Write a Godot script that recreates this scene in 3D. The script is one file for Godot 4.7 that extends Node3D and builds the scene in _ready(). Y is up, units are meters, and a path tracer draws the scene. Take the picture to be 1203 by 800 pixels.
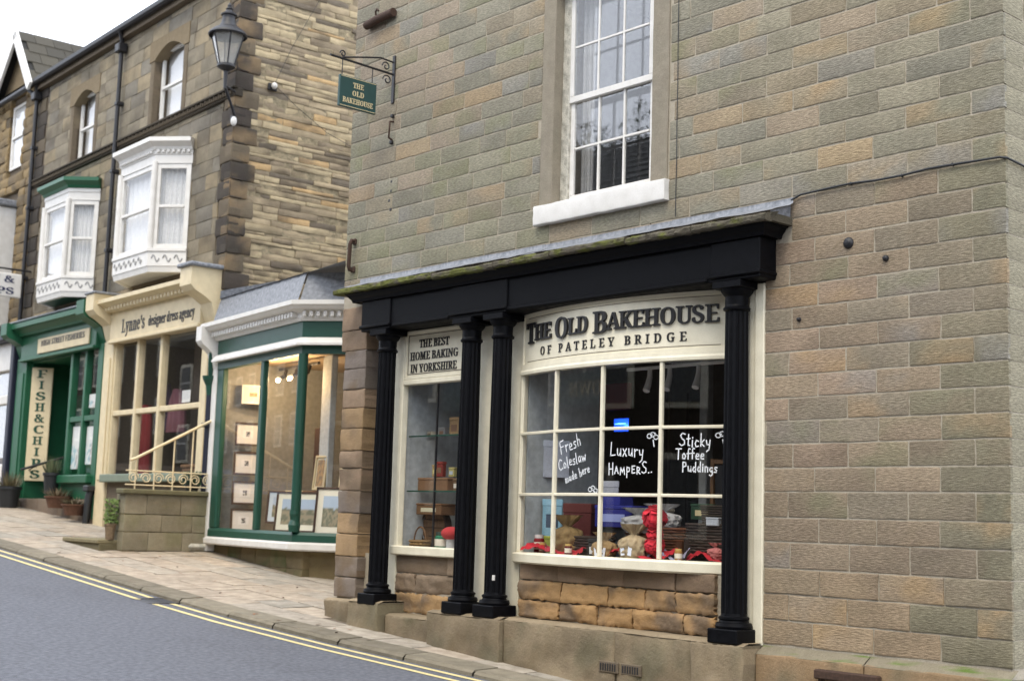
extends Node3D
# A stone bakery with a black and cream shopfront on a sloping street, a terrace of shops beyond. Units: metres.

var rng := RandomNumberGenerator.new()
var nz := FastNoiseLite.new()
var F := Transform3D()          # frame in which coordinates are given
var inv := {}                   # thing -> transform from frame coordinates to its own
var taken := {}
var T := {}                     # textures
var m := {}                     # materials
const IDENT := Transform3D()

class MB:
	var v := PackedVector3Array()
	var n := PackedVector3Array()
	var c := PackedColorArray()
	var t := Transform3D()
	var col := Color.WHITE
	var tinted := false
	func put(p: Vector3, nn: Vector3, cc: Color) -> void:
		v.append(t * p); n.append((t.basis * nn).normalized()); c.append(cc)
	func trin(a: Vector3, b: Vector3, d: Vector3, na: Vector3, nb: Vector3, nd: Vector3) -> void:
		put(a, na, col); put(d, nd, col); put(b, nb, col)
	func tri(a: Vector3, b: Vector3, d: Vector3) -> void:
		var q := (b - a).cross(d - a).normalized()
		trin(a, b, d, q, q, q)
	func quad(a: Vector3, b: Vector3, d: Vector3, e: Vector3) -> void:
		tri(a, b, d); tri(a, d, e)
	func box(x0: float, y0: float, z0: float, x1: float, y1: float, z1: float, bev := 0.0) -> void:
		var lo := Vector3(minf(x0, x1), minf(y0, y1), minf(z0, z1))
		var hi := Vector3(maxf(x0, x1), maxf(y0, y1), maxf(z0, z1))
		var cen := (lo + hi) / 2.0
		var h := (hi - lo) / 2.0
		var b := minf(bev, 0.45 * minf(h.x, minf(h.y, h.z)) * 2.0)
		# face corners pulled in by the bevel
		var fc := func(axis: int, s: float, su: float, sw: float) -> Vector3:
			var u := (axis + 1) % 3
			var w := (axis + 2) % 3
			var p := Vector3()
			p[axis] = s * h[axis]; p[u] = su * (h[u] - b); p[w] = sw * (h[w] - b)
			return cen + p
		for axis in 3:
			for s in [-1.0, 1.0]:
				var a: Vector3 = fc.call(axis, s, -1.0, -1.0)
				var bb: Vector3 = fc.call(axis, s, 1.0, -1.0)
				var d: Vector3 = fc.call(axis, s, 1.0, 1.0)
				var e: Vector3 = fc.call(axis, s, -1.0, 1.0)
				if s > 0: quad(a, bb, d, e)
				else: quad(a, e, d, bb)
		if b <= 0.0: return
		for axis in 3:
			var u := (axis + 1) % 3
			for s in [-1.0, 1.0]:
				for su in [-1.0, 1.0]:
					# edge between face (axis,s) and face (u,su); runs along w
					var a: Vector3 = fc.call(axis, s, su, -1.0)
					var bb: Vector3 = fc.call(axis, s, su, 1.0)
					var d: Vector3 = fc.call(u, su, 1.0, s)
					var e: Vector3 = fc.call(u, su, -1.0, s)
					if s * su > 0: quad(a, e, d, bb)
					else: quad(a, bb, d, e)
		for sx in [-1.0, 1.0]:
			for sy in [-1.0, 1.0]:
				for sz in [-1.0, 1.0]:
					var a: Vector3 = fc.call(0, sx, sy, sz)
					var bb: Vector3 = fc.call(1, sy, sz, sx)
					var d: Vector3 = fc.call(2, sz, sx, sy)
					if sx * sy * sz > 0: tri(a, bb, d)
					else: tri(a, d, bb)
	func obox(cen: Vector3, size: Vector3, bas: Basis, bev := 0.0) -> void:
		var keep := t
		t = t * Transform3D(bas, cen)
		box(-size.x / 2, -size.y / 2, -size.z / 2, size.x / 2, size.y / 2, size.z / 2, bev)
		t = keep
	func lathe(prof: Array, cen: Vector3, seg := 20, flutes := 0, flute_depth := 0.0, from_seg := 0, to_seg := 0) -> void:
		# prof: Vector2(radius, height) from bottom to top
		for k in prof.size() - 1:
			var p: Vector2 = prof[k]
			var q: Vector2 = prof[k + 1]
			var sl := Vector2(q.y - p.y, p.x - q.x).normalized()
			for i in seg:
				var a0 := TAU * i / seg
				var a1 := TAU * (i + 1) / seg
				var f0 := 1.0
				var f1 := 1.0
				if flutes > 0:
					f0 = 1.0 - flute_depth * absf(sin(a0 * flutes / 2.0))
					f1 = 1.0 - flute_depth * absf(sin(a1 * flutes / 2.0))
				var d0 := Vector3(cos(a0), 0, sin(a0))
				var d1 := Vector3(cos(a1), 0, sin(a1))
				var A := cen + d0 * p.x * f0 + Vector3(0, p.y, 0)
				var B := cen + d1 * p.x * f1 + Vector3(0, p.y, 0)
				var C := cen + d1 * q.x * f1 + Vector3(0, q.y, 0)
				var D := cen + d0 * q.x * f0 + Vector3(0, q.y, 0)
				if flutes > 0:
					quad(A, D, C, B)
				else:
					var n0 := Vector3(d0.x * sl.x, sl.y, d0.z * sl.x)
					var n1 := Vector3(d1.x * sl.x, sl.y, d1.z * sl.x)
					trin(A, D, C, n0, n0, n1); trin(A, C, B, n0, n1, n1)
	func tube(pts: Array, r: float, seg := 8, r_end := -1.0) -> void:
		var nrm := Vector3.UP
		var rings := []
		for i in pts.size():
			var d: Vector3
			if i == 0: d = pts[1] - pts[0]
			elif i == pts.size() - 1: d = pts[i] - pts[i - 1]
			else: d = (pts[i + 1] - pts[i]).normalized() + (pts[i] - pts[i - 1]).normalized()
			d = d.normalized()
			if i == 0: nrm = d.cross(Vector3(0.3, 0.1, 0.9)).normalized() if absf(d.y) > 0.9 else d.cross(Vector3.UP).normalized()
			nrm = (nrm - d * nrm.dot(d)).normalized()
			var bi := d.cross(nrm)
			var ring := []
			var rr := r if r_end < 0 else lerpf(r, r_end, float(i) / (pts.size() - 1))
			for k in seg:
				var a := TAU * k / seg
				var dir := nrm * cos(a) + bi * sin(a)
				ring.append([pts[i] + dir * rr, dir])
			rings.append(ring)
		for i in pts.size() - 1:
			for k in seg:
				var k2 := (k + 1) % seg
				var A: Array = rings[i][k]
				var B: Array = rings[i][k2]
				var C: Array = rings[i + 1][k2]
				var D: Array = rings[i + 1][k]
				trin(A[0], B[0], C[0], A[1], B[1], C[1]); trin(A[0], C[0], D[0], A[1], C[1], D[1])
		for e in [0, pts.size() - 1]:
			for k in range(1, seg - 1):
				if e == 0: tri(rings[e][0][0], rings[e][k + 1][0], rings[e][k][0])
				else: tri(rings[e][0][0], rings[e][k][0], rings[e][k + 1][0])
	func prism(poly: PackedVector2Array, z0: float, z1: float) -> void:
		var p := poly.duplicate()
		var area := 0.0
		for k in p.size(): area += p[k].cross(p[(k + 1) % p.size()])
		if area < 0: p.reverse()
		var ix := Geometry2D.triangulate_polygon(p)
		for k in range(0, ix.size(), 3):
			var a := p[ix[k]]; var b := p[ix[k + 1]]; var d := p[ix[k + 2]]
			if (b - a).cross(d - a) < 0:
				var s := b; b = d; d = s
			tri(Vector3(a.x, a.y, z1), Vector3(b.x, b.y, z1), Vector3(d.x, d.y, z1))
			tri(Vector3(a.x, a.y, z0), Vector3(d.x, d.y, z0), Vector3(b.x, b.y, z0))
		for k in p.size():
			var a := p[k]; var b := p[(k + 1) % p.size()]
			quad(Vector3(a.x, a.y, z0), Vector3(b.x, b.y, z0), Vector3(b.x, b.y, z1), Vector3(a.x, a.y, z1))
	func sweep(prof: Array, path: Array) -> void:
		# prof: Vector2(outward, up), a closed outline; path: Vector3 points; outward is to the right hand of travel seen from above
		var outs := []
		for i in path.size():
			var d0: Vector3 = (path[i] - path[i - 1]) if i > 0 else (path[1] - path[0])
			var d1: Vector3 = (path[i + 1] - path[i]) if i < path.size() - 1 else d0
			d0.y = 0; d1.y = 0
			d0 = d0.normalized(); d1 = d1.normalized()
			var o0 := d0.cross(Vector3.UP); var o1 := d1.cross(Vector3.UP)
			var o := (o0 + o1).normalized()
			outs.append(o / maxf(0.3, o.dot(o0)))
		var np := prof.size()
		var area := 0.0
		for k in np: area += (prof[k] as Vector2).cross(prof[(k + 1) % np])
		for i in path.size() - 1:
			for k in np:
				var p: Vector2 = prof[k]
				var q: Vector2 = prof[(k + 1) % np]
				var A: Vector3 = path[i] + outs[i] * p.x + Vector3(0, p.y, 0)
				var B: Vector3 = path[i + 1] + outs[i + 1] * p.x + Vector3(0, p.y, 0)
				var C: Vector3 = path[i + 1] + outs[i + 1] * q.x + Vector3(0, q.y, 0)
				var D: Vector3 = path[i] + outs[i] * q.x + Vector3(0, q.y, 0)
				if area > 0: quad(A, B, C, D)
				else: quad(A, D, C, B)
		var pp := PackedVector2Array()
		for k in np: pp.append(prof[k])
		var ix := Geometry2D.triangulate_polygon(pp)
		for e in [0, path.size() - 1]:
			for k in range(0, ix.size(), 3):
				var P := []
				for j in 3: P.append(path[e] + outs[e] * pp[ix[k + j]].x + Vector3(0, pp[ix[k + j]].y, 0))
				if e == 0: tri(P[0], P[1], P[2])
				else: tri(P[0], P[2], P[1])
	func ball(cen: Vector3, r: Vector3, rows := 8, seg := 12) -> void:
		for i in rows:
			var p0 := PI * i / rows - PI / 2; var p1 := PI * (i + 1) / rows - PI / 2
			for k in seg:
				var a0 := TAU * k / seg; var a1 := TAU * (k + 1) / seg
				var P := []
				for q in [[p0, a0], [p1, a0], [p1, a1], [p0, a1]]:
					P.append(Vector3(cos(q[0]) * cos(q[1]), sin(q[0]), cos(q[0]) * sin(q[1])))
				var N := []
				for q in P: N.append((q / r).normalized())
				trin(cen + P[0] * r, cen + P[1] * r, cen + P[2] * r, N[0], N[1], N[2])
				trin(cen + P[0] * r, cen + P[2] * r, cen + P[3] * r, N[0], N[2], N[3])
	func grid(nx: int, ny: int, at: Callable, paint = null) -> void:
		# a smooth sheet: at(u, w) -> point, u to the right and w up when seen from outside
		var P := []
		for j in ny + 1:
			for i in nx + 1:
				P.append(at.call(float(i) / nx, float(j) / ny))
		var N := []
		for j in ny + 1:
			for i in nx + 1:
				var du: Vector3 = P[j * (nx + 1) + mini(i + 1, nx)] - P[j * (nx + 1) + maxi(i - 1, 0)]
				var dw: Vector3 = P[mini(j + 1, ny) * (nx + 1) + i] - P[maxi(j - 1, 0) * (nx + 1) + i]
				N.append(du.cross(dw).normalized())
		var C := []
		if paint != null:
			tinted = true
			for j in ny + 1:
				for i in nx + 1: C.append(paint.call(float(i) / nx, float(j) / ny))
		for j in ny:
			for i in nx:
				var a := j * (nx + 1) + i
				for tr in [[a, a + 1, a + nx + 2], [a, a + nx + 2, a + nx + 1]]:
					for k in [tr[0], tr[2], tr[1]]:
						put(P[k], N[k], C[k] if C else col)
	func make() -> ArrayMesh:
		var arr := []
		arr.resize(Mesh.ARRAY_MAX)
		arr[Mesh.ARRAY_VERTEX] = v
		arr[Mesh.ARRAY_NORMAL] = n
		if tinted: arr[Mesh.ARRAY_COLOR] = c
		var am := ArrayMesh.new()
		am.add_surface_from_arrays(Mesh.PRIMITIVE_TRIANGLES, arr)
		return am

# ---------------------------------------------------------------- helpers
func numbered(called: String) -> String:
	taken[called] = taken.get(called, 0) + 1
	return called if taken[called] == 1 else "%s_%03d" % [called, taken[called] - 1]

func tag(o: Node3D, label: String, category: String, group := "") -> void:
	o.set_meta("label", label); o.set_meta("category", category)
	if group: o.set_meta("group", group)

func thing(called: String, label: String, category: String, base: Vector3, group := "", turn := 0.0) -> Node3D:
	var o := Node3D.new()
	o.name = numbered(called)
	var loc := Transform3D(Basis(Vector3.UP, turn), base)
	o.transform = F * loc
	add_child(o)
	inv[o] = loc.affine_inverse()
	tag(o, label, category, group)
	return o

func setting(called: String) -> Node3D:
	var o := Node3D.new()
	o.name = numbered(called); add_child(o)
	inv[o] = IDENT
	o.set_meta("kind", "structure")
	return o

func owner_of(o: Node) -> Node:
	while not inv.has(o): o = o.get_parent()
	return o

func M(o: Node) -> MB:
	var b := MB.new()
	b.t = inv[owner_of(o)]
	return b

func part(parent: Node, called: String, b: MB, material: Material) -> MeshInstance3D:
	var o := MeshInstance3D.new()
	o.name = called
	o.mesh = b.make()
	o.material_override = null
	o.mesh.surface_set_material(0, material)
	parent.add_child(o, true)
	return o

func pbox(parent: Node, called: String, material: Material, x0: float, y0: float, z0: float, x1: float, y1: float, z1: float, bev := 0.004) -> MeshInstance3D:
	var b := M(parent)
	b.box(x0, y0, z0, x1, y1, z1, bev)
	return part(parent, called, b, material)

func lin(r: int, g: int, b: int, k := 1.0) -> Color:
	var c := Color8(r, g, b).srgb_to_linear()
	return Color(c.r * k, c.g * k, c.b * k)

func text(parent: Node, called: String, words: String, at: Vector3, bas: Basis, cap: float, material: Material, width := 0.0, depth := 0.006, serif := true, bold := true) -> MeshInstance3D:
	var f := SystemFont.new()
	f.font_names = PackedStringArray(["Droid Serif" if serif else "Droid Sans"])
	f.font_weight = 700 if bold else 400
	var tm := TextMesh.new()
	tm.font = f; tm.text = words; tm.font_size = 48
	tm.pixel_size = cap / (48 * 0.714)
	tm.depth = depth
	tm.curve_step = 1.0
	tm.material = material
	var o := MeshInstance3D.new()
	o.name = called
	o.mesh = tm
	var sx := 1.0
	if width > 0.0:
		var w := tm.get_aabb().size.x
		if w > 0.001: sx = width / w
	o.transform = inv[owner_of(parent)] * Transform3D(bas * Basis.from_scale(Vector3(sx, 1, 1)), at)
	parent.add_child(o, true)
	return o

# a dressed or rough stone whose face lies in the frame's xy plane at z
func stone(b: MB, x0: float, x1: float, y0: float, y1: float, z: float, deep: float, tone: Color, rough := 0.003, nx := 6, ny := 3, edge := 0.006, tint := 0.12, other := Color(0, 0, 0, 0), jit := -1.0) -> void:
	var sx := rng.randf() * 50.0
	var sy := rng.randf() * 50.0
	var jx := edge * 0.5 if jit < 0.0 else jit
	var P := []
	var C := []
	for j in ny + 1:
		for i in nx + 1:
			# rows near the edge sit close to it so that the edge reads as a worn arris
			var u := float(i) / nx
			var w := float(j) / ny
			if i == 1 and nx > 3: u = edge * 1.6 / (x1 - x0)
			if i == nx - 1 and nx > 3: u = 1.0 - edge * 1.6 / (x1 - x0)
			if j == 1 and ny > 3: w = edge * 1.6 / (y1 - y0)
			if j == ny - 1 and ny > 3: w = 1.0 - edge * 1.6 / (y1 - y0)
			var x := lerpf(x0, x1, u)
			var y := lerpf(y0, y1, w)
			var zz := z + nz.get_noise_3d(x * 9 + sx, y * 14 + sy, 3.0) * rough * 2.0
			if i == 0 or i == nx: zz -= edge; x += rng.randf_range(-jx, jx)
			if j == 0 or j == ny: zz -= edge; y += rng.randf_range(-jx, jx)
			P.append(Vector3(x, y, zz))
			var q := nz.get_noise_3d(x * 5.0 + sx, y * 9.0 + sy, 9.0)
			var cc := tone * (1.0 + tint * q)
			if other.a > 0: cc = cc.lerp(other, clampf((nz.get_noise_3d(x * 6.0 + sy, y * 7.0 + sx, 31.0) + 0.0) * 2.6, 0.0, 1.0) * other.a)
			cc.a = 1.0
			C.append(cc)
	b.tinted = true
	var N := []
	for j in ny + 1:
		for i in nx + 1:
			var du: Vector3 = P[j * (nx + 1) + mini(i + 1, nx)] - P[j * (nx + 1) + maxi(i - 1, 0)]
			var dw: Vector3 = P[mini(j + 1, ny) * (nx + 1) + i] - P[maxi(j - 1, 0) * (nx + 1) + i]
			N.append(du.cross(dw).normalized())
	for j in ny:
		for i in nx:
			var a := j * (nx + 1) + i
			for tr in [[a, a + 1, a + nx + 2], [a, a + nx + 2, a + nx + 1]]:
				for k in [tr[0], tr[2], tr[1]]: b.put(P[k], N[k], C[k])
	var ring := []
	for i in nx + 1: ring.append(i)
	for j in range(1, ny + 1): ring.append(j * (nx + 1) + nx)
	for i in range(nx - 1, -1, -1): ring.append(ny * (nx + 1) + i)
	for j in range(ny - 1, 0, -1): ring.append(j * (nx + 1))
	var back := Vector3(0, 0, -deep)
	for k in ring.size():
		var a: Vector3 = P[ring[k]]
		var d: Vector3 = P[ring[(k + 1) % ring.size()]]
		b.col = C[ring[k]]
		b.quad(a, a + back, d + back, d)
	b.col = Color.WHITE

# ---------------------------------------------------------------- textures and materials
func grey_noise(w: int, h: int, freq: float, oct: int, sd: int, kind := FastNoiseLite.TYPE_SIMPLEX_SMOOTH) -> Image:
	var f := FastNoiseLite.new()
	f.seed = sd; f.noise_type = kind; f.frequency = freq
	f.fractal_type = FastNoiseLite.FRACTAL_FBM; f.fractal_octaves = oct
	return f.get_seamless_image(w, h)

# grey levels of several noise pictures mixed into a colour picture between two or three tones
func tone_texture(size: int, a: Image, b: Image, mixb: float, lo: Color, hi: Color) -> ImageTexture:
	a.convert(Image.FORMAT_L8); b.convert(Image.FORMAT_L8)
	if a.get_size() != Vector2i(size, size): a.resize(size, size)
	if b.get_size() != Vector2i(size, size): b.resize(size, size)
	var da := a.get_data()
	var db := b.get_data()
	var out := PackedByteArray()
	out.resize(size * size * 3)
	for k in size * size:
		var t := clampf((da[k] * (1.0 - mixb) + db[k] * mixb) / 255.0, 0.0, 1.0)
		out[k * 3] = mini(255, int(255 * lerpf(lo.r, hi.r, t)))
		out[k * 3 + 1] = mini(255, int(255 * lerpf(lo.g, hi.g, t)))
		out[k * 3 + 2] = mini(255, int(255 * lerpf(lo.b, hi.b, t)))
	return ImageTexture.create_from_image(Image.create_from_data(size, size, false, Image.FORMAT_RGB8, out))

func mix_grey(size: int, a: Image, b: Image, k: float) -> ImageTexture:
	return tone_texture(size, a, b, k, Color.BLACK, Color.WHITE)

func mat(called: String, srgb: Color, rough := 0.8, tex := "", scale := Vector3.ONE, relief := "", cm := 0.0, vc := false) -> StandardMaterial3D:
	var s := StandardMaterial3D.new()
	s.resource_name = called
	s.albedo_color = srgb
	s.roughness = rough
	s.metallic_specular = 0.5
	if tex: s.albedo_texture = T[tex]
	if relief:
		s.heightmap_enabled = true
		s.heightmap_texture = T[relief]
		s.heightmap_scale = cm
	if tex or relief:
		s.uv1_triplanar = true
		s.uv1_world_triplanar = true
		s.uv1_scale = scale
	s.vertex_color_use_as_albedo = vc
	m[called] = s
	return s

func make_materials() -> void:
	var S := 512
	T.grain = tone_texture(S, grey_noise(S, S, 0.09, 4, 1), grey_noise(S, S, 0.012, 3, 2), 0.45, Color(0.80, 0.79, 0.77), Color(1.0, 1.0, 1.0))
	T.soft = tone_texture(S, grey_noise(S, S, 0.02, 4, 3), grey_noise(S, S, 0.15, 2, 4), 0.35, Color(0.80, 0.80, 0.80), Color(1, 1, 1))
	var streak := grey_noise(110, S, 0.13, 3, 5)
	streak.resize(S, S)
	T.tooled = mix_grey(S, streak, grey_noise(S, S, 0.2, 3, 6), 0.4)
	var streak2 := grey_noise(128, S, 0.11, 4, 25)
	streak2.resize(S, S)
	T.streaks = tone_texture(S, streak2, grey_noise(S, S, 0.16, 5, 26), 0.46, Color(0.58, 0.57, 0.54), Color(1.14, 1.14, 1.13))
	T.grit = mix_grey(S, grey_noise(S, S, 0.25, 2, 7), grey_noise(S, S, 0.04, 3, 8), 0.4)
	T.asphalt = tone_texture(S, grey_noise(S, S, 0.35, 2, 9), grey_noise(S, S, 0.03, 4, 10), 0.45, Color(0.45, 0.45, 0.47), Color(1.1, 1.1, 1.1))
	T.paint = tone_texture(S, grey_noise(S, S, 0.008, 4, 11), grey_noise(S, S, 0.1, 3, 12), 0.4, Color(0.88, 0.875, 0.86), Color(1, 1, 1))
	var wg := grey_noise(S, 48, 0.05, 3, 13)
	wg.resize(S, S)
	T.wood = tone_texture(S, wg, grey_noise(S, S, 0.03, 2, 14), 0.25, Color(0.6, 0.56, 0.5), Color(1, 1, 1))
	T.lead = tone_texture(S, grey_noise(S, S, 0.02, 4, 15), grey_noise(S, S, 0.1, 3, 16), 0.3, Color(0.45, 0.47, 0.5), Color(1, 1, 1))
	T.stain = tone_texture(S, grey_noise(S, S, 0.01, 5, 17), grey_noise(S, S, 0.06, 4, 18), 0.45, Color(0.5, 0.5, 0.47), Color(1.05, 1.04, 1.0))

	T.dirt = tone_texture(S, grey_noise(S, S, 0.012, 5, 31), grey_noise(S, S, 0.2, 4, 32), 0.5, Color(0.66, 0.65, 0.62), Color(1.06, 1.06, 1.05))
	mat("stone", Color(1, 1, 1), 0.95, "streaks", Vector3(1.1, 1.1, 1.1), "tooled", 0.5, true)
	mat("rubble", Color(1, 1, 1), 0.95, "grain", Vector3(1.2, 1.2, 1.2), "grit", 0.8, true)
	mat("mortar", Color8(182, 173, 156), 0.95, "grain", Vector3(1.3, 1.3, 1.3), "grit", 0.4)
	mat("mortar_dark", Color8(112, 100, 84), 0.95, "grain", Vector3(2, 2, 2), "grit", 0.4)
	mat("asphalt", Color8(119, 122, 130), 0.85, "asphalt", Vector3(0.9, 0.9, 0.9), "grit", 0.9, true)
	mat("yellow_line", Color8(230, 215, 158), 0.85, "grain", Vector3(2.5, 2.5, 2.5), "grit", 0.3)
	mat("slab", Color(1, 1, 1), 0.9, "grain", Vector3(1.1, 1.1, 1.1), "grit", 0.35, true)
	mat("flag", Color(1, 1, 1), 0.9, "dirt", Vector3(0.8, 0.8, 0.8), "grit", 0.5, true)
	mat("plinth", Color(1, 1, 1), 0.95, "stain", Vector3(1.1, 1.1, 1.1), "grit", 1.6, true)
	mat("cool_white", Color8(206, 212, 212), 0.8, "soft", Vector3(1, 1, 1))
	mat("black_paint", Color8(17, 18, 24), 0.45, "stain", Vector3(2.5, 2.5, 2.5), "grit", 0.08).metallic_specular = 0.22
	m.black_paint.roughness_texture = T.stain
	m.black_paint.roughness = 0.62
	mat("cream_paint", Color8(238, 231, 208), 0.5, "paint", Vector3(1.2, 1.2, 1.2), "grit", 0.04)
	mat("cream_shop", Color8(222, 206, 170), 0.55, "paint", Vector3(1.0, 1.0, 1.0), "grit", 0.06)
	mat("white_paint", Color8(228, 226, 222), 0.5, "paint", Vector3(1.1, 1.1, 1.1), "grit", 0.05)
	mat("old_white", Color8(225, 222, 216), 0.6, "stain", Vector3(2.0, 2.0, 2.0), "grit", 0.15)
	mat("green_paint", Color8(28, 92, 62), 0.45, "paint", Vector3(1.1, 1.1, 1.1), "grit", 0.05)
	mat("pine_green", Color8(24, 74, 60), 0.45, "paint", Vector3(1.1, 1.1, 1.1), "grit", 0.05)
	mat("navy_paint", Color8(28, 32, 52), 0.5, "paint", Vector3(1.1, 1.1, 1.1))
	mat("dark_iron", Color8(30, 30, 34), 0.5, "paint", Vector3(2, 2, 2), "grit", 0.1)
	mat("rusty_iron", Color8(86, 62, 50), 0.85, "stain", Vector3(6, 6, 6), "grit", 0.2)
	mat("lead", Color8(168, 170, 174), 0.55, "lead", Vector3(1.5, 1.5, 1.5), "grit", 0.15)
	mat("slate", Color8(96, 98, 100), 0.8, "grain", Vector3(1.5, 1.5, 1.5), "grit", 0.4, true)
	mat("moss_stone", Color(1, 1, 1), 0.95, "grain", Vector3(2.5, 2.5, 2.5), "grit", 1.2, true)
	mat("letter_black", Color8(22, 21, 22), 0.45)
	mat("letter_gold", Color8(206, 190, 150), 0.5)
	mat("letter_green", Color8(26, 70, 52), 0.5)
	mat("letter_navy", Color8(40, 46, 78), 0.5)
	mat("chalk_white", Color8(235, 238, 240), 0.8)
	mat("teal_board", Color8(40, 74, 72), 0.5, "paint", Vector3(2, 2, 2))
	mat("curtain", Color8(224, 224, 222), 0.95, "soft", Vector3(3, 3, 3))
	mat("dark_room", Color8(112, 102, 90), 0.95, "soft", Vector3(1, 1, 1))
	mat("house_blind", Color8(120, 122, 120), 0.9, "soft", Vector3(1, 1, 1))
	mat("grey_wall", Color8(158, 160, 158), 0.9, "soft", Vector3(1, 1, 1))
	mat("buff_wall", Color8(172, 150, 120), 0.9, "soft", Vector3(1, 1, 1))
	mat("wood", Color8(140, 104, 68), 0.7, "wood", Vector3(2, 2, 2), "tooled", 0.1)
	mat("dark_wood", Color8(78, 52, 38), 0.6, "wood", Vector3(2, 2, 2), "tooled", 0.1)
	mat("wicker", Color(1, 1, 1), 0.8, "grain", Vector3(8, 8, 8), "grit", 0.3, true)
	mat("print", Color(1, 1, 1), 0.7, "", Vector3.ONE, "", 0, true)
	mat("cloth", Color(1, 1, 1), 0.95, "soft", Vector3(5, 5, 5), "grit", 0.2, true)
	mat("leaf", Color(1, 1, 1), 0.7, "", Vector3.ONE, "", 0, true)
	mat("terracotta", Color8(120, 84, 66), 0.9, "stain", Vector3(4, 4, 4), "grit", 0.3)
	mat("plastic_black", Color8(34, 36, 38), 0.5)
	var g := mat("glass", Color(0.02, 0.03, 0.03, 0.01), 0.0)
	g.transparency = BaseMaterial3D.TRANSPARENCY_ALPHA
	var g2 := mat("old_glass", Color(0.04, 0.05, 0.06, 0.02), 0.01)
	g2.transparency = BaseMaterial3D.TRANSPARENCY_ALPHA
	var g3 := mat("lantern_glass", Color(0.8, 0.8, 0.78, 0.3), 0.2)
	g3.transparency = BaseMaterial3D.TRANSPARENCY_ALPHA
	var b := mat("bulb_glow", Color8(255, 240, 210), 0.5)
	b.emission_enabled = true; b.emission = Color8(255, 226, 176); b.emission_energy_multiplier = 9.0
	var s := mat("screen_glow", Color8(40, 80, 160), 0.4)
	s.emission_enabled = true; s.emission = Color8(30, 80, 220); s.emission_energy_multiplier = 0.35

# where the pavement lies
func pave_y(x: float, z: float) -> float: return -0.749 - 0.07 * x - 0.02 * z
func kerb_z(x: float) -> float:
	var ks := [[-40.0, 0.45], [-16.0, 0.74], [-12.3, 0.89], [-10.0, 0.99], [-8.2, 1.0], [-6.5, 0.9], [-5.0, 0.74], [-3.5, 0.58], [-1.0, 0.45], [8.0, 0.3], [40.0, 0.2]]
	for k in ks.size() - 1:
		if x <= ks[k + 1][0]: return lerpf(ks[k][1], ks[k + 1][1], clampf((x - ks[k][0]) / (ks[k + 1][0] - ks[k][0]), 0, 1))
	return 0.2
func road_y(x: float, z: float) -> float:
	var kz := kerb_z(x)
	var d := z - kz
	return pave_y(x, kz) - 0.06 + 0.022 * minf(d, 3.5) - 0.02 * maxf(d - 3.5, 0.0)

func _ready() -> void:
	rng.seed = 20240611
	nz.seed = 5; nz.frequency = 0.25; nz.noise_type = FastNoiseLite.TYPE_SIMPLEX_SMOOTH
	# camera
	var cam := Camera3D.new()
	cam.name = "camera"
	cam.fov = 27.57
	cam.near = 0.1
	cam.far = 600.0
	var lens := CameraAttributesPhysical.new()
	lens.frustum_focal_length = 48.91
	lens.frustum_near = 0.1
	lens.frustum_far = 600.0
	lens.frustum_focus_distance = 11.5
	lens.exposure_aperture = 2.2
	cam.attributes = lens
	cam.transform = Transform3D(Basis.from_euler(Vector3(deg_to_rad(7.487), deg_to_rad(48.559), deg_to_rad(1.802))), Vector3(4.8435, 0.8719, 8.8489))
	add_child(cam)
	cam.current = true
	# overcast sky, sun behind cloud, exposure
	var env := Environment.new()
	env.background_mode = Environment.BG_SKY
	var sky := Sky.new()
	var sm := ProceduralSkyMaterial.new()
	sm.sky_top_color = Color(0.89, 0.915, 0.965)
	sm.sky_horizon_color = Color(0.87, 0.895, 0.94)
	sm.sky_curve = 0.2
	sm.ground_bottom_color = Color(0.3, 0.3, 0.3)
	sm.ground_horizon_color = Color(0.5, 0.5, 0.5)
	sky.sky_material = sm
	env.sky = sky
	env.background_energy_multiplier = 1.0
	env.tonemap_mode = Environment.TONE_MAPPER_LINEAR
	env.tonemap_exposure = 3.4
	env.sdfgi_enabled = true
	env.ssao_enabled = true
	env.ssil_enabled = true
	var we := WorldEnvironment.new()
	we.name = "environment"
	we.environment = env
	add_child(we)
	var sun := DirectionalLight3D.new()
	sun.name = "sun"
	sun.light_energy = 0.25
	sun.light_color = Color(1.0, 0.97, 0.92)
	sun.light_angular_distance = 25.0
	sun.shadow_enabled = true
	sun.rotation_degrees = Vector3(-58, 28, 0)
	add_child(sun)

	make_materials()
	build_ground()
	build_bakery()
	build_bakery_front()
	build_terrace()
	build_gallery()
	build_far_house()
	build_opposite()
	build_bakery_goods()
	build_street_things()
	for o in find_children("*", "MeshInstance3D", true, false): o.cast_shadow = GeometryInstance3D.SHADOW_CASTING_SETTING_ON

# ---------------------------------------------------------------- ground, road, pavement
func strip(b: MB, xs: Array, z0: Callable, z1: Callable, y: Callable, lift := 0.0) -> void:
	for k in xs.size() - 1:
		var a: float = xs[k]
		var d: float = xs[k + 1]
		var P := []
		for q in [[a, z0.call(a)], [a, z1.call(a)], [d, z1.call(d)], [d, z0.call(d)]]:
			P.append(Vector3(q[0], y.call(q[0], q[1]) + lift, q[1]))
		b.quad(P[0], P[1], P[2], P[3])

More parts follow.
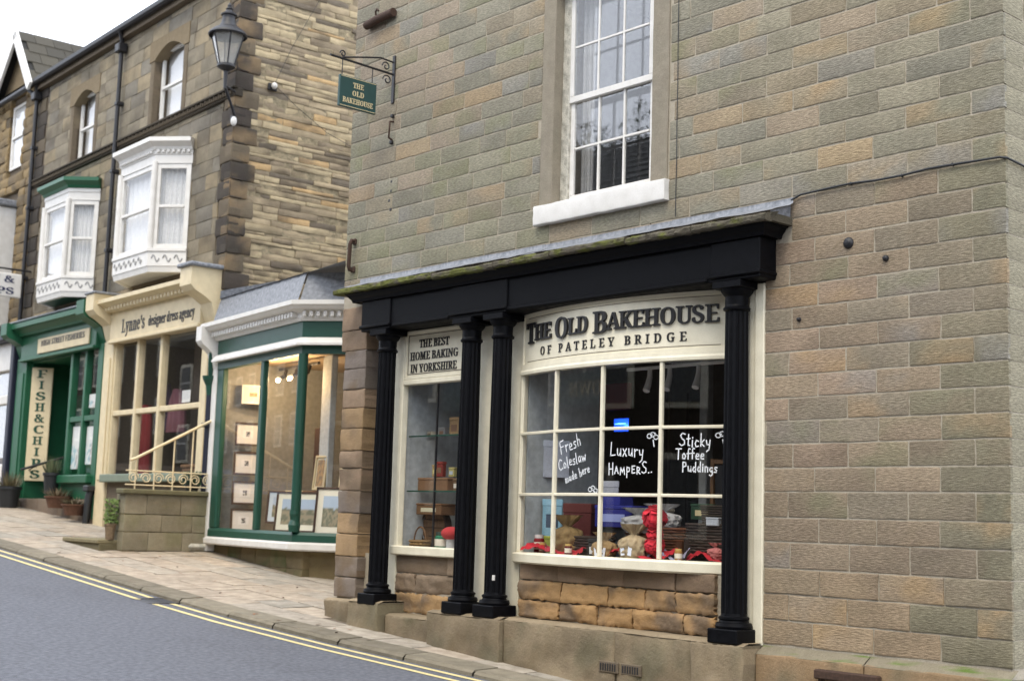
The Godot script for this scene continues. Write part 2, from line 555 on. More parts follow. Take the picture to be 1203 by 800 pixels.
func build_ground() -> void:
	var xs := []
	for k in 61: xs.append(-60.0 + k * 2.0)
	var g := setting("ground")
	var b := M(g)
	b.quad(Vector3(-400, 3.0, -400), Vector3(-400, 3.0, -40), Vector3(400, -6.0, -40), Vector3(400, -6.0, -400))
	b.quad(Vector3(-400, 3.0, 40), Vector3(-400, 3.0, 400), Vector3(400, -6.0, 400), Vector3(400, -6.0, 40))
	strip(b, xs, func(_x): return -40.0, func(_x): return 40.0, func(x, z): return pave_y(x, 0.0) - 0.35)
	part(g, "ground", b, m.mortar_dark)
	# road
	var road := setting("road")
	b = M(road)
	xs = []
	for k in 161: xs.append(-50.0 + k * 0.5)
	b.grid(320, 44, func(u, w):
		var X: float = lerpf(-50.0, 30.0, u)
		var Z: float = kerb_z(X) + lerpf(6.6, -0.05, w)
		return Vector3(X, road_y(X, Z), Z), func(u, w):
		var X: float = lerpf(-50.0, 30.0, u)
		var Z: float = lerpf(6.6, -0.05, w)
		var q := nz.get_noise_2d(X * 1.3, Z * 2.4) * 0.14 + nz.get_noise_2d(X * 6.0 + 40, Z * 6.0) * 0.12
		return Color(1, 1, 1) * (1.0 + q))
	part(road, "road_surface", b, m.asphalt)
	for ln in [[-40.0, -10.1, 0.12], [-40.0, -9.95, 0.35], [-9.62, 6.0, 0.12], [-9.55, 6.0, 0.35]]:
		b = M(road)
		xs = []
		for k in 81: xs.append(lerpf(ln[0], ln[1], k / 80.0))
		var o: float = ln[2]
		strip(b, xs, func(x): return kerb_z(x) + o - 0.037 + 0.006 * nz.get_noise_1d(x * 8.0), func(x): return kerb_z(x) + o + 0.037 + 0.006 * nz.get_noise_1d(x * 8.0 + 90.0), road_y, 0.004)
		part(road, "yellow_line", b, m.yellow_line)
	# gully grate
	var gx := -9.8
	var gz := kerb_z(gx)
	F = Transform3D(Basis(Vector3(0, 0, 1), -0.07), Vector3(gx, road_y(gx, gz + 0.2), gz))
	var gr := thing("drain_grate", "cast iron gully grate set in the road where the yellow lines break", "drain", Vector3(0, 0.006, 0.22))
	pbox(gr, "frame", m.dark_iron, -0.22, -0.03, 0.02, -0.19, 0.008, 0.42)
	pbox(gr, "frame", m.dark_iron, 0.19, -0.03, 0.02, 0.22, 0.008, 0.42)
	for k in 9: pbox(gr, "bar", m.dark_iron, -0.19, -0.03, 0.03 + k * 0.044, 0.19, 0.006, 0.052 + k * 0.044)
	F = IDENT
	# kerb stones
	var kerb := setting("kerb")
	var x := -27.0
	while x < 2.0:
		var l := rng.randf_range(0.85, 1.15)
		var x1 := x + l - 0.02
		b = M(kerb)
		var tone := lin(138, 130, 114) * rng.randf_range(0.8, 1.1)
		b.tinted = true
		var P := []
		var drop := rng.randf_range(-0.006, 0.006)
		for q in [x, x1]:
			var kz := kerb_z(q)
			P.append([Vector3(q, pave_y(q, kz - 0.3) + 0.004 + drop, kz - 0.3), Vector3(q, pave_y(q, kz) + drop - 0.002, kz - 0.03), Vector3(q, pave_y(q, kz) - 0.03 + drop, kz), Vector3(q, pave_y(q, kz) - 0.2, kz + 0.012)])
		for k in 3:
			var A: Vector3 = P[0][k]
			var B: Vector3 = P[0][k + 1]
			var C: Vector3 = P[1][k + 1]
			var D: Vector3 = P[1][k]
			var dd := tone
			b.grid(10, 2, func(u, w): return (B.lerp(C, u)).lerp(A.lerp(D, u), w) + Vector3(0, 0.004 * nz.get_noise_2d((x + u * l) * 20, w * 7 + k * 9), 0.004 * nz.get_noise_2d((x + u * l) * 17 + 40, w * 7 + k * 9)), func(u, w): return dd * (1.0 + 0.25 * nz.get_noise_2d((x + u * l) * 12, w * 5 + k * 3)))
		b.col = tone
		b.quad(P[0][0], P[0][3] + Vector3(0, 0, -0.3), P[0][3], P[0][1])
		b.quad(P[1][1], P[1][3], P[1][3] + Vector3(0, 0, -0.3), P[1][0])
		part(kerb, "kerb_stone", b, m.flag)
		x += l
	# pavement bed and slabs
	var pv := setting("pavement")
	b = M(pv)
	xs = []
	for k in 121: xs.append(-40.0 + k * 0.5)
	strip(b, xs, func(_x): return -6.0, func(q): return kerb_z(q) - 0.29, func(q, z): return pave_y(q, z) - 0.012)
	part(pv, "bed", b, m.mortar_dark)
	var row := 0
	var zoff := 0.31
	while row < 8:
		var wz := 0.44
		var q := -26.0 + rng.randf()
		while q < 1.0:
			var l := rng.randf_range(0.55, 0.95)
			var qa := q + 0.006
			var qb := q + l - 0.006
			var za := kerb_z((qa + qb) / 2) - zoff
			var zb := za - wz + 0.012
			q += l
			if qa > -8.05 and zb < 0.1 and za < 0.28: continue
			if (qa + qb) / 2 > -8.1 and zb < 0.05: zb = 0.05
			if za < -2.6 or za - zb < 0.1: continue
			b = M(pv)
			b.tinted = true
			var pick := rng.randf()
			var tone := lin(187, 173, 157) if pick < 0.5 else (lin(182, 172, 159) if pick < 0.85 else lin(171, 164, 153))
			tone *= rng.randf_range(0.9, 1.04)
			var h := [rng.randf_range(-0.005, 0.006), rng.randf_range(-0.005, 0.006), rng.randf_range(-0.005, 0.006), rng.randf_range(-0.005, 0.006)]
			var pt := func(u: float, w: float) -> Vector3:
				var X := lerpf(qa, qb, u)
				var Z := lerpf(za, zb, w)
				var e := 0.005 if (u == 0.0 or u == 1.0 or w == 0.0 or w == 1.0) else 0.0
				return Vector3(X, pave_y(X, Z) + lerpf(lerpf(h[0], h[1], u), lerpf(h[2], h[3], u), w) - e, Z)
			b.grid(7, 5, pt, func(u, w): return tone * (1.0 + 0.22 * nz.get_noise_2d(lerpf(qa, qb, u) * 9, lerpf(za, zb, w) * 9)))
			b.col = tone * 0.9
			for e in [[0.0, 0.0, 1.0, 0.0], [1.0, 0.0, 1.0, 1.0], [1.0, 1.0, 0.0, 1.0], [0.0, 1.0, 0.0, 0.0]]:
				var A: Vector3 = pt.call(e[0], e[1])
				var B: Vector3 = pt.call(e[2], e[3])
				b.quad(A, A + Vector3(0, -0.03, 0), B + Vector3(0, -0.03, 0), B)
			part(pv, "paving_slab", b, m.flag)
		zoff += wz
		row += 1
	# far pavement and kerb across the road
	var pv2 := setting("pavement_across")
	b = M(pv2)
	xs = []
	for k in 61: xs.append(-50.0 + k * 1.5)
	strip(b, xs, func(q): return kerb_z(q) + 6.6, func(_q): return 14.0, func(q, _z): return road_y(q, kerb_z(q) + 6.6) + 0.1)
	for k in 60:
		var a: float = xs[k]
		var d: float = xs[k + 1]
		b.quad(Vector3(d, road_y(d, kerb_z(d) + 6.6) + 0.1, kerb_z(d) + 6.6), Vector3(d, road_y(d, kerb_z(d) + 6.6) - 0.05, kerb_z(d) + 6.6), Vector3(a, road_y(a, kerb_z(a) + 6.6) - 0.05, kerb_z(a) + 6.6), Vector3(a, road_y(a, kerb_z(a) + 6.6) + 0.1, kerb_z(a) + 6.6))
	part(pv2, "flags", b, m.mortar_dark)

# ---------------------------------------------------------------- the bakery building
const BX := -8.09
var courses := [0.0, 0.19, 0.39, 0.587, 0.79, 0.98, 1.18, 1.366, 1.554, 1.735, 1.915, 2.095, 2.28, 2.455, 2.63, 2.81, 2.985, 3.17, 3.35, 3.53, 3.71, 3.89, 4.065, 4.243, 4.42]

func bakery_tone(x: float, y: float) -> Array:
	var greyg := lin(153, 149, 132)
	var buff := lin(168, 152, 128)
	var pink := lin(176, 154, 134)
	var orange := lin(190, 160, 120)
	var blue := lin(158, 156, 152)
	var brown := lin(152, 138, 118)
	var p := rng.randf()
	var tone := greyg
	var other := buff
	if x < -2.2 and y > 3.3:
		tone = greyg if p < 0.62 else (buff if p < 0.76 else (pink if p < 0.86 else (orange if p < 0.90 else blue)))
		other = lin(144, 144, 112) if rng.randf() < 0.6 else buff
		if y > 5.2 and x < -5.5 and rng.randf() < 0.3: tone = pink
	elif y > 3.4:
		tone = greyg if p < 0.5 else (pink if p < 0.68 else (buff if p < 0.82 else (orange if p < 0.9 else blue)))
		other = orange if rng.randf() < 0.3 else greyg
	else:
		tone = buff if p < 0.35 else (pink if p < 0.55 else (brown if p < 0.78 else (blue if p < 0.85 else greyg)))
		other = brown if rng.randf() < 0.5 else orange
		if y < 0.45: tone = lin(178, 156, 124) if p < 0.7 else buff
		if x > -0.6: tone = tone.lerp(greyg * 0.85, 0.75)
	var low := y < 3.4
	var mean := lin(160, 143, 125) if low else (lin(151, 147, 134) if x < -2.2 else lin(155, 147, 128))
	tone = tone.lerp(mean, 0.55) * rng.randf_range(0.9, 1.06)
	# weathering that runs across several stones: algae low on the left, grime towards the corner
	var w := nz.get_noise_2d(x * 3.0, y * 3.0)
	tone *= 1.0 + 0.16 * w
	if not low and y < 4.7 and x < -4.9: tone = tone.lerp(lin(142, 141, 112), clampf(0.2 + w, 0.0, 0.5))
	if x > -0.75: tone = tone.lerp(lin(126, 126, 104), clampf(0.45 + w, 0.0, 0.7))
	var pick := rng.randf()
	if pick < 0.2: other = orange.lerp(mean, 0.35)
	elif pick < 0.4: other = lin(138, 138, 110)
	elif pick < 0.5: other = lin(152, 150, 147)
	elif low and pick < 0.75: other = lin(134, 118, 102)
	other.a = 0.0 if rng.randf() < 0.2 else 0.6
	return [tone, other]

func build_bakery() -> void:
	F = IDENT
	var t := thing("bakery_building", "stone bakery building with coursed sandstone walls and a white sash window upstairs", "building", Vector3(-4, -0.4, 0))
	# mortar bed: the wall behind the stones, with the openings left out
	var b := M(t)
	var zb := -0.0062
	for r in [[BX, -4.67, 3.2, 8.6], [-3.38, -0.002, 3.2, 8.6], [-4.67, -3.38, 3.2, 3.78], [-4.67, -3.38, 6.08, 8.6], [-2.1, -0.002, -1.3, 3.2]]:
		b.box(r[0] + 0.006, r[2], -0.4, r[1] - 0.006, r[3], zb)
	b.box(BX + 0.1, -0.6, -0.4, -7.64, 3.2, -0.03)
	b.box(-7.64, -0.8, -0.4, -5.0, 0.5, -0.12)
	b.box(-5.0, -1.0, -0.4, -2.1, 0.5, -0.05)
	b.box(-0.4, -1.4, -9.0, -0.013, 8.6, -0.4)
	b.box(BX + 0.01, -0.6, -9.0, BX + 0.4, 8.6, -0.4)
	part(t, "mortar_bed", b, m.mortar)
	# coursed stones
	var ys := courses.duplicate()
	while ys[-1] < 8.4: ys.append(ys[-1] + 0.178)
	var rest := M(t)
	for k in ys.size() - 1:
		var y0: float = ys[k] + 0.006
		var y1: float = ys[k + 1] - 0.006
		var x := 0.0
		var first := true
		while x > BX:
			var l := 0.53 + rng.randf_range(-0.02, 0.02)
			if first and k % 2 == 1: l = 0.265
			if x < -2.3: l = rng.randf_range(0.4, 0.66)
			first = false
			var xa := x - l + 0.011
			var xb := x
			x -= l
			if xa < BX + 0.12:
				xa = BX; x = BX
			# openings
			var cuts := []
			if y1 < 3.25 : cuts.append([-20.0, -2.105])
			elif y0 < 3.3 and y1 > 3.25: cuts.append([-20.0, -1.85] if y1 < 3.4 else [-30.0, -29.0])
			if y1 > 3.75 and y0 < 6.3: cuts.append([-4.845, -3.175])
			for cu in cuts:
				if xb > cu[0] and xa < cu[1]:
					if xa >= cu[0] and xb <= cu[1]: xb = xa
					elif xb > cu[1]: xa = maxf(xa, cu[1] + 0.008)
					else: xb = minf(xb, cu[0] - 0.008)
			if xb - xa < 0.05: continue
			var to := bakery_tone((xa + xb) / 2, y0)
			var seen := y0 < 7.2 - (xa - BX) * 0.24
			var sb := M(t) if seen else rest
			var lowr := 0.005 if y0 < 0.4 else 0.0014
			stone(sb, xa, xb, y0, y1, rng.randf_range(-0.0015, 0.002) + lowr * 0.8, 0.03, to[0], lowr, 7, 5, 0.005, 0.3, to[1], 0.0035)
			if seen: part(t, "stone", sb, m.stone)
	rest.tinted = true
	part(t, "upper_masonry", rest, m.stone).set_meta("kind", "stuff")
	# return wall round the corner (faces +x)
	var keep := M(t).t
	for k in ys.size() - 1:
		var x := 0.0
		while x < 1.1:
			var l := 0.5 if (k + int(x * 10)) % 2 == 0 else 0.3
			var sb := M(t)
			sb.t = keep * Transform3D(Basis(Vector3.UP, PI / 2), Vector3(0, 0, 0))
			stone(sb, x + 0.004, x + l - 0.004, ys[k] + 0.004, ys[k + 1] - 0.004, 0.0, 0.03, lin(158, 152, 132) * rng.randf_range(0.9, 1.05), 0.002, 4, 3, 0.005)
			x += l
			if k < 26: part(t, "corner_stone", sb, m.stone)
	# pier by the alley, with its return into the shopfront and a worn edge
	var y := 0.02
	while y < 3.2:
		var h := rng.randf_range(0.19, 0.25)
		if y + h > 3.15: h = 3.22 - y
		var xa := BX if y > 2.7 else BX + 0.07
		var sb := M(t)
		var c := lin(170, 146, 122) if rng.randf() < 0.45 else (lin(150, 138, 128) if rng.randf() < 0.6 else lin(176, 148, 112))
		var xm := -7.61 + rng.randf_range(-0.008, 0.008)
		stone(sb, xa, xm, y, y + h - 0.008, rng.randf_range(-0.004, 0.008), 0.34, c * rng.randf_range(0.85, 1.0), 0.007, 8, 6, 0.008, 0.3, lin(130, 112, 92))
		part(t, "pier_stone", sb, m.rubble)
		y += h
	# plinth blocks: x0, x1, top, front
	for pb in [[-8.02, -7.42, -0.0, 0.12], [-7.42, -6.86, 0.03, 0.24], [-6.85, -6.06, -0.09, 0.16], [-6.05, -4.96, 0.0, 0.25], [-4.95, -3.52, 0.0, 0.2], [-3.515, -2.64, 0.0, 0.205], [-2.63, -2.1, 0.0, 0.25]]:
		var sb := M(t)
		var fr: float = pb[3]
		sb.tinted = true
		var tone := lin(160, 144, 118) * rng.randf_range(0.85, 1.05)
		stone(sb, pb[0], pb[1], -1.1, pb[2] - 0.02, fr, fr + 0.3, tone * 0.85, 0.02, 22, 16, 0.012, 0.45, lin(112, 108, 86) - Color(0, 0, 0, 0.35))
		var x0: float = pb[0]
		var x1: float = pb[1]
		var top: float = pb[2]
		sb.grid(8, 5, func(u, w): return Vector3(lerpf(x0, x1, u), top - (0.02 if w < 0.01 else 0.0) + 0.006 * nz.get_noise_2d(lerpf(x0, x1, u) * 9, w * 9), lerpf(fr - 0.006, -0.12, w)), func(u, w): return tone * (1.0 + 0.3 * nz.get_noise_2d(lerpf(x0, x1, u) * 11, w * 8)))
		part(t, "plinth_block", sb, m.rubble)
	for pb in [[-2.095, -1.12], [-1.11, 0.03]]:
		var sb := M(t)
		var x0: float = pb[0]
		var x1: float = pb[1]
		var tone := lin(164, 138, 106)
		stone(sb, x0, x1, -1.4, -0.07, 0.1, 0.3, tone, 0.006, 12, 10, 0.01, 0.25, lin(120, 116, 96))
		sb.grid(26, 6, func(u, w): return Vector3(lerpf(x0, x1, u), lerpf(-0.075, -0.004, w), lerpf(0.095, -0.02, w)), func(u, w): return (lin(140, 132, 112)).lerp(lin(92, 118, 40), clampf(nz.get_noise_2d(lerpf(x0, x1, u) * 7.5 + 3, w * 5 + 7) * 2.6 - 0.25, 0, 1)))
		part(t, "plinth_block", sb, m.rubble)
	# stones under the shop windows
	for spec in [[-4.99, -2.6, [0.0, 0.17, 0.35, 0.51], 0.0], [-7.03, -5.95, [-0.09, 0.12, 0.32, 0.51], -0.09]]:
		var rows: Array = spec[2]
		for r in 3:
			var xq: float = spec[0]
			while xq < spec[1]:
				var l := rng.randf_range(0.24, 0.7) if r < 2 else rng.randf_range(0.5, 0.9)
				if xq + l > spec[1] - 0.18: l = spec[1] - xq
				var sb := M(t)
				var to: Color = lin(192, 154, 106) if r < 2 else lin(158, 134, 110)
				if spec[3] < -0.05: to = lin(146, 128, 108) if r > 0 else lin(186, 152, 108)
				stone(sb, xq + 0.005, xq + l - 0.005, rows[r] + 0.006, rows[r + 1] - 0.006, spec[3] + rng.randf_range(-0.014, 0.016), 0.09, to * rng.randf_range(0.75, 1.05), 0.02 if r < 2 else 0.006, 14, 9, 0.012 if r < 2 else 0.006, 0.4, lin(132, 112, 90), 0.009 if r < 2 else 0.003)
				part(t, "stall_stone", sb, m.rubble)
				xq += l
	# upstairs window: stone surround, painted sill, sashes
	for j in [[-4.84, -4.67], [-3.38, -3.185]]:
		b = M(t)
		stone(b, j[0], j[1], 3.9, 6.05, 0.012, 0.2, lin(150, 142, 126), 0.002, 4, 14, 0.006, 0.12)
		part(t, "window_jamb", b, m.slab)
	b = M(t)
	stone(b, -4.9, -3.1, 6.055, 6.32, 0.012, 0.2, lin(150, 142, 126), 0.002, 12, 4, 0.006)
	part(t, "window_lintel", b, m.slab)
	b = M(t)
	stone(b, -4.86, -3.165, 3.71, 3.895, 0.07, 0.25, lin(224, 218, 206), 0.003, 20, 5, 0.006, 0.06)
	b.grid(20, 4, func(u, w): return Vector3(lerpf(-4.857, -3.168, u), lerpf(3.892, 3.912, w), lerpf(0.066, -0.16, w)))
	part(t, "window_sill", b, m.white_paint)
	var w := Node3D.new()
	w.name = "sash_window"
	t.add_child(w, true)
	var x0 := -4.67
	var x1 := -3.38
	for e in [[x0, x0 + 0.1], [x1 - 0.1, x1]]: pbox(w, "box_frame", m.old_white, e[0], 3.91, -0.2, e[1], 6.05, -0.1, 0.006)
	for sash in [[3.93, 4.95, -0.165, -0.13], [4.9, 5.98, -0.13, -0.105]]:
		var ya: float = sash[0]
		var yb: float = sash[1]
		var za: float = sash[2]
		var zf: float = sash[3]
		pbox(w, "rail", m.white_paint, x0 + 0.1, ya, za, x1 - 0.1, ya + 0.06, zf, 0.004)
		pbox(w, "rail", m.white_paint, x0 + 0.1, yb - 0.05, za, x1 - 0.1, yb, zf, 0.004)
		for e in [[x0 + 0.1, x0 + 0.15], [x1 - 0.15, x1 - 0.1]]: pbox(w, "stile", m.white_paint, e[0], ya + 0.06, za, e[1], yb - 0.05, zf, 0.004)
		var gx0 := x0 + 0.15
		var gx1 := x1 - 0.15
		var gw := (gx1 - gx0) / 3.0
		var ym := (ya + 0.06 + yb - 0.05) / 2
		for k in [1, 2]: pbox(w, "glazing_bar", m.white_paint, gx0 + k * gw - 0.011, ya + 0.06, za + 0.004, gx0 + k * gw + 0.011, yb - 0.05, zf - 0.002, 0.003)
		for k in 3: pbox(w, "glazing_bar", m.white_paint, gx0 + k * gw + 0.011, ym - 0.011, za + 0.004, gx0 + (k + 1) * gw - 0.011, ym + 0.011, zf - 0.002, 0.003)
		for k in 3:
			for r in 2:
				var py0 := ya + 0.06 if r == 0 else ym + 0.011
				var py1 := ym - 0.011 if r == 0 else yb - 0.05
				var pb := M(w)
				pb.t = pb.t * Transform3D(Basis.from_euler(Vector3(rng.randf_range(-0.006, 0.006), rng.randf_range(-0.006, 0.006), 0)), Vector3(gx0 + (k + 0.5) * gw, (py0 + py1) / 2, (za + zf) / 2))
				var hw := gw / 2 - 0.006
				var hh := (py1 - py0) / 2 + 0.004
				pb.box(-hw, -hh, -0.0015, hw, hh, 0.0015)
				part(w, "pane", pb, m.old_glass)
	pbox(w, "added_reflecting_pane", m.old_glass, x0 + 0.1, 3.95, -0.245, x1 - 0.1, 4.93, -0.242, 0.0)  # extra glass sheets, added behind the sashes to brighten the reflected sky
	pbox(w, "added_reflecting_pane", m.old_glass, x0 + 0.1, 4.95, -0.245, x1 - 0.1, 6.0, -0.242, 0.0)
	# net curtains and the room behind
	for cu in [[-4.56, -4.42]]:
		b = M(t)
		var ca: float = cu[0]
		var cb: float = cu[1]
		b.grid(40, 6, func(u, v): return Vector3(lerpf(ca, cb, u), lerpf(3.93, 6.0, v), -0.3 + 0.025 * sin(u * 34.0 + v * 0.6) + 0.01 * sin(u * 81.0)))
		part(t, "net_curtain", b, m.curtain)
	b = M(t)
	for q in [[-7.6, 3.35, -5.0, -0.5, 3.4, -0.4], [-7.6, 6.6, -5.0, -0.5, 6.65, -0.4], [-7.6, 3.4, -5.05, -0.5, 6.6, -5.0], [-5.6, 3.4, -5.0, -5.55, 6.6, -0.4], [-2.2, 3.4, -5.0, -2.15, 6.6, -0.4]]:
		b.box(q[0], q[1], q[2], q[3], q[4], q[5])
	part(t, "upstairs_room", b, m.grey_wall)
	# roof over it
	b = M(t)
	b.quad(Vector3(BX - 0.1, 8.55, 0.25), Vector3(0.1, 8.55, 0.25), Vector3(0.1, 11.6, -4.7), Vector3(BX - 0.1, 11.6, -4.7))
	b.quad(Vector3(0.1, 8.55, -9.6), Vector3(BX - 0.1, 8.55, -9.6), Vector3(BX - 0.1, 11.6, -4.7), Vector3(0.1, 11.6, -4.7))
	for xx in [BX, 0.0]: b.tri(Vector3(xx, 8.55, 0), Vector3(xx, 8.55, -9.4), Vector3(xx, 11.5, -4.7))
	b.box(BX, -0.5, -9.2, 0, 8.6, -9.0)
	part(t, "roof", b, m.slate)
	# shop floor, back wall and ceiling inside
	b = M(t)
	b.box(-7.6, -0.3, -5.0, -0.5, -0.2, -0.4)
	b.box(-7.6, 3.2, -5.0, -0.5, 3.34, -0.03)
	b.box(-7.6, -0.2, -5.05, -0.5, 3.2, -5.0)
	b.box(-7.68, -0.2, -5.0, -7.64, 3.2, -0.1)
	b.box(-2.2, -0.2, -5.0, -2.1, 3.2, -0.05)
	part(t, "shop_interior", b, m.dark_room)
	# small iron fixings left in the wall
	cable_and_fixings()

func cable_and_fixings() -> void:
	var t := thing("wall_cable", "black cable pinned along the stone courses to the building corner", "cable", Vector3(-1.8, 3.5, 0.02))
	var b := M(t)
	var pts := []
	var raw := [[-1.83, 3.5], [-1.74, 3.53], [-1.5, 3.54], [-1.27, 3.545], [-1.05, 3.532], [-0.82, 3.531], [-0.6, 3.545], [-0.4, 3.542], [-0.2, 3.536], [-0.03, 3.53]]
	for q in raw: pts.append(Vector3(q[0], q[1], 0.016 + rng.randf_range(0, 0.006)))
	pts.append(Vector3(0.016, 3.52, 0.0)); pts.append(Vector3(0.02, 3.5, -0.3)); pts.append(Vector3(0.02, 3.4, -0.8))
	b.tube(pts, 0.009, 8)
	part(t, "cable", b, m.plastic_black)
	for q in [[-1.27, 3.545], [-0.82, 3.531], [-0.4, 3.542]]: pbox(t, "clip", m.plastic_black, q[0] - 0.006, q[1] - 0.013, 0.0, q[0] + 0.006, q[1] + 0.013, 0.028, 0.004)
	t = thing("window_cable", "thin black cable running down beside the upstairs window", "cable", Vector3(-3.07, 3.6, 0.01))
	b = M(t)
	pts = []
	for k in 16: pts.append(Vector3(-3.073 + 0.006 * nz.get_noise_1d(k * 9.0), lerpf(7.2, 3.55, k / 15.0), 0.012))
	b.tube(pts, 0.004, 6)
	part(t, "cable", b, m.plastic_black)
	t = thing("iron_strap", "rusty iron strap bolted to the wall above the canopy end", "bracket", Vector3(-7.91, 3.6, 0))
	b = M(t)
	b.tube([Vector3(-7.9, 3.97, 0.0), Vector3(-7.9, 3.97, 0.06), Vector3(-7.905, 3.93, 0.075), Vector3(-7.92, 3.68, 0.07), Vector3(-7.922, 3.64, 0.055), Vector3(-7.922, 3.64, 0.0)], 0.024, 8)
	part(t, "strap", b, m.rusty_iron)
	for yy in [3.965, 3.645]: pbox(t, "bolt_head", m.rusty_iron, -7.94, yy - 0.035, 0.0, -7.875, yy + 0.035, 0.03, 0.01)
	t = thing("iron_stub", "weathered iron bar stub with a hook high on the wall", "bracket", Vector3(-7.55, 6.48, 0))
	b = M(t)
	b.tube([Vector3(-7.82, 6.47, 0.05), Vector3(-7.6, 6.485, 0.06), Vector3(-7.3, 6.5, 0.05)], 0.05, 10)
	part(t, "bar", b, m.rusty_iron)
	b = M(t)
	b.tube([Vector3(-7.62, 6.52, 0.06), Vector3(-7.62, 6.58, 0.07), Vector3(-7.58, 6.6, 0.08), Vector3(-7.55, 6.57, 0.08)], 0.012, 6)
	part(t, "hook", b, m.rusty_iron)
	t = thing("iron_staple", "short iron staple in the wall below the hanging sign", "bracket", Vector3(-7.28, 5.05, 0))
	b = M(t)
	b.tube([Vector3(-7.28, 5.24, 0.0), Vector3(-7.28, 5.23, 0.05), Vector3(-7.29, 5.05, 0.05), Vector3(-7.29, 5.03, 0.0)], 0.012, 6)
	part(t, "staple", b, m.rusty_iron)
	for yy in [5.3, 5.0]: pbox(t, "spike", m.dark_iron, -7.3, yy - 0.02, 0, -7.26, yy + 0.02, 0.04, 0.008)
	for q in [[-1.303, 3.084, 0.036, "lump of rusty iron left in a hole of the wall beside the canopy end"], [-0.971, 2.924, 0.02, "round dark bolt head below the lump of rusty iron"], [-1.763, 2.531, 0.015, "round dark bolt head beside the cream board of the shopfront"]]:
		t = thing("wall_bolt", q[3], "bolt", Vector3(q[0], q[1], 0))
		b = M(t)
		var rr: float = q[2]
		var keep := b.t
		b.t = keep * Transform3D(Basis(Vector3.RIGHT, PI / 2), Vector3(q[0], q[1], 0))
		b.lathe([Vector2(rr * 1.3, 0.0), Vector2(rr * 1.25, 0.008), Vector2(rr, 0.02), Vector2(rr * 0.55, 0.03), Vector2(0.001, 0.032)], Vector3.ZERO, 12)
		part(t, "head", b, m.dark_iron)
	for k in 4:
		t = thing("wall_plug", "small dark plug hole in a column of four above the canopy", "hole", Vector3(-7.27 + (0.0 if k != 2 else -0.03), 4.55 - k * 0.105, 0), "plug holes in the wall")
		pbox(t, "plug", m.dark_iron, -7.285 + (0.0 if k != 2 else -0.03), 4.54 - k * 0.105, -0.01, -7.25 + (0.0 if k != 2 else -0.03), 4.575 - k * 0.105, 0.006, 0.006)
	# air bricks in the plinth
	for k in 2:
		t = thing("air_brick", ["buff air brick grille in the plinth", "buff air brick grille beside the first one in the plinth"][k], "vent", Vector3(-3.56 + k * 0.3, -0.33, 0.2))
		var xa := -3.69 + k * 0.26
		b = M(t)
		b.box(xa, -0.36, 0.18, xa + 0.23, -0.27, 0.212, 0.004)
		part(t, "plate", b, m.mortar_dark)
		for s in 7: pbox(t, "slot", m.dark_iron, xa + 0.02 + s * 0.028, -0.345, 0.205, xa + 0.034 + s * 0.028, -0.285, 0.215, 0.001)
	t = thing("iron_bar", "rusty red iron bar across the foot of the plinth", "bar", Vector3(-1.4, -0.2, 0.12))
	pbox(t, "bar", m.rusty_iron, -1.5, -0.2, 0.1, -0.95, -0.13, 0.17, 0.01)
	for xx in [-1.48, -1.0]: pbox(t, "leg", m.rusty_iron, xx, -0.7, 0.1, xx + 0.04, -0.2, 0.14, 0.006)

# ---------------------------------------------------------------- bakery shopfront
const BOW0 := Vector3(-5.09, 0, -0.07)
const BOW1 := Vector3(-2.52, 0, -0.12)
func bow(u: float, out := 0.0) -> Vector3:
	var p := BOW0.lerp(BOW1, u)
	p.z += 0.22 * 4.0 * u * (1.0 - u)
	return p + bow_n(u) * out
func bow_n(u: float) -> Vector3:
	var d := (BOW1 - BOW0) + Vector3(0, 0, 0.22 * 4.0 * (1.0 - 2.0 * u))
	return d.normalized().cross(Vector3.UP).normalized()
func bow_basis(u: float) -> Basis:
	var n := bow_n(u)
	return Basis(Vector3.UP.cross(n), Vector3.UP, n)

func column(t: Node3D, x: float) -> void:
	var c := Vector3(x, 0, 0.1)
	var n := Node3D.new()
	n.name = "column"
	t.add_child(n, true)
	var b := M(n)
	b.box(x - 0.15, -0.012, -0.05, x + 0.15, 0.1, 0.25, 0.008)
	b.lathe([Vector2(0.14, 0.1), Vector2(0.148, 0.12), Vector2(0.14, 0.145), Vector2(0.118, 0.15), Vector2(0.113, 0.165), Vector2(0.122, 0.175), Vector2(0.122, 0.19), Vector2(0.104, 0.2), Vector2(0.1, 0.22)], c, 28)
	part(n, "base", b, m.black_paint)
	b = M(n)
	b.lathe([Vector2(0.103, 0.2), Vector2(0.103, 1.2), Vector2(0.098, 2.0), Vector2(0.094, 2.64)], c, 96, 16, 0.09)
	part(n, "shaft", b, m.black_paint)
	b = M(n)
	b.lathe([Vector2(0.095, 2.63), Vector2(0.11, 2.64), Vector2(0.113, 2.655), Vector2(0.1, 2.668), Vector2(0.096, 2.68), Vector2(0.097, 2.75), Vector2(0.112, 2.765), Vector2(0.13, 2.79), Vector2(0.135, 2.81)], c, 28)
	b.box(x - 0.145, 2.81, -0.05, x + 0.145, 2.868, 0.245, 0.006)
	part(n, "capital", b, m.black_paint)

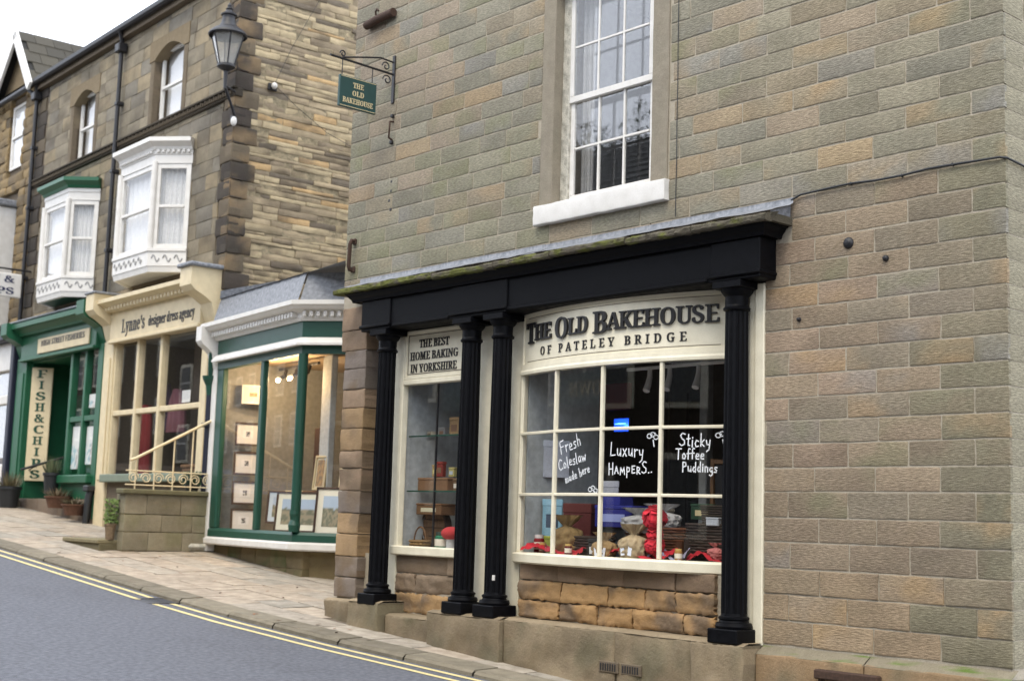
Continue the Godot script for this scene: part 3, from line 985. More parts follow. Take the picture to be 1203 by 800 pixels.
func build_bakery_front() -> void:
	F = IDENT
	var t := thing("bakery_shopfront", "black and cream shopfront with fluted columns, bow window and mossy stone canopy", "shopfront", Vector3(-4.7, 0, 0.1))
	for x in [-7.07, -5.67, -5.2, -2.31]: column(t, x)
	# cream boards behind the columns
	for q in [[-7.3, -7.04, -0.14, -0.1], [-6.02, -5.5, -0.13, -0.08], [-5.5, -5.42, -0.13, -0.055], [-5.415, -5.06, -0.13, -0.07], [-2.52, -2.26, -0.13, -0.03], [-2.26, -2.19, -0.13, 0.0], [-2.19, -2.1, -0.13, 0.018]]:
		pbox(t, "cream_board", m.cream_paint, q[0], -0.02, q[2], q[1], 2.86, q[3], 0.006)
	# entablature
	pbox(t, "frieze", m.black_paint, -7.4, 2.875, -0.1, -2.0, 3.22, 0.2, 0.006)
	for q in [[-7.42, -6.9], [-5.88, -5.03], [-2.5, -1.99]]:
		pbox(t, "frieze_block", m.black_paint, q[0], 2.87, 0.0, q[1], 3.2, 0.215, 0.008)
		pbox(t, "block_moulding", m.black_paint, q[0] - 0.012, 2.9, 0.0, q[1] + 0.012, 2.935, 0.24, 0.01)
	for q in [[-6.865, -5.915], [-5.055, -2.535]]: pbox(t, "frieze_moulding", m.black_paint, q[0], 2.88, 0.15, q[1], 2.925, 0.222, 0.012)
	var b := M(t)
	b.sweep([Vector2(0, 0), Vector2(0.02, 0), Vector2(0.03, 0.03), Vector2(0.05, 0.05), Vector2(0.07, 0.08), Vector2(0.085, 0.085), Vector2(0.085, 0.1), Vector2(0, 0.1)], [Vector3(-7.55, 3.2, 0.0), Vector3(-7.55, 3.2, 0.215), Vector3(-1.96, 3.2, 0.215), Vector3(-1.96, 3.2, 0.0)])
	b.box(-7.5, 3.2, 0.0, -1.98, 3.295, 0.2)
	part(t, "cornice", b, m.black_paint)
	# stone canopy slabs with moss, then the lead over them
	var xs := [-7.8, -6.9, -6.05, -5.1, -4.3, -3.35, -2.6, -1.83]
	for k in 7:
		b = M(t)
		var x0: float = xs[k] + 0.004
		var x1: float = xs[k + 1] - 0.004
		var dy := rng.randf_range(-0.008, 0.008)
		var zf := 0.355 + rng.randf_range(-0.006, 0.012)
		var far := clampf((-x0 - 1.8) / 6.0, 0, 1)
		var base := lin(104, 98, 84)
		var paint := func(u: float, w: float) -> Color:
			var X := lerpf(x0, x1, u)
			var q := nz.get_noise_2d(X * 9.0, w * 3.0 + 50.0) + 0.5 * nz.get_noise_2d(X * 30.0, w * 9.0)
			return base.lerp(lin(108, 112, 52), clampf((q + far * 0.75 - 0.25) * 2.2, 0, 1)) * (1.0 + 0.3 * nz.get_noise_2d(X * 40.0, w * 12.0))
		var prof := [Vector2(zf - 0.08, 3.288), Vector2(zf - 0.012, 3.29), Vector2(zf, 3.303), Vector2(zf, 3.333), Vector2(zf - 0.015, 3.348), Vector2(zf - 0.08, 3.366), Vector2(zf - 0.18, 3.386)]
		for s in 6:
			var pa: Vector2 = prof[s]
			var pc: Vector2 = prof[s + 1]
			b.grid(40, 2, func(u, w):
				var X := lerpf(x0, x1, u)
				var q := pa.lerp(pc, w)
				var j := nz.get_noise_2d(X * 16.0, 7.0 + s + w) * 0.014 + nz.get_noise_2d(X * 55.0, 27.0 + (s + w) * 4.0) * 0.012
				return Vector3(X, q.y + dy + j * 0.5, q.x + j), func(u, w): return paint.call(u, (s + w) / 6.0))
		b.col = base
		for xx in [x0, x1]:
			var P := []
			for q in prof: P.append(Vector3(xx, q.y + dy, q.x))
			for q in range(1, 6):
				if xx == x0: b.tri(P[0], P[q], P[q + 1])
				else: b.tri(P[0], P[q + 1], P[q])
		b.box(x0, 3.296, 0.0, x1, 3.36, zf - 0.08)
		part(t, "canopy_slab", b, m.moss_stone)
	xs = [-7.75, -6.3, -4.75, -3.1, -1.84]
	for k in 4:
		b = M(t)
		var x0: float = xs[k]
		var x1: float = xs[k + 1] + 0.03
		var li := 0.003 * (k % 2)
		b.grid(30, 6, func(u, w):
			var X := lerpf(x0, x1, u)
			var j := 0.008 * nz.get_noise_2d(X * 10.0, w * 5.0)
			if w > 0.8: return Vector3(X, lerpf(3.463, 3.515, (w - 0.8) * 5.0) + j * 0.4 + li, 0.022 + li)
			return Vector3(X, lerpf(3.372, 3.463, w / 0.8) + j + li, lerpf(0.30 + 0.02 * nz.get_noise_1d(X * 7.0), 0.024, w / 0.8) + li))
		part(t, "lead_flashing", b, m.lead)
	b = M(t)
	b.quad(Vector3(-1.842, 3.35, 0.02), Vector3(-1.842, 3.35, 0.28), Vector3(-1.838, 3.37, 0.28), Vector3(-1.838, 3.47, 0.02))
	part(t, "lead_end", b, m.lead)
	# left shop window
	var w := Node3D.new()
	w.name = "small_shop_window"
	t.add_child(w, true)
	pbox(w, "stile", m.cream_paint, -7.04, 0.5, -0.14, -6.98, 2.86, -0.06, 0.006)
	pbox(w, "sill", m.cream_paint, -7.08, 0.505, -0.16, -5.95, 0.6, -0.035, 0.012)
	pbox(w, "head", m.cream_paint, -6.98, 2.29, -0.14, -6.0, 2.345, -0.055, 0.008)
	var pane := M(w)
	pane.quad(Vector3(-6.99, 0.59, -0.123), Vector3(-5.98, 0.59, -0.123), Vector3(-5.98, 2.3, -0.123), Vector3(-6.99, 2.3, -0.123))
	part(w, "pane", pane, m.glass)
	var sg := pbox(t, "sign_board", m.cream_paint, -6.98, 2.345, -0.14, -6.0, 2.87, -0.075, 0.004)
	for q in [[-6.93, 2.40, -6.03, 2.408], [-6.93, 2.812, -6.03, 2.82], [-6.93, 2.408, -6.922, 2.812]]: pbox(sg, "pinstripe", m.mortar_dark, q[0], q[1], -0.0752, q[2], q[3], -0.0722, 0.0)
	for q in [[-6.98, 2.345, -6.0, 2.375], [-6.98, 2.84, -6.0, 2.87], [-6.98, 2.375, -6.95, 2.84]]: pbox(sg, "moulding", m.cream_paint, q[0], q[1], -0.1, q[2], q[3], -0.06, 0.006)
	text(sg, "lettering", "THE BEST", Vector3(-6.49, 2.72, -0.071), Basis(), 0.088, m.letter_black, 0.50, 0.008)
	text(sg, "lettering", "HOME BAKING", Vector3(-6.49, 2.592, -0.071), Basis(), 0.088, m.letter_black, 0.80, 0.008)
	text(sg, "lettering", "IN YORKSHIRE", Vector3(-6.49, 2.462, -0.071), Basis(), 0.088, m.letter_black, 0.77, 0.008)
	# bow window
	w = Node3D.new()
	w.name = "bow_window"
	t.add_child(w, true)
	var path := []
	for k in 25: path.append(bow(k / 24.0))
	b = M(w)
	b.sweep([Vector2(-0.06, 0.5), Vector2(0.03, 0.5), Vector2(0.05, 0.515), Vector2(0.05, 0.585), Vector2(0.04, 0.597), Vector2(0.0, 0.605), Vector2(-0.06, 0.605)], path)
	part(w, "sill", b, m.cream_paint)
	b = M(w)
	b.sweep([Vector2(-0.05, 2.285), Vector2(0.025, 2.285), Vector2(0.028, 2.31), Vector2(0.02, 2.33), Vector2(0.02, 2.355), Vector2(-0.05, 2.355)], path)
	part(w, "head", b, m.cream_paint)
	var yr := [0.605, 1.143, 1.72, 2.285]
	for k in 5:
		b = M(w)
		var u := k / 4.0
		var hw := 0.016
		if k == 0 or k == 4: hw = 0.024
		var keep := b.t
		b.t = keep * Transform3D(bow_basis(clampf(u, 0.01, 0.99)), bow(u))
		b.box(-hw, 0.605, -0.03, hw, 2.285, 0.012, 0.006)
		part(w, "glazing_bar", b, m.cream_paint)
	var names := ["Fresh", "Luxury", "Sticky"]
	for k in 4:
		var A := bow(k / 4.0)
		var B := bow((k + 1) / 4.0)
		var d := (B - A)
		var L := d.length()
		var n := d.normalized().cross(Vector3.UP)
		var bas := Basis(d.normalized(), Vector3.UP, n)
		var mid := (A + B) / 2
		for y in [1.143, 1.72]:
			b = M(w)
			b.t = b.t * Transform3D(bas, mid)
			b.box(-L / 2 + 0.012, y - 0.014, -0.028, L / 2 - 0.012, y + 0.014, 0.011, 0.005)
			part(w, "glazing_bar", b, m.cream_paint)
		for r in 3:
			b = M(w)
			var wob := Basis.from_euler(Vector3(rng.randf_range(-0.008, 0.008), rng.randf_range(-0.008, 0.008), 0))
			b.t = b.t * Transform3D(bas * wob, mid + Vector3(0, (yr[r] + yr[r + 1]) / 2, 0) - n * 0.014)
			var ph: float = (yr[r + 1] - yr[r]) / 2 + 0.004
			b.quad(Vector3(-L / 2 + 0.008, -ph, 0), Vector3(L / 2 - 0.008, -ph, 0), Vector3(L / 2 - 0.008, ph, 0), Vector3(-L / 2 + 0.008, ph, 0))
			part(w, "pane", b, m.glass)
	# writing on the panes in white marker
	chalk_on(w, 1, [["Fresh", -0.24, 1.51, 0.115, 0.26], ["Coleslaw", -0.26, 1.36, 0.098, 0.24], ["made here", -0.16, 1.245, 0.075, 0.3]])
	chalk_on(w, 2, [["Luxury", -0.23, 1.48, 0.118, -0.02], ["HAMpERS..", -0.24, 1.32, 0.1, 0.03]])
	chalk_on(w, 3, [["Sticky", -0.16, 1.56, 0.105, -0.04], ["Toffee", -0.19, 1.455, 0.088, -0.02], ["Puddings", -0.13, 1.345, 0.082, -0.01]])
	# curved sign board over it
	b = M(t)
	b.sweep([Vector2(-0.05, 2.355), Vector2(0.0, 2.355), Vector2(0.0, 2.872), Vector2(-0.05, 2.872)], path)
	sg = part(t, "curved_sign_board", b, m.cream_paint)
	for q in [[2.356, 2.385], [2.845, 2.871]]:
		b = M(sg)
		b.sweep([Vector2(-0.01, q[0]), Vector2(0.014, q[0]), Vector2(0.014, q[1]), Vector2(-0.01, q[1])], path)
		part(sg, "moulding", b, m.cream_paint)
	for q in [[2.405, 2.41], [2.822, 2.827]]:
		b = M(sg)
		b.sweep([Vector2(0.0, q[0]), Vector2(0.0025, q[0]), Vector2(0.0025, q[1]), Vector2(0.0, q[1])], path.slice(1, 24))
		part(sg, "pinstripe", b, m.mortar_dark)
	for k in [0, 1]:
		b = M(sg)
		var u: float = [0.008, 0.992][k]
		b.t = b.t * Transform3D(bow_basis(u), bow(u))
		b.box(-0.02, 2.356, -0.02, 0.02, 2.87, 0.016, 0.005)
		part(sg, "moulding", b, m.cream_paint)
	letters_on_bow(sg, "THE OLD BAKEHOUSE", 2.672, 0.155, 0.2, 0.04, 0.955, m.letter_black, true, 0.022)
	letters_on_bow(sg, "OF PATELEY BRIDGE", 2.49, 0.08, 0.08, 0.13, 0.85, m.letter_black, false, 0.006)
	pbox(t, "paint_chip", m.white_paint, -5.15, 0.33, 0.165, -5.125, 0.38, 0.186, 0.003)
	hanging_sign()

func letters_on_bow(sg: Node, words: String, y: float, cap: float, first_cap: float, u0: float, u1: float, material: Material, tall: bool, depth: float) -> void:
	var f := SystemFont.new()
	f.font_names = PackedStringArray(["Droid Serif"])
	f.font_weight = 700
	var adv := []
	var total := 0.0
	var starts := true
	for k in words.length():
		var ch := words[k]
		var big := starts and tall
		starts = ch == " "
		var size := 48.0 * (first_cap / cap if big else 1.0)
		var a := f.get_string_size(ch, HORIZONTAL_ALIGNMENT_LEFT, -1, 48).x * size / 48.0
		if ch == " ": a = 16.0
		if not tall: a += 13.0
		adv.append([ch, total + a / 2, big])
		total += a
	for q in adv:
		if q[0] == " ": continue
		var u: float = lerpf(u0, u1, q[1] / total)
		var h := first_cap if q[2] else cap
		text(sg, "letter", q[0], bow(u, depth / 2 + 0.001) + Vector3(0, y, 0), bow_basis(u), h, material, 0.0, depth)

# a small marker-pen alphabet: strokes in a box one unit high
func glyph(ch: String) -> Array:
	var G := {
		"F": [0.55, [[0.5, 1], [0.05, 0.96], [0.08, 0.0]], [[0.06, 0.5], [0.4, 0.53]]],
		"r": [0.35, [[0.05, 0.55], [0.07, 0]], [[0.07, 0.35], [0.2, 0.52], [0.33, 0.5]]],
		"e": [0.42, [[0.05, 0.28], [0.36, 0.32], [0.32, 0.52], [0.15, 0.55], [0.04, 0.3], [0.1, 0.05], [0.35, 0.05]]],
		"s": [0.38, [[0.33, 0.5], [0.12, 0.54], [0.08, 0.38], [0.3, 0.22], [0.26, 0.03], [0.03, 0.04]]],
		"h": [0.42, [[0.06, 1], [0.07, 0]], [[0.07, 0.35], [0.22, 0.52], [0.34, 0.42], [0.36, 0]]],
		"C": [0.62, [[0.55, 0.85], [0.35, 1.0], [0.1, 0.75], [0.06, 0.3], [0.25, 0.0], [0.58, 0.12]]],
		"o": [0.42, [[0.2, 0.55], [0.05, 0.4], [0.08, 0.06], [0.28, 0.03], [0.37, 0.3], [0.2, 0.55]]],
		"l": [0.2, [[0.08, 1], [0.07, 0.05], [0.15, 0.0]]],
		"a": [0.44, [[0.34, 0.5], [0.12, 0.5], [0.05, 0.2], [0.16, 0.02], [0.34, 0.25], [0.35, 0.5], [0.37, 0.0]]],
		"w": [0.56, [[0.03, 0.52], [0.12, 0.02], [0.26, 0.4], [0.4, 0.02], [0.52, 0.52]]],
		"m": [0.6, [[0.05, 0.52], [0.06, 0]], [[0.06, 0.4], [0.2, 0.52], [0.28, 0.4], [0.28, 0]], [[0.28, 0.38], [0.42, 0.52], [0.52, 0.4], [0.53, 0]]],
		"d": [0.44, [[0.34, 0.42], [0.14, 0.52], [0.05, 0.22], [0.16, 0.02], [0.33, 0.15]], [[0.36, 1], [0.35, 0]]],
		"L": [0.55, [[0.12, 1.0], [0.08, 0.02], [0.5, 0.08]]],
		"u": [0.44, [[0.05, 0.52], [0.08, 0.08], [0.24, 0.03], [0.35, 0.3], [0.36, 0.52], [0.38, 0.0]]],
		"x": [0.42, [[0.04, 0.52], [0.36, 0.0]], [[0.35, 0.54], [0.04, 0.0]]],
		"y": [0.42, [[0.04, 0.52], [0.1, 0.18], [0.3, 0.2]], [[0.36, 0.54], [0.3, -0.2], [0.1, -0.36]]],
		"H": [0.56, [[0.08, 1], [0.06, 0]], [[0.06, 0.48], [0.46, 0.5]], [[0.48, 1], [0.47, 0]]],
		"A": [0.5, [[0.03, 0], [0.22, 0.62], [0.42, 0]], [[0.1, 0.24], [0.36, 0.24]]],
		"M": [0.6, [[0.04, 0], [0.1, 0.6], [0.28, 0.2], [0.46, 0.6], [0.52, 0]]],
		"p": [0.46, [[0.08, 0.6], [0.06, -0.3]], [[0.08, 0.58], [0.36, 0.5], [0.34, 0.22], [0.07, 0.16]]],
		"E": [0.44, [[0.38, 0.6], [0.08, 0.6], [0.07, 0], [0.38, 0.02]], [[0.08, 0.3], [0.3, 0.32]]],
		"R": [0.48, [[0.07, 0], [0.08, 0.6], [0.36, 0.52], [0.32, 0.3], [0.08, 0.28], [0.4, 0]]],
		"S": [0.55, [[0.48, 0.92], [0.25, 1.0], [0.08, 0.8], [0.2, 0.58], [0.44, 0.42], [0.46, 0.12], [0.2, 0.0], [0.02, 0.12]]],
		"t": [0.32, [[0.14, 0.9], [0.13, 0.04], [0.27, 0.03]], [[0.0, 0.55], [0.28, 0.58]]],
		"i": [0.18, [[0.08, 0.5], [0.08, 0]], [[0.08, 0.7], [0.09, 0.74]]],
		"c": [0.38, [[0.33, 0.46], [0.15, 0.54], [0.05, 0.28], [0.14, 0.02], [0.34, 0.08]]],
		"k": [0.4, [[0.06, 1], [0.07, 0]], [[0.34, 0.52], [0.08, 0.24], [0.36, 0.0]]],
		"T": [0.56, [[0.0, 0.98], [0.55, 1.0]], [[0.27, 0.98], [0.26, 0]]],
		"f": [0.34, [[0.32, 0.95], [0.18, 1.0], [0.12, 0.8], [0.12, 0.0]], [[0.0, 0.5], [0.3, 0.53]]],
		"P": [0.52, [[0.08, 0], [0.08, 1], [0.4, 0.95], [0.44, 0.62], [0.09, 0.48]]],
		"n": [0.42, [[0.06, 0.52], [0.07, 0]], [[0.07, 0.38], [0.22, 0.52], [0.34, 0.42], [0.35, 0]]],
		"g": [0.42, [[0.34, 0.48], [0.12, 0.5], [0.06, 0.22], [0.2, 0.06], [0.34, 0.25], [0.35, -0.2], [0.18, -0.36], [0.04, -0.25]]],
		".": [0.2, [[0.06, 0.02], [0.1, 0.03]]], " ": [0.3],
	}
	return G.get(ch, [0.3])

func ribbon(b: MB, pts: Array, w: float, z: float) -> void:
	for k in pts.size() - 1:
		var a := Vector2(pts[k].x, pts[k].y)
		var c := Vector2(pts[k + 1].x, pts[k + 1].y)
		var d := (c - a).normalized() * w * 0.5
		var s := Vector2(-d.y, d.x)
		a -= d; c += d
		b.quad(Vector3(a.x - s.x, a.y - s.y, z), Vector3(c.x - s.x, c.y - s.y, z), Vector3(c.x + s.x, c.y + s.y, z), Vector3(a.x + s.x, a.y + s.y, z))

func chalk_on(w: Node, k: int, lines: Array) -> void:
	var A := bow(k / 4.0)
	var B := bow((k + 1) / 4.0)
	var d := (B - A)
	var n := d.normalized().cross(Vector3.UP)
	for ln in lines:
		var b := M(w)
		b.t = b.t * Transform3D(Basis(d.normalized(), Vector3.UP, n), (A + B) / 2 - n * 0.009)
		var x := 0.0
		var h: float = ln[3]
		var rot: float = ln[4]
		for i in ln[0].length():
			var g := glyph(ln[0][i])
			var up := rng.randf_range(-0.06, 0.06)
			for s in range(1, g.size()):
				var pts := []
				for q in g[s]:
					var lp := Vector2((x + q[0]) * h, (q[1] + up) * h)
					lp = lp.rotated(rot)
					pts.append(Vector2(ln[1], ln[2]) + lp)
				ribbon(b, pts, 0.0098, 0.0)
			x += g[0] + 0.1
		part(w, "marker_writing", b, m.chalk_white)
	# a flourish in the upper corner
	if k >= 1:
		var b := M(w)
		b.t = b.t * Transform3D(Basis(d.normalized(), Vector3.UP, n), (A + B) / 2 - n * 0.009)
		for f in 3:
			var cx := 0.2 + f * 0.035
			var cy := 1.64 + 0.014 * sin(f * 2.0)
			if k == 1: cx -= 0.02; cy -= 0.46
			var pts := []
			for q in 9: pts.append(Vector2(cx + cos(q * 0.8) * 0.026, cy + sin(q * 0.8) * 0.024 + q * 0.002))
			ribbon(b, pts, 0.008, 0.0)
		ribbon(b, [Vector2(0.24, 1.61 if k > 1 else 1.17), Vector2(0.25, 1.56 if k > 1 else 1.13)], 0.01, 0.0)
		part(w, "marker_flourish", b, m.chalk_white)

func hanging_sign() -> void:
	var t := thing("hanging_sign", "dark teal hanging sign board on a scrolled wrought iron bracket", "sign", Vector3(-7.3, 5.5, 0.0))
	var X := -7.3
	pbox(t, "wall_plate", m.dark_iron, X - 0.022, 5.45, 0.0, X + 0.022, 6.0, 0.022, 0.004)
	var b := M(t)
	b.tube([Vector3(X, 5.78, 0.02), Vector3(X, 5.79, 0.45), Vector3(X, 5.8, 0.86)], 0.013, 8)
	b.tube([Vector3(X, 5.92, 0.02), Vector3(X, 5.93, 0.2), Vector3(X, 5.86, 0.5), Vector3(X, 5.81, 0.7)], 0.01, 8)
	part(t, "bracket_arm", b, m.dark_iron)
	for q in [[0.12, 5.85, 0.055], [0.7, 5.85, 0.04], [0.1, 5.7, 0.06]]:
		b = M(t)
		var pts := []
		for k in 14:
			var r: float = q[2] * (1.0 - k * 0.055)
			pts.append(Vector3(X, q[1] + r * sin(k * 0.55), q[0] + r * cos(k * 0.55)))
		b.tube(pts, 0.008, 6)
		part(t, "scroll", b, m.dark_iron)
	for z in [0.3, 0.7]:
		b = M(t)
		b.tube([Vector3(X, 5.79, z), Vector3(X, 5.6, z)], 0.006, 6)
		part(t, "hanger", b, m.dark_iron)
	var bd := pbox(t, "board", m.teal_board, X - 0.018, 5.265, 0.245, X + 0.018, 5.615, 0.735, 0.006)
	var bas := Basis(Vector3.UP, PI / 2)
	for q in [["THE", 5.525, 0.14], ["OLD", 5.435, 0.15], ["BAKEHOUSE", 5.345, 0.4]]:
		text(bd, "lettering", q[0], Vector3(X + 0.02, q[1], 0.49), bas, 0.058, m.letter_gold, q[2], 0.004)
	for q in [[5.275, 5.281], [5.599, 5.605]]: pbox(bd, "gold_line", m.letter_gold, X + 0.017, q[0], 0.257, X + 0.02, q[1], 0.723, 0.0)

# ---------------------------------------------------------------- the terrace of shops up the street
# frame: x runs to the right along the facade (0 at the corner of the gable), z out to the street
func terrace_frame() -> Transform3D: return Transform3D(Basis(Vector3.UP, deg_to_rad(-2.7)), Vector3(-14.5, 0, -2.1))

func soot_tone(p: float) -> Color:
	if p < 0.4: return lin(152, 142, 122)
	if p < 0.62: return lin(144, 135, 117)
	if p < 0.8: return lin(134, 128, 116)
	return lin(160, 146, 120)

func rect_hits(r: Array, x0: float, x1: float, y0: float, y1: float) -> bool:
	return x1 > r[0] and x0 < r[1] and y1 > r[2] and y0 < r[3]

# lays courses of blocks over a rectangle, leaving out the openings
func lay(t: Node3D, called: String, x0: float, x1: float, y0: float, y1: float, h: float, lmin: float, lmax: float, holes: Array, tone: Callable, rough: float, material: Material, deep := 0.1, hvar := 0.0, edge := 0.006, extra := Transform3D(), other := Color(0, 0, 0, 0), seg := 4) -> int:
	var y := y0
	var count := 0
	while y < y1 - 0.02:
		var hh := h * (1.0 + rng.randf_range(-hvar, hvar))
		if y + hh > y1 - 0.06: hh = y1 - y
		var x := x0 - rng.randf() * lmin * 0.8
		while x < x1:
			var l := rng.randf_range(lmin, lmax)
			var segs := [[maxf(x, x0), minf(x + l, x1)]]
			x += l
			for r in holes:
				var next := []
				for s in segs:
					if not rect_hits(r, s[0], s[1], y + 0.02, y + hh - 0.02): next.append(s)
					else:
						if s[0] < r[0]: next.append([s[0], r[0]])
						if s[1] > r[1]: next.append([r[1], s[1]])
				segs = next
			for s in segs:
				if s[1] - s[0] < 0.06: continue
				var b := M(t)
				b.t = b.t * extra
				stone(b, s[0] + 0.004, s[1] - 0.004, y + 0.004, y + hh - 0.004, rng.randf_range(-rough, rough) * 1.2, deep, tone.call((s[0] + s[1]) / 2, y), rough, seg, 3, edge, 0.35, other)
				part(t, called, b, material)
				count += 1
		y += hh
	return count

func sash(w: Node3D, x0: float, x1: float, y0: float, y1: float, z: float, frame: Material, glass: Material, extra := Transform3D(), fr := 0.06) -> void:
	var ym := (y0 + y1) / 2
	var bars := [["stile", x0, y0, x0 + fr, y1, 0.0], ["stile", x1 - fr, y0, x1, y1, 0.0], ["rail", x0 + fr, y0, x1 - fr, y0 + fr, 0.0], ["rail", x0 + fr, y1 - fr, x1 - fr, y1, 0.0], ["meeting_rail", x0 + fr, ym - 0.025, x1 - fr, ym + 0.025, 0.006]]
	for q in bars:
		var b := M(w)
		b.t = b.t * extra
		b.box(q[1], q[2], z - 0.06, q[3], q[4], z + q[5], 0.005)
		part(w, q[0], b, frame)
	for r in [[y0 + fr, ym - 0.025, -0.035], [ym + 0.025, y1 - fr, -0.02]]:
		var b := M(w)
		b.t = b.t * extra
		var pz: float = z + r[2]
		b.quad(Vector3(x0 + fr - 0.004, r[0] - 0.004, pz), Vector3(x1 - fr + 0.004, r[0] - 0.004, pz), Vector3(x1 - fr + 0.004, r[1] + 0.004, pz), Vector3(x0 + fr - 0.004, r[1] + 0.004, pz))
		part(w, "pane", b, glass)

func build_terrace() -> void:
	F = terrace_frame()
	var t := thing("terrace_building", "sooty sandstone terrace building with quoins and a string course above two shops", "building", Vector3(-4.5, 0.6, 0))
	var b := M(t)
	b.box(-9.1, 4.35, -8, -0.1, 9.8, -0.4)
	for q in [[-9.1, -0.1, 4.35, 7.7], [-9.1, -0.1, 9.22, 9.8], [-9.1, -7.05, 7.7, 9.22], [-5.95, -3.25, 7.7, 9.22], [-2.05, -0.1, 7.7, 9.22]]: b.box(q[0], q[2], -0.4, q[1], q[3], -0.02)
	b.box(-9.1, -0.2, -8, -0.1, 4.35, -3.5)
	b.box(-0.3, -0.2, -3.5, -0.1, 4.35, -0.12)
	b.box(-4.55, 0.0, -3.5, -4.4, 4.35, -0.12)
	b.box(-9.1, 0.0, -3.5, -8.95, 4.35, -0.12)
	part(t, "wall_core", b, m.mortar_dark)
	# openings: windows upstairs, bays, shopfronts
	var wins := [[-3.25, -2.05], [-7.05, -5.95]]
	var holes := [[-0.42, 0.5, 0.0, 12.0]]
	for w in wins: holes.append([w[0] - 0.16, w[1] + 0.16, 7.62, 9.32])
	holes.append([-3.6, -1.55, 4.7, 7.1]); holes.append([-7.25, -5.45, 4.7, 7.1])
	holes.append([-9.2, -8.55, 0.0, 12.0])
	lay(t, "ashlar", -9.1, -0.4, 4.55, 7.57, 0.265, 0.42, 0.75, holes, func(x, y): return soot_tone(rng.randf()) * rng.randf_range(0.8, 1.0), 0.003, m.rubble, 0.09, 0.12, 0.006, Transform3D(), lin(92, 84, 72) - Color(0, 0, 0, 0.3))
	lay(t, "ashlar", -9.1, -0.4, 7.71, 9.7, 0.265, 0.42, 0.75, holes, func(x, y): return soot_tone(rng.randf()) * rng.randf_range(0.85, 1.05), 0.003, m.rubble, 0.09, 0.12, 0.006, Transform3D(), lin(92, 84, 72) - Color(0, 0, 0, 0.3))
	# string course
	b = M(t)
	b.tinted = true
	b.col = lin(72, 64, 54)
	b.box(-9.1, 7.57, -0.1, 0.06, 7.71, 0.05, 0.01)
	part(t, "string_course", b, m.rubble)
	b = M(t)
	b.tinted = true
	b.col = lin(84, 74, 60)
	for k in 112: b.box(-9.06 + k * 0.081, 7.60, 0.05, -9.015 + k * 0.081, 7.66 if k % 2 else 7.685, 0.085, 0.005)
	b.col = lin(70, 62, 52)
	b.box(-9.1, 7.69, 0.0, 0.09, 7.725, 0.1, 0.006)
	part(t, "string_dentils", b, m.rubble).set_meta("kind", "stuff")
	# quoins at the gable corner and at the far end
	var y := 4.4
	var k := 0
	while y < 9.75:
		var h := 0.3
		var wx := 0.34 if k % 2 == 0 else 0.42
		var wz := 0.42 if k % 2 == 0 else 0.3
		var tone := (lin(74, 67, 60) if k % 3 != 1 else lin(112, 101, 84)) * rng.randf_range(0.8, 1.15)
		b = M(t)
		b.tinted = true
		stone(b, -wx, 0.02, y + 0.008, y + h - 0.008, 0.025, 0.2, tone, 0.004, 6, 5, 0.014, 0.3)
		b.t = b.t * Transform3D(Basis(Vector3.UP, PI / 2), Vector3(0.02, 0, 0))
		stone(b, -0.025, wz, y + 0.008, y + h - 0.008, 0.003, 0.2, tone * 1.15, 0.005, 6, 5, 0.014, 0.35, lin(140, 120, 92))
		part(t, "quoin", b, m.rubble)
		b = M(t)
		b.tinted = true
		stone(b, -9.1, -8.55 - (0.1 if k % 2 == 0 else 0.0), y + 0.008, y + h - 0.008, 0.02, 0.12, tone * 0.9, 0.004, 4, 3, 0.012, 0.3)
		part(t, "quoin", b, m.rubble)
		y += h
		k += 1
	# gable of thin coursed rubble (faces +x)
	var side := Transform3D(Basis(Vector3.UP, PI / 2), Vector3(0, 0, 0))
	lay(t, "rubble_stone", 0.26, 2.5, 4.25, 9.85, 0.09, 0.25, 0.85, [], func(x, _y):
		var p := rng.randf()
		var c := lin(188, 172, 140) if p < 0.45 else (lin(176, 160, 132) if p < 0.72 else (lin(150, 136, 114) if p < 0.86 else (lin(198, 168, 124) if p < 0.94 else lin(120, 110, 96))))
		return c * rng.randf_range(1.0, 1.25), 0.01, m.rubble, 0.09, 0.4, 0.007, side, lin(112, 100, 84) - Color(0, 0, 0, 0.3), 7)
	b = M(t)
	b.t = b.t * side
	b.box(0.0, 3.9, -0.1, 2.75, 9.85, -0.013)
	part(t, "gable_mortar", b, mat("gable_mortar", Color8(186, 172, 146), 0.95, "stain", Vector3(1.5, 1.5, 1.5), "grit", 0.6))
	b = M(t)
	b.t = b.t * side
	b.box(2.75, 3.0, -0.1, 8.0, 9.85, -0.01)
	part(t, "gable_rest", b, m.mortar_dark)
	# upstairs windows
	for w in wins:
		var x0: float = w[0]
		var x1: float = w[1]
		for j in [[x0 - 0.155, x0], [x1, x1 + 0.155]]:
			b = M(t)
			stone(b, j[0], j[1], 7.73, 8.95, 0.012, 0.22, lin(118, 106, 88), 0.003, 3, 10, 0.01, 0.25)
			part(t, "window_jamb", b, m.rubble)
		var poly := PackedVector2Array([Vector2(x0 - 0.2, 8.955), Vector2(x0 - 0.2, 9.34), Vector2(x1 + 0.2, 9.34), Vector2(x1 + 0.2, 8.955), Vector2(x1, 8.955)])
		for q in range(1, 12):
			var u := q / 12.0
			poly.append(Vector2(lerpf(x1, x0, u), 8.955 + 0.2 * sin(u * PI)))
		poly.append(Vector2(x0, 8.955))
		b = M(t)
		b.tinted = true
		b.col = lin(136, 121, 96)
		b.prism(poly, -0.2, 0.016)
		part(t, "window_head", b, m.rubble)
		var wn := Node3D.new()
		wn.name = "upper_window"
		t.add_child(wn, true)
		sash(wn, x0 + 0.01, x1 - 0.01, 7.74, 9.16, -0.14, m.white_paint, m.old_glass)
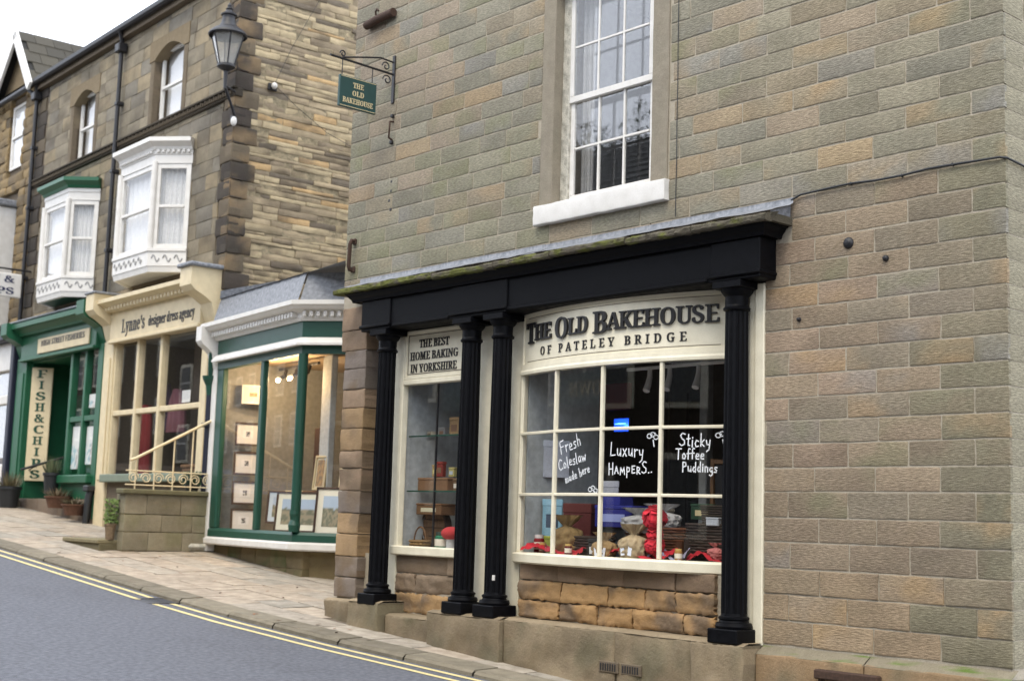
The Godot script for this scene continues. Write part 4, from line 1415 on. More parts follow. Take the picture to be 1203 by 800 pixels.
		pbox(wn, "curtain", m.curtain, x0, 7.74, -0.3, x1, 9.2, -0.28, 0.0)
		pbox(wn, "reveal", m.mortar_dark, x0 - 0.01, 7.7, -0.35, x0, 9.0, -0.1, 0.0)
	var yp := M(t)
	yp.box(-6.42, 8.1, -0.2, -6.3, 8.3, -0.195)
	var yel := mat("yellow_sticker", Color8(214, 186, 60), 0.7)
	part(t, "window_sticker", yp, yel)
	# eaves: board, gutter, roof
	b = M(t)
	b.box(-9.15, 9.7, -0.1, 0.2, 9.82, 0.12)
	part(t, "eaves_course", b, m.mortar_dark)
	b = M(t)
	b.sweep([Vector2(0, 0), Vector2(0.03, -0.04), Vector2(0.09, -0.05), Vector2(0.13, -0.02), Vector2(0.14, 0.05), Vector2(0.12, 0.05), Vector2(0.02, 0.05)], [Vector3(-9.3, 9.84, 0.12), Vector3(0.25, 9.84, 0.12)])
	part(t, "gutter", b, m.dark_iron)
	b = M(t)
	b.col = lin(110, 106, 98)
	b.tinted = true
	b.quad(Vector3(-9.2, 9.85, 0.2), Vector3(0.2, 9.85, 0.2), Vector3(0.2, 12.6, -4), Vector3(-9.2, 12.6, -4))
	b.quad(Vector3(0.2, 9.85, -8.2), Vector3(-9.2, 9.85, -8.2), Vector3(-9.2, 12.6, -4), Vector3(0.2, 12.6, -4))
	b.tri(Vector3(0, 9.8, -0.1), Vector3(0, 9.8, -8), Vector3(0, 12.5, -4))
	part(t, "roof", b, m.slate)
	# downpipes
	for q in [[-4.58, 4.75, 9.7, "black rainwater downpipe with hopper between the two bay windows"], [-8.98, 4.6, 9.75, "black rainwater downpipe at the far quoins of the terrace"]]:
		var d := thing("downpipe", q[3], "downpipe", Vector3(q[0], q[1], 0.1))
		b = M(d)
		b.tube([Vector3(q[0], q[1], 0.1), Vector3(q[0], q[2] - 0.25, 0.1)], 0.042, 10)
		part(d, "pipe", b, m.dark_iron)
		b = M(d)
		b.tube([Vector3(q[0], q[2] - 0.12, 0.1), Vector3(q[0] + 0.02, q[2], 0.12), Vector3(q[0] + 0.1, q[2] + 0.12, 0.2)], 0.04, 8)
		part(d, "swan_neck", b, m.dark_iron)
		pbox(d, "hopper", m.dark_iron, q[0] - 0.1, q[2] - 0.28, 0.02, q[0] + 0.1, q[2] - 0.1, 0.2, 0.02)
		for yy in [5.6, 7.1, 8.4]: pbox(d, "collar", m.dark_iron, q[0] - 0.06, yy, 0.0, q[0] + 0.06, yy + 0.07, 0.15, 0.01)
	bay_window("white bay window with dentilled white cornice above the cream shop", -3.3, -1.9, -3.75, -1.42, m.white_paint, true)
	bay_window("white bay window with green cornice above the fish and chip shop", -6.98, -5.75, -7.4, -5.35, m.green_paint, false)
	cream_shop()
	fish_shop()

func bay_window(label: String, f0: float, f1: float, w0: float, w1: float, top: Material, dent: bool) -> void:
	var D := 0.45
	var t := thing("bay_window", label, "bay window", Vector3((f0 + f1) / 2, 4.95, D / 2))
	var path := [Vector3(w0, 0, 0), Vector3(f0, 0, D), Vector3(f1, 0, D), Vector3(w1, 0, 0)]
	var b := M(t)
	b.sweep([Vector2(-0.06, 4.85), Vector2(0.02, 4.85), Vector2(0.04, 4.95), Vector2(0.05, 4.95), Vector2(0.05, 5.2), Vector2(0.07, 5.2), Vector2(0.07, 5.25), Vector2(-0.06, 5.25)], path)
	part(t, "apron", b, m.white_paint)
	b = M(t)
	b.sweep([Vector2(-0.06, 6.72), Vector2(0.015, 6.72), Vector2(0.015, 6.86), Vector2(0.03, 6.88), Vector2(0.03, 6.95), Vector2(-0.06, 6.95)], path)
	part(t, "head", b, m.white_paint)
	b = M(t)
	b.sweep([Vector2(-0.06, 6.95), Vector2(0.05, 6.95), Vector2(0.07, 7.0), Vector2(0.15, 7.06), Vector2(0.17, 7.07), Vector2(0.17, 7.14), Vector2(-0.06, 7.16)], path)
	b.tri(path[0] + Vector3(0, 7.15, 0), path[1] + Vector3(0, 7.15, 0), path[2] + Vector3(0, 7.15, 0))
	b.tri(path[0] + Vector3(0, 7.15, 0), path[2] + Vector3(0, 7.15, 0), path[3] + Vector3(0, 7.15, 0))
	b.tri(path[0] + Vector3(0, 4.86, 0), path[2] + Vector3(0, 4.86, 0), path[1] + Vector3(0, 4.86, 0))
	b.tri(path[0] + Vector3(0, 4.86, 0), path[3] + Vector3(0, 4.86, 0), path[2] + Vector3(0, 4.86, 0))
	part(t, "cornice", b, top)
	for s in 3:
		var A: Vector3 = path[s]
		var B: Vector3 = path[s + 1]
		var d := (B - A).normalized()
		var L := A.distance_to(B)
		var ex := Transform3D(Basis(d, Vector3.UP, d.cross(Vector3.UP)), (A + B) / 2)
		var wn := Node3D.new()
		wn.name = "sash_window"
		t.add_child(wn, true)
		sash(wn, -L / 2 + 0.02, L / 2 - 0.02, 5.25, 6.72, 0.0, m.white_paint, m.old_glass, ex, 0.085)
		# curtain hanging inside
		b = M(wn)
		b.t = b.t * ex
		b.grid(36, 2, func(u, w): return Vector3(lerpf(-L / 2 + 0.05, L / 2 - 0.05, u), lerpf(5.3, 6.7, w), -0.14 + 0.018 * sin(u * 40.0)))
		part(wn, "curtain", b, m.curtain)
		# fretwork on the apron
		for q in int(L / 0.2):
			b = M(wn)
			b.t = b.t * ex
			var cx := -L / 2 + 0.12 + q * 0.2
			var pts := []
			for e in 15:
				var a := e / 14.0
				pts.append(Vector3(cx + lerpf(-0.07, 0.07, a), 5.08 + 0.055 * sin(a * TAU), 0.054))
			b.tube(pts, 0.012, 5)
			part(wn, "fretwork", b, mat("fret_grey", Color8(150, 150, 150), 0.7) if not m.has("fret_grey") else m.fret_grey)
		if dent:
			for q in int(L / 0.09):
				b = M(wn)
				b.t = b.t * ex
				b.box(-L / 2 + 0.03 + q * 0.09, 6.9, 0.02, -L / 2 + 0.08 + q * 0.09, 6.95, 0.07, 0.004)
				part(wn, "dentil", b, m.white_paint)
	for s in [1, 2]:
		b = M(t)
		b.tube([path[s] + Vector3(0, 5.2, 0.01), path[s] + Vector3(0, 6.75, 0.01)], 0.055, 10)
		part(t, "corner_post", b, m.white_paint)

func console(t: Node3D, x0: float, x1: float, y0: float, y1: float, reach: float, material: Material) -> void:
	var b := M(t)
	var poly := PackedVector2Array()
	for q in [[0, 0], [0.06, 0], [0.1, 0.12], [0.2, 0.25], [0.32, 0.45], [0.6, 0.55], [0.86, 0.62], [1.0, 0.7], [1.0, 1.0], [0, 1.0]]:
		poly.append(Vector2(q[0] * reach, lerpf(y0, y1, q[1])))
	b.t = b.t * Transform3D(Basis(Vector3(0, 0, 1), Vector3.UP, Vector3(-1, 0, 0)), Vector3.ZERO)
	b.prism(poly, -x1, -x0)
	part(t, "console", b, material)

func cream_shop() -> void:
	var t := thing("cream_shopfront", "cream painted shopfront with dentilled fascia beside the green fish shop", "shopfront", Vector3(-2.2, 0.6, 0.1))
	for q in [[-4.4, -3.98], [-0.46, -0.1]]:
		pbox(t, "pilaster", m.cream_shop, q[0], 0.3, -0.1, q[1], 3.9, 0.1, 0.01)
		pbox(t, "pilaster_panel", m.cream_shop, q[0] + 0.09, 1.4, 0.1, q[1] - 0.09, 3.6, 0.125, 0.012)
	console(t, -4.42, -4.06, 3.75, 4.72, 0.5, m.cream_shop)
	console(t, -0.46, -0.06, 3.75, 4.72, 0.55, m.cream_shop)
	pbox(t, "console_cap", m.lead, -0.52, 4.72, -0.05, 0.0, 4.79, 0.6, 0.02)
	pbox(t, "console_cap", m.lead, -4.47, 4.72, -0.05, -4.02, 4.77, 0.53, 0.02)
	var fa := pbox(t, "fascia", m.cream_shop, -4.05, 3.85, -0.1, -0.47, 4.42, 0.16, 0.01)
	pbox(fa, "fascia_frame", m.cream_shop, -4.05, 3.83, 0.1, -0.47, 3.89, 0.2, 0.012)
	text(fa, "lettering", "Lynne's", Vector3(-3.05, 4.11, 0.165), Basis(), 0.24, m.letter_black, 0.95, 0.008)
	text(fa, "lettering", "designer dress agency", Vector3(-1.55, 4.1, 0.165), Basis(), 0.17, m.letter_black, 1.75, 0.008)
	var b := M(t)
	b.sweep([Vector2(-0.1, 4.4), Vector2(0.2, 4.4), Vector2(0.22, 4.46), Vector2(0.34, 4.52), Vector2(0.38, 4.53), Vector2(0.38, 4.6), Vector2(-0.1, 4.66)], [Vector3(-4.06, 0, 0.05), Vector3(-0.46, 0, 0.05)])
	part(t, "cornice", b, m.cream_shop)
	for k in 26: pbox(t, "dentil", m.cream_shop, -4.0 + k * 0.135, 4.41, 0.2, -3.925 + k * 0.135, 4.49, 0.31, 0.006)
	# window: three lights over three
	var w := Node3D.new()
	w.name = "shop_window"
	t.add_child(w, true)
	var xs := [-3.98, -3.0, -2.05, -0.46]
	for k in 4: pbox(w, "mullion", m.cream_shop, xs[k] - (0.0 if k == 0 else 0.045), 1.5, -0.06, xs[k] + (0.0 if k == 3 else 0.045), 3.85, 0.07, 0.01)
	for k in 3:
		var xa: float = xs[k] + 0.045
		var xb: float = xs[k + 1] - 0.045
		pbox(w, "transom", m.cream_shop, xa, 2.54, -0.05, xb, 2.63, 0.06, 0.01)
		sheet(w, xa - 0.005, xb + 0.005, 1.5, 2.545, 0.002)
		sheet(w, xa - 0.005, xb + 0.005, 2.625, 3.85, 0.002)
	pbox(t, "sill", mat("sage_paint", Color8(120, 132, 116), 0.6, "paint", Vector3(1, 1, 1)), -4.0, 1.36, -0.1, -0.3, 1.5, 0.2, 0.015)
	pbox(t, "stall_riser", m.mortar_dark, -3.98, 0.2, -0.1, -0.46, 1.36, 0.05, 0.0)
	# inside: walls, floor, back of the display
	b = M(t)
	b.box(-4.3, 1.3, -2.6, -0.3, 1.36, -0.1)
	b.box(-4.3, 1.3, -2.65, -0.3, 4.3, -2.6)
	b.box(-4.3, 3.95, -2.6, -0.3, 4.0, -0.1)
	part(t, "display_room", b, m.grey_wall)
	b = M(t)
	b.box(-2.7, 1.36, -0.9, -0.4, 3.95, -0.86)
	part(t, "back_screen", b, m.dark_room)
	# clothes on show
	garment("red dress hanging behind the cream shop window", -3.75, 1.42, -0.5, 1.35, 0.22, lin(132, 28, 34))
	garment("dark purple coat on show behind the cream shop window", -3.35, 2.3, -0.65, 0.85, 0.26, lin(58, 40, 62))
	garment("dusky pink jacket behind the cream shop window", -2.6, 2.25, -0.55, 0.75, 0.28, lin(128, 82, 92))
	garment("black dress behind the cream shop window", -1.5, 1.42, -0.6, 1.9, 0.3, lin(26, 24, 28))
	var c := thing("wooden_chest", "small orange wooden chest in the cream shop window", "chest", Vector3(-1.2, 1.36, -0.3))
	pbox(c, "body", m.wood, -1.55, 1.37, -0.5, -0.75, 1.6, -0.2, 0.012)
	pbox(c, "lid", m.wood, -1.57, 1.605, -0.52, -0.73, 1.66, -0.18, 0.012)
	pbox(c, "clasp", m.rusty_iron, -1.17, 1.55, -0.2, -1.12, 1.63, -0.19, 0.003)
	c = thing("paper_notice", "white paper notice stuck inside the cream shop window", "notice", Vector3(-1.15, 2.7, -0.01))
	pbox(c, "sheet", m.curtain, -1.3, 2.66, -0.012, -1.0, 2.86, -0.008, 0.0)

func garment(label: String, x: float, y: float, z: float, h: float, w: float, tone: Color) -> void:
	var t := thing("garment", label, "clothing", Vector3(x, y, z))
	var b := M(t)
	b.tinted = true
	for sgn in [1.0, -1.0]:
		b.grid(24, 14, func(u, v):
			var wide := w * (1.0 if v < 0.75 else lerpf(1.0, 0.35, (v - 0.75) * 4.0)) * lerpf(1.15, 0.9, v)
			var xx: float = lerpf(-wide, wide, u) * sgn
			return Vector3(x + xx, y + v * h, z + sgn * (0.09 * sqrt(maxf(0.0, 1.0 - pow(2 * u - 1, 2))) + 0.018 * sin(u * 22.0) * (1.0 - v * 0.7))), func(u, v): return tone * (1.0 + 0.2 * nz.get_noise_2d(u * 20, v * 12)))
	part(t, "cloth", b, m.cloth)
	b = M(t)
	b.tube([Vector3(x - w * 0.5, y + h * 0.97, z), Vector3(x, y + h + 0.05, z), Vector3(x + w * 0.5, y + h * 0.97, z)], 0.008, 5)
	b.tube([Vector3(x, y + h + 0.05, z), Vector3(x, y + h + 0.14, z), Vector3(x + 0.03, y + h + 0.16, z)], 0.005, 5)
	part(t, "hanger", b, m.dark_wood)

func fish_shop() -> void:
	var t := thing("green_shopfront", "green painted fish and chip shopfront with cream name boards", "shopfront", Vector3(-6.6, 0.9, 0.1))
	pbox(t, "pilaster", m.green_paint, -8.9, 0.5, -0.1, -8.35, 3.9, 0.1, 0.01)
	pbox(t, "pilaster_panel", m.green_paint, -8.78, 1.4, 0.1, -8.47, 3.6, 0.12, 0.012)
	pbox(t, "pilaster", m.green_paint, -4.62, 0.7, -0.1, -4.46, 3.9, 0.09, 0.01)
	console(t, -8.9, -8.55, 3.8, 4.6, 0.5, m.green_paint)
	console(t, -4.82, -4.46, 3.8, 4.66, 0.52, m.green_paint)
	var fa := pbox(t, "fascia", m.green_paint, -8.6, 3.86, -0.1, -4.7, 4.36, 0.15, 0.01)
	pbox(fa, "fascia_frame", m.green_paint, -8.6, 3.82, 0.05, -4.7, 3.88, 0.2, 0.012)
	pbox(fa, "name_board", m.cream_shop, -7.6, 3.92, 0.15, -4.98, 4.22, 0.18, 0.008)
	text(fa, "lettering", "HIGH STREET FISHERIES", Vector3(-6.29, 4.11, 0.184), Basis(), 0.11, m.letter_black, 2.2, 0.006, false)
	var b := M(t)
	b.sweep([Vector2(-0.1, 4.34), Vector2(0.18, 4.34), Vector2(0.2, 4.38), Vector2(0.3, 4.46), Vector2(0.36, 4.47), Vector2(0.36, 4.56), Vector2(-0.1, 4.62)], [Vector3(-8.65, 0, 0.05), Vector3(-4.7, 0, 0.05)])
	part(t, "cornice", b, m.green_paint)
	pbox(t, "cornice_lead", m.lead, -8.9, 4.6, -0.05, -4.5, 4.65, 0.36, 0.02)
	# lobby with the tall name board on its side wall, door at the back
	pbox(t, "lobby_side", m.green_paint, -8.35, 0.8, -0.95, -8.27, 3.85, 0.0, 0.005)
	var turn := deg_to_rad(48.0)
	var bas := Basis(Vector3.UP, turn)
	var bc := Vector3(-8.12, 0, -0.16)
	var bb := M(t)
	bb.obox(bc + Vector3(0, 2.56, 0), Vector3(0.44, 2.3, 0.04), bas, 0.01)
	var bd := part(t, "tall_board", bb, m.cream_shop)
	var word := "FISH&CHIPS"
	for k in 10: text(bd, "letter", word[k], bc + Vector3(0, 3.58 - k * 0.226, 0) + bas.z * 0.026, bas, 0.165, m.letter_green, 0.2 if word[k] != "I" else 0.1, 0.012)
	bas = Basis(Vector3.UP, PI / 2)
	pbox(t, "lobby_ceiling", m.green_paint, -8.35, 3.8, -0.95, -6.0, 3.86, 0.0, 0.005)
	var door := pbox(t, "door", m.green_paint, -8.25, 0.95, -0.98, -7.2, 3.1, -0.92, 0.006)
	for q in [[-8.1, -7.8, 1.1, 1.9], [-7.65, -7.35, 1.1, 1.9], [-8.1, -7.8, 2.05, 2.95], [-7.65, -7.35, 2.05, 2.95]]: pbox(door, "panel", m.green_paint, q[0], q[2], -0.93, q[1], q[3], -0.905, 0.015)
	pbox(door, "handle", m.letter_gold, -7.32, 2.0, -0.92, -7.28, 2.12, -0.86, 0.01)
	pbox(t, "fanlight_frame", m.green_paint, -8.25, 3.1, -0.98, -6.0, 3.2, -0.9, 0.006)
	pbox(t, "lobby_panelling", m.green_paint, -7.2, 0.9, -1.0, -6.0, 3.8, -0.94, 0.006)
	# window
	var w := Node3D.new()
	w.name = "shop_window"
	t.add_child(w, true)
	for q in [[-6.06, -5.94], [-5.36, -5.26], [-4.74, -4.62]]: pbox(w, "mullion", m.green_paint, q[0], 1.5, -0.06, q[1], 3.85, 0.07, 0.01)
	for q in [[-5.95, -5.35], [-5.27, -4.73]]:
		pbox(w, "transom", m.green_paint, q[0] + 0.01, 2.5, -0.05, q[1] - 0.01, 2.6, 0.06, 0.008)
		sheet(w, q[0], q[1], 1.55, 2.51, 0.002)
		sheet(w, q[0], q[1], 2.59, 3.85, 0.002)
	pbox(w, "side_pane", m.glass, -6.002, 1.55, -0.94, -5.998, 3.85, -0.05, 0.0)
	pbox(t, "sill", m.green_paint, -6.15, 1.34, -0.1, -4.6, 1.5, 0.2, 0.02)
	pbox(t, "stall_riser", m.green_paint, -6.1, 1.05, -0.1, -4.62, 1.34, 0.08, 0.01)
	for q in [[-8.3, -7.2], [-7.19, -6.1], [-6.09, -5.3], [-5.29, -4.5]]:
		b = M(t)
		stone(b, q[0], q[1], 0.2, 1.05, 0.1, 0.3, lin(128, 112, 96) * rng.randf_range(0.85, 1.1), 0.01, 8, 6, 0.015, 0.3)
		part(t, "base_stone", b, m.rubble)
	b = M(t)
	b.box(-6.0, 1.3, -2.4, -4.55, 1.35, -0.1)
	b.box(-6.0, 1.3, -2.45, -4.55, 3.9, -2.4)
	b.box(-8.9, 0.6, -1.0, -6.0, 0.95, 0.0)
	b.box(-6.0, 3.85, -2.4, -4.55, 3.9, -0.1)
	part(t, "shop_interior", b, m.grey_wall)
	var hr := thing("handrail", "short black handrail on the lobby wall of the fish shop", "handrail", Vector3(-8.1, 1.6, -0.3))
	b = M(hr)
	b.tube([Vector3(-7.85, 1.95, -0.75), Vector3(-7.95, 1.62, 0.2)], 0.025, 8)
	part(hr, "rail", b, m.plastic_black)
	for z in [-0.6, -0.05]:
		b = M(hr)
		b.tube([Vector3(-8.2, lerpf(1.62, 1.95, (0.12 - z) / 0.87) - 0.06, z), Vector3(-7.92, lerpf(1.62, 1.95, (0.12 - z) / 0.87), z)], 0.012, 6)
		part(hr, "bracket", b, m.plastic_black)
	# posters on the lower panes
	var cols := [lin(226, 228, 226), lin(200, 214, 226), lin(230, 224, 214), lin(150, 190, 200)]
	var spots := [[-5.9, 1.62, 0.4, 0.8], [-5.22, 1.7, 0.38, 0.7], [-5.22, 2.75, 0.3, 0.25]]
	for k in 3:
		var q: Array = spots[k]
		var p := thing("window_poster", ["tall pale poster in the left lower pane of the fish shop", "pale poster in the right lower pane of the fish shop", "small card in the right upper pane of the fish shop"][k], "poster", Vector3(q[0], q[1], -0.01))
		b = M(p)
		b.grid(8, 14, func(u, v): return Vector3(q[0] + u * q[2], q[1] + v * q[3], -0.012), func(u, v): return cols[0] if v > 0.55 or nz.get_noise_2d(u * 40 + k * 9, v * 60) > -0.05 else cols[3].lerp(lin(190, 120, 90), 0.5 if u > 0.5 else 0.0))
		part(p, "sheet", b, m.print)
	# projecting sign
	var s := thing("projecting_sign", "white projecting fish and chips sign hung over the pavement", "sign", Vector3(-8.75, 5.4, 0.6))
	var sb := pbox(s, "board", m.white_paint, -8.78, 5.16, 0.2, -8.72, 5.66, 1.5, 0.02)
	text(sb, "lettering", "FISH &", Vector3(-8.715, 5.53, 0.85), bas, 0.14, m.letter_navy, 0.98, 0.008)
	text(sb, "lettering", "CHIPS", Vector3(-8.715, 5.29, 0.85), bas, 0.14, m.letter_navy, 0.98, 0.008)
	b = M(s)
	b.tube([Vector3(-8.75, 5.75, 0.0), Vector3(-8.75, 5.75, 1.4)], 0.02, 8)
	for z in [0.4, 1.3]: b.tube([Vector3(-8.75, 5.75, z), Vector3(-8.75, 5.64, z)], 0.01, 6)
	part(s, "bracket", b, m.dark_iron)

func sheet(w: Node3D, x0: float, x1: float, y0: float, y1: float, z: float) -> void:
	var b := M(w)
	b.quad(Vector3(x0, y0, z), Vector3(x1, y0, z), Vector3(x1, y1, z), Vector3(x0, y1, z))
	part(w, "pane", b, m.glass)

# ---------------------------------------------------------------- the gallery shop in the gap
func build_gallery() -> void:
	F = Transform3D(Basis(Vector3.UP, deg_to_rad(-8.0)), Vector3(-14.35, 0, -1.95))
	var t := thing("gallery_shop", "low green and white picture shop with a canted window and lead roof", "shop", Vector3(1.6, 0.2, 0))
	var P0 := Vector3(0.12, 0, 0)
	var P1 := Vector3(3.17, 0, 0)
	var P2 := Vector3(4.2, 0, -1.03)
	var path := [P0, P1, P2]
	var b := M(t)
	b.sweep([Vector2(-0.2, 0.41), Vector2(0.07, 0.41), Vector2(0.09, 0.43), Vector2(0.09, 0.5), Vector2(0.03, 0.525), Vector2(-0.2, 0.53)], path)
	part(t, "sill", b, m.white_paint)
	b = M(t)
	b.sweep([Vector2(-0.08, 0.53), Vector2(0.03, 0.53), Vector2(0.03, 0.62), Vector2(0.0, 0.66), Vector2(-0.08, 0.66)], path)
	part(t, "bottom_rail", b, m.pine_green)
	b = M(t)
	b.sweep([Vector2(-0.08, 3.08), Vector2(0.02, 3.08), Vector2(0.02, 3.2), Vector2(-0.08, 3.2)], path)
	part(t, "head", b, m.pine_green)
	b = M(t)
	b.sweep([Vector2(-0.08, 3.2), Vector2(0.13, 3.19), Vector2(0.13, 3.22), Vector2(0.06, 3.3), Vector2(-0.08, 3.3)], path)
	part(t, "drip_board", b, m.white_paint)
	b = M(t)
	b.sweep([Vector2(-0.08, 3.3), Vector2(0.03, 3.3), Vector2(0.03, 3.53), Vector2(-0.08, 3.53)], path)
	part(t, "frieze", b, m.pine_green)
	b = M(t)
	b.sweep([Vector2(-0.08, 3.53), Vector2(0.06, 3.53), Vector2(0.08, 3.57), Vector2(0.08, 3.64), Vector2(0.2, 3.68), Vector2(0.24, 3.72), Vector2(0.26, 3.73), Vector2(0.26, 3.79), Vector2(-0.08, 3.82)], [P0 - Vector3(0.2, 0, 0), P1, P2])
	part(t, "cornice", b, m.white_paint)
	for s in 2:
		var A: Vector3 = path[s]
		var B: Vector3 = path[s + 1]
		var d := (B - A).normalized()
		var L := A.distance_to(B)
		var ex := Transform3D(Basis(d, Vector3.UP, d.cross(Vector3.UP)), A)
		for k in int(L / 0.1):
			b = M(t)
			b.t = b.t * ex
			b.box(0.02 + k * 0.1, 3.58, 0.07, 0.07 + k * 0.1, 3.65, 0.16, 0.004)
			part(t, "dentil", b, m.white_paint)
	var w := Node3D.new()
	w.name = "canted_window"
	t.add_child(w, true)
	for q in [[0.12, 0.36], [1.78, 1.9]]: pbox(w, "mullion", m.pine_green, q[0], 0.66, -0.07, q[1], 3.08, 0.015, 0.012)
	b = M(w)
	b.tube([P1 + Vector3(0.0, 0.66, -0.01), P1 + Vector3(0.0, 3.08, -0.01)], 0.07, 12)
	b.lathe([Vector2(0.075, 0.66), Vector2(0.085, 0.75), Vector2(0.06, 0.82), Vector2(0.075, 0.9), Vector2(0.07, 0.95)], P1, 14)
	part(w, "corner_colonette", b, m.pine_green)
	sheet(w, 0.35, 1.79, 0.65, 3.09, -0.028)
	sheet(w, 1.89, 3.12, 0.65, 3.09, -0.028)
	b = M(w)
	var dd := (P2 - P1).normalized()
	b.t = b.t * Transform3D(Basis(dd, Vector3.UP, dd.cross(Vector3.UP)), P1)
	b.quad(Vector3(0.05, 0.65, -0.028), Vector3(1.4, 0.65, -0.028), Vector3(1.4, 3.09, -0.028), Vector3(0.05, 3.09, -0.028))
	part(w, "pane", b, m.glass)
	# white post and scroll at the left end
	pbox(t, "end_post", m.white_paint, -0.06, 0.3, -0.1, 0.118, 3.2, 0.03, 0.01)
	console(t, -0.14, 0.08, 3.0, 3.75, 0.3, m.white_paint)
	# stone base, set back
	var x := 0.1
	while x < 3.1:
		for r in [[-0.1, 0.16], [0.165, 0.41]]:
			b = M(t)
			var l := rng.randf_range(0.45, 0.6)
			stone(b, x, minf(x + 0.52, 3.3), r[0], r[1], -0.1, 0.2, lin(126, 112, 82) * rng.randf_range(0.7, 1.15), 0.008, 5, 3, 0.014, 0.3, lin(96, 100, 62))
			part(t, "base_stone", b, m.rubble)
		x += 0.525
	b = M(t)
	b.t = b.t * Transform3D(Basis(dd, Vector3.UP, dd.cross(Vector3.UP)), P1)
	stone(b, 0.05, 1.4, -0.2, 0.41, -0.1, 0.2, lin(126, 112, 82), 0.01, 10, 4, 0.01, 0.3)
	part(t, "base_stone", b, m.rubble)
	# lead roof: upstand behind the cornice, slope up to the wall
	b = M(t)
	b.grid(24, 3, func(u, v): return Vector3(lerpf(0.0, 3.12, u), lerpf(3.8, 4.22, v), lerpf(0.1, -0.02, v) + 0.006 * sin(u * 60)))
	b.grid(10, 3, func(u, v): return (P1 + Vector3(-0.05, 0, -0.03)).lerp(P2, u) + Vector3(0, lerpf(3.8, 4.22, v), lerpf(0.1, -0.02, v)))
	part(t, "lead_upstand", b, m.lead)
	b = M(t)
	b.grid(12, 8, func(u, v): return Vector3(lerpf(-0.1, 4.6, u), lerpf(4.22, 5.15, v) + 0.01 * nz.get_noise_2d(u * 30, v * 30), lerpf(-0.02, -3.2, v)))
	part(t, "lead_roof", b, m.lead)
	b = M(t)
	b.grid(4, 10, func(u, v): return Vector3(-0.06 + 0.02 * u, lerpf(4.22, 5.15, v) + lerpf(0.0, 0.13, u), lerpf(-0.02, -3.2, v)))
	b.grid(24, 1, func(u, v): return Vector3(lerpf(0.0, 3.2, u), 4.215 + v * 0.02, 0.01 - v * 0.1))
	part(t, "lead_flashing", b, m.lead)
	# room
	b = M(t)
	b.box(0.1, 0.5, -3.0, 3.05, 0.6, -0.08)
	b.box(3.05, 0.5, -3.0, 4.9, 0.6, -1.05)
	b.box(0.1, 0.6, -3.05, 4.9, 3.3, -3.0)
	b.box(0.1, 3.22, -3.0, 3.05, 3.3, -0.08)
	b.box(3.05, 3.22, -3.0, 4.9, 3.3, -1.05)
	b.box(4.85, 0.6, -3.0, 4.9, 3.22, -1.4)
	part(t, "room", b, m.buff_wall)
	b = M(t)
	b.box(0.06, 0.6, -3.0, 0.14, 3.22, -0.08)
	part(t, "side_wall", b, m.grey_wall)
	pbox(t, "display_column", m.cool_white, 2.05, 0.6, -0.95, 2.35, 3.22, -0.85, 0.01)
	pbox(t, "dark_screen", m.dark_wood, 1.35, 0.6, -1.15, 1.95, 2.2, -1.1, 0.01)
	# prints for sale
	var yy := [2.1, 1.65, 1.2, 0.78]
	for k in 4: framed("small framed print, %s of four in a column" % ["topmost", "second down", "third down", "lowest"][k], Vector3(0.42, yy[k], -0.42), 0.4, 0.36, 75.0, m.dark_wood, lin(206, 204, 198), 3, 0.1)
	framed("large landscape print in a dark frame leaning behind the picture shop mullion", Vector3(2.35, 0.93, -0.45), 0.85, 0.58, 28.0, m.dark_wood, lin(226, 222, 202), 1, 0.09)
	framed("gold framed print hanging beside the corner colonette", Vector3(2.75, 2.15, -1.1), 0.5, 0.55, 20.0, m.letter_gold, lin(190, 172, 128), 2, 0.05)
	framed("upright cream mounted print standing behind the corner colonette", Vector3(3.25, 0.95, -0.5), 0.5, 0.66, 35.0, m.dark_wood, lin(228, 222, 204), 1, 0.1)
	framed("cream mounted print of a tower standing by the stone pier", Vector3(3.85, 0.95, -0.95), 0.62, 0.66, 40.0, m.dark_wood, lin(230, 224, 200), 4, 0.12)
	framed("small print with white mount propped on another frame", Vector3(3.4, 1.5, -0.75), 0.42, 0.5, 40.0, m.letter_gold, lin(226, 220, 204), 2, 0.09)
	framed("white mounted print low in the middle of the picture shop window", Vector3(1.2, 0.95, -1.3), 0.5, 0.6, 30.0, m.white_paint, lin(220, 216, 204), 3, 0.1)
	for k in 4:
		var c := thing("print_card", "loose pale print lying flat on the picture shop window bottom", "print", Vector3(0.7 + k * 0.6, 0.61, -0.3), "loose prints in the gallery window")
		pbox(c, "card", m.curtain, 0.5 + k * 0.6, 0.605, -0.45, 0.95 + k * 0.6, 0.62, -0.15, 0.0)
	var e := thing("wooden_easel", "brown wooden easel behind the canted pane of the picture shop", "easel", Vector3(4.0, 0.6, -1.3))
	for q in [[3.75, -1.15], [4.3, -1.35]]:
		b = M(e)
		b.tube([Vector3(q[0], 0.6, q[1]), Vector3(4.05, 2.7, -1.5)], 0.035, 6)
		part(e, "leg", b, m.dark_wood)
	pbox(e, "shelf", m.dark_wood, 3.7, 1.35, -1.35, 4.35, 1.42, -1.2, 0.006)
	framed("bare canvas stood on the wooden easel", Vector3(4.05, 1.95, -1.35), 0.6, 0.9, 20.0, m.dark_wood, lin(168, 132, 84), 0, 0.02)
	framed("dark framed print high behind the canted pane", Vector3(3.9, 2.65, -1.8), 0.9, 0.4, 30.0, m.dark_wood, lin(120, 90, 60), 2, 0.04)
	for k in 3:
		framed("%s framed print hanging on the back wall of the picture shop" % ["gold", "white", "dark wood"][k], Vector3(0.75 + k * 0.75, [2.35, 1.75, 2.3][k], -2.9), 0.55, 0.65, 5.0, [m.letter_gold, m.white_paint, m.dark_wood][k], lin(224, 216, 196), 1 + k, 0.09)
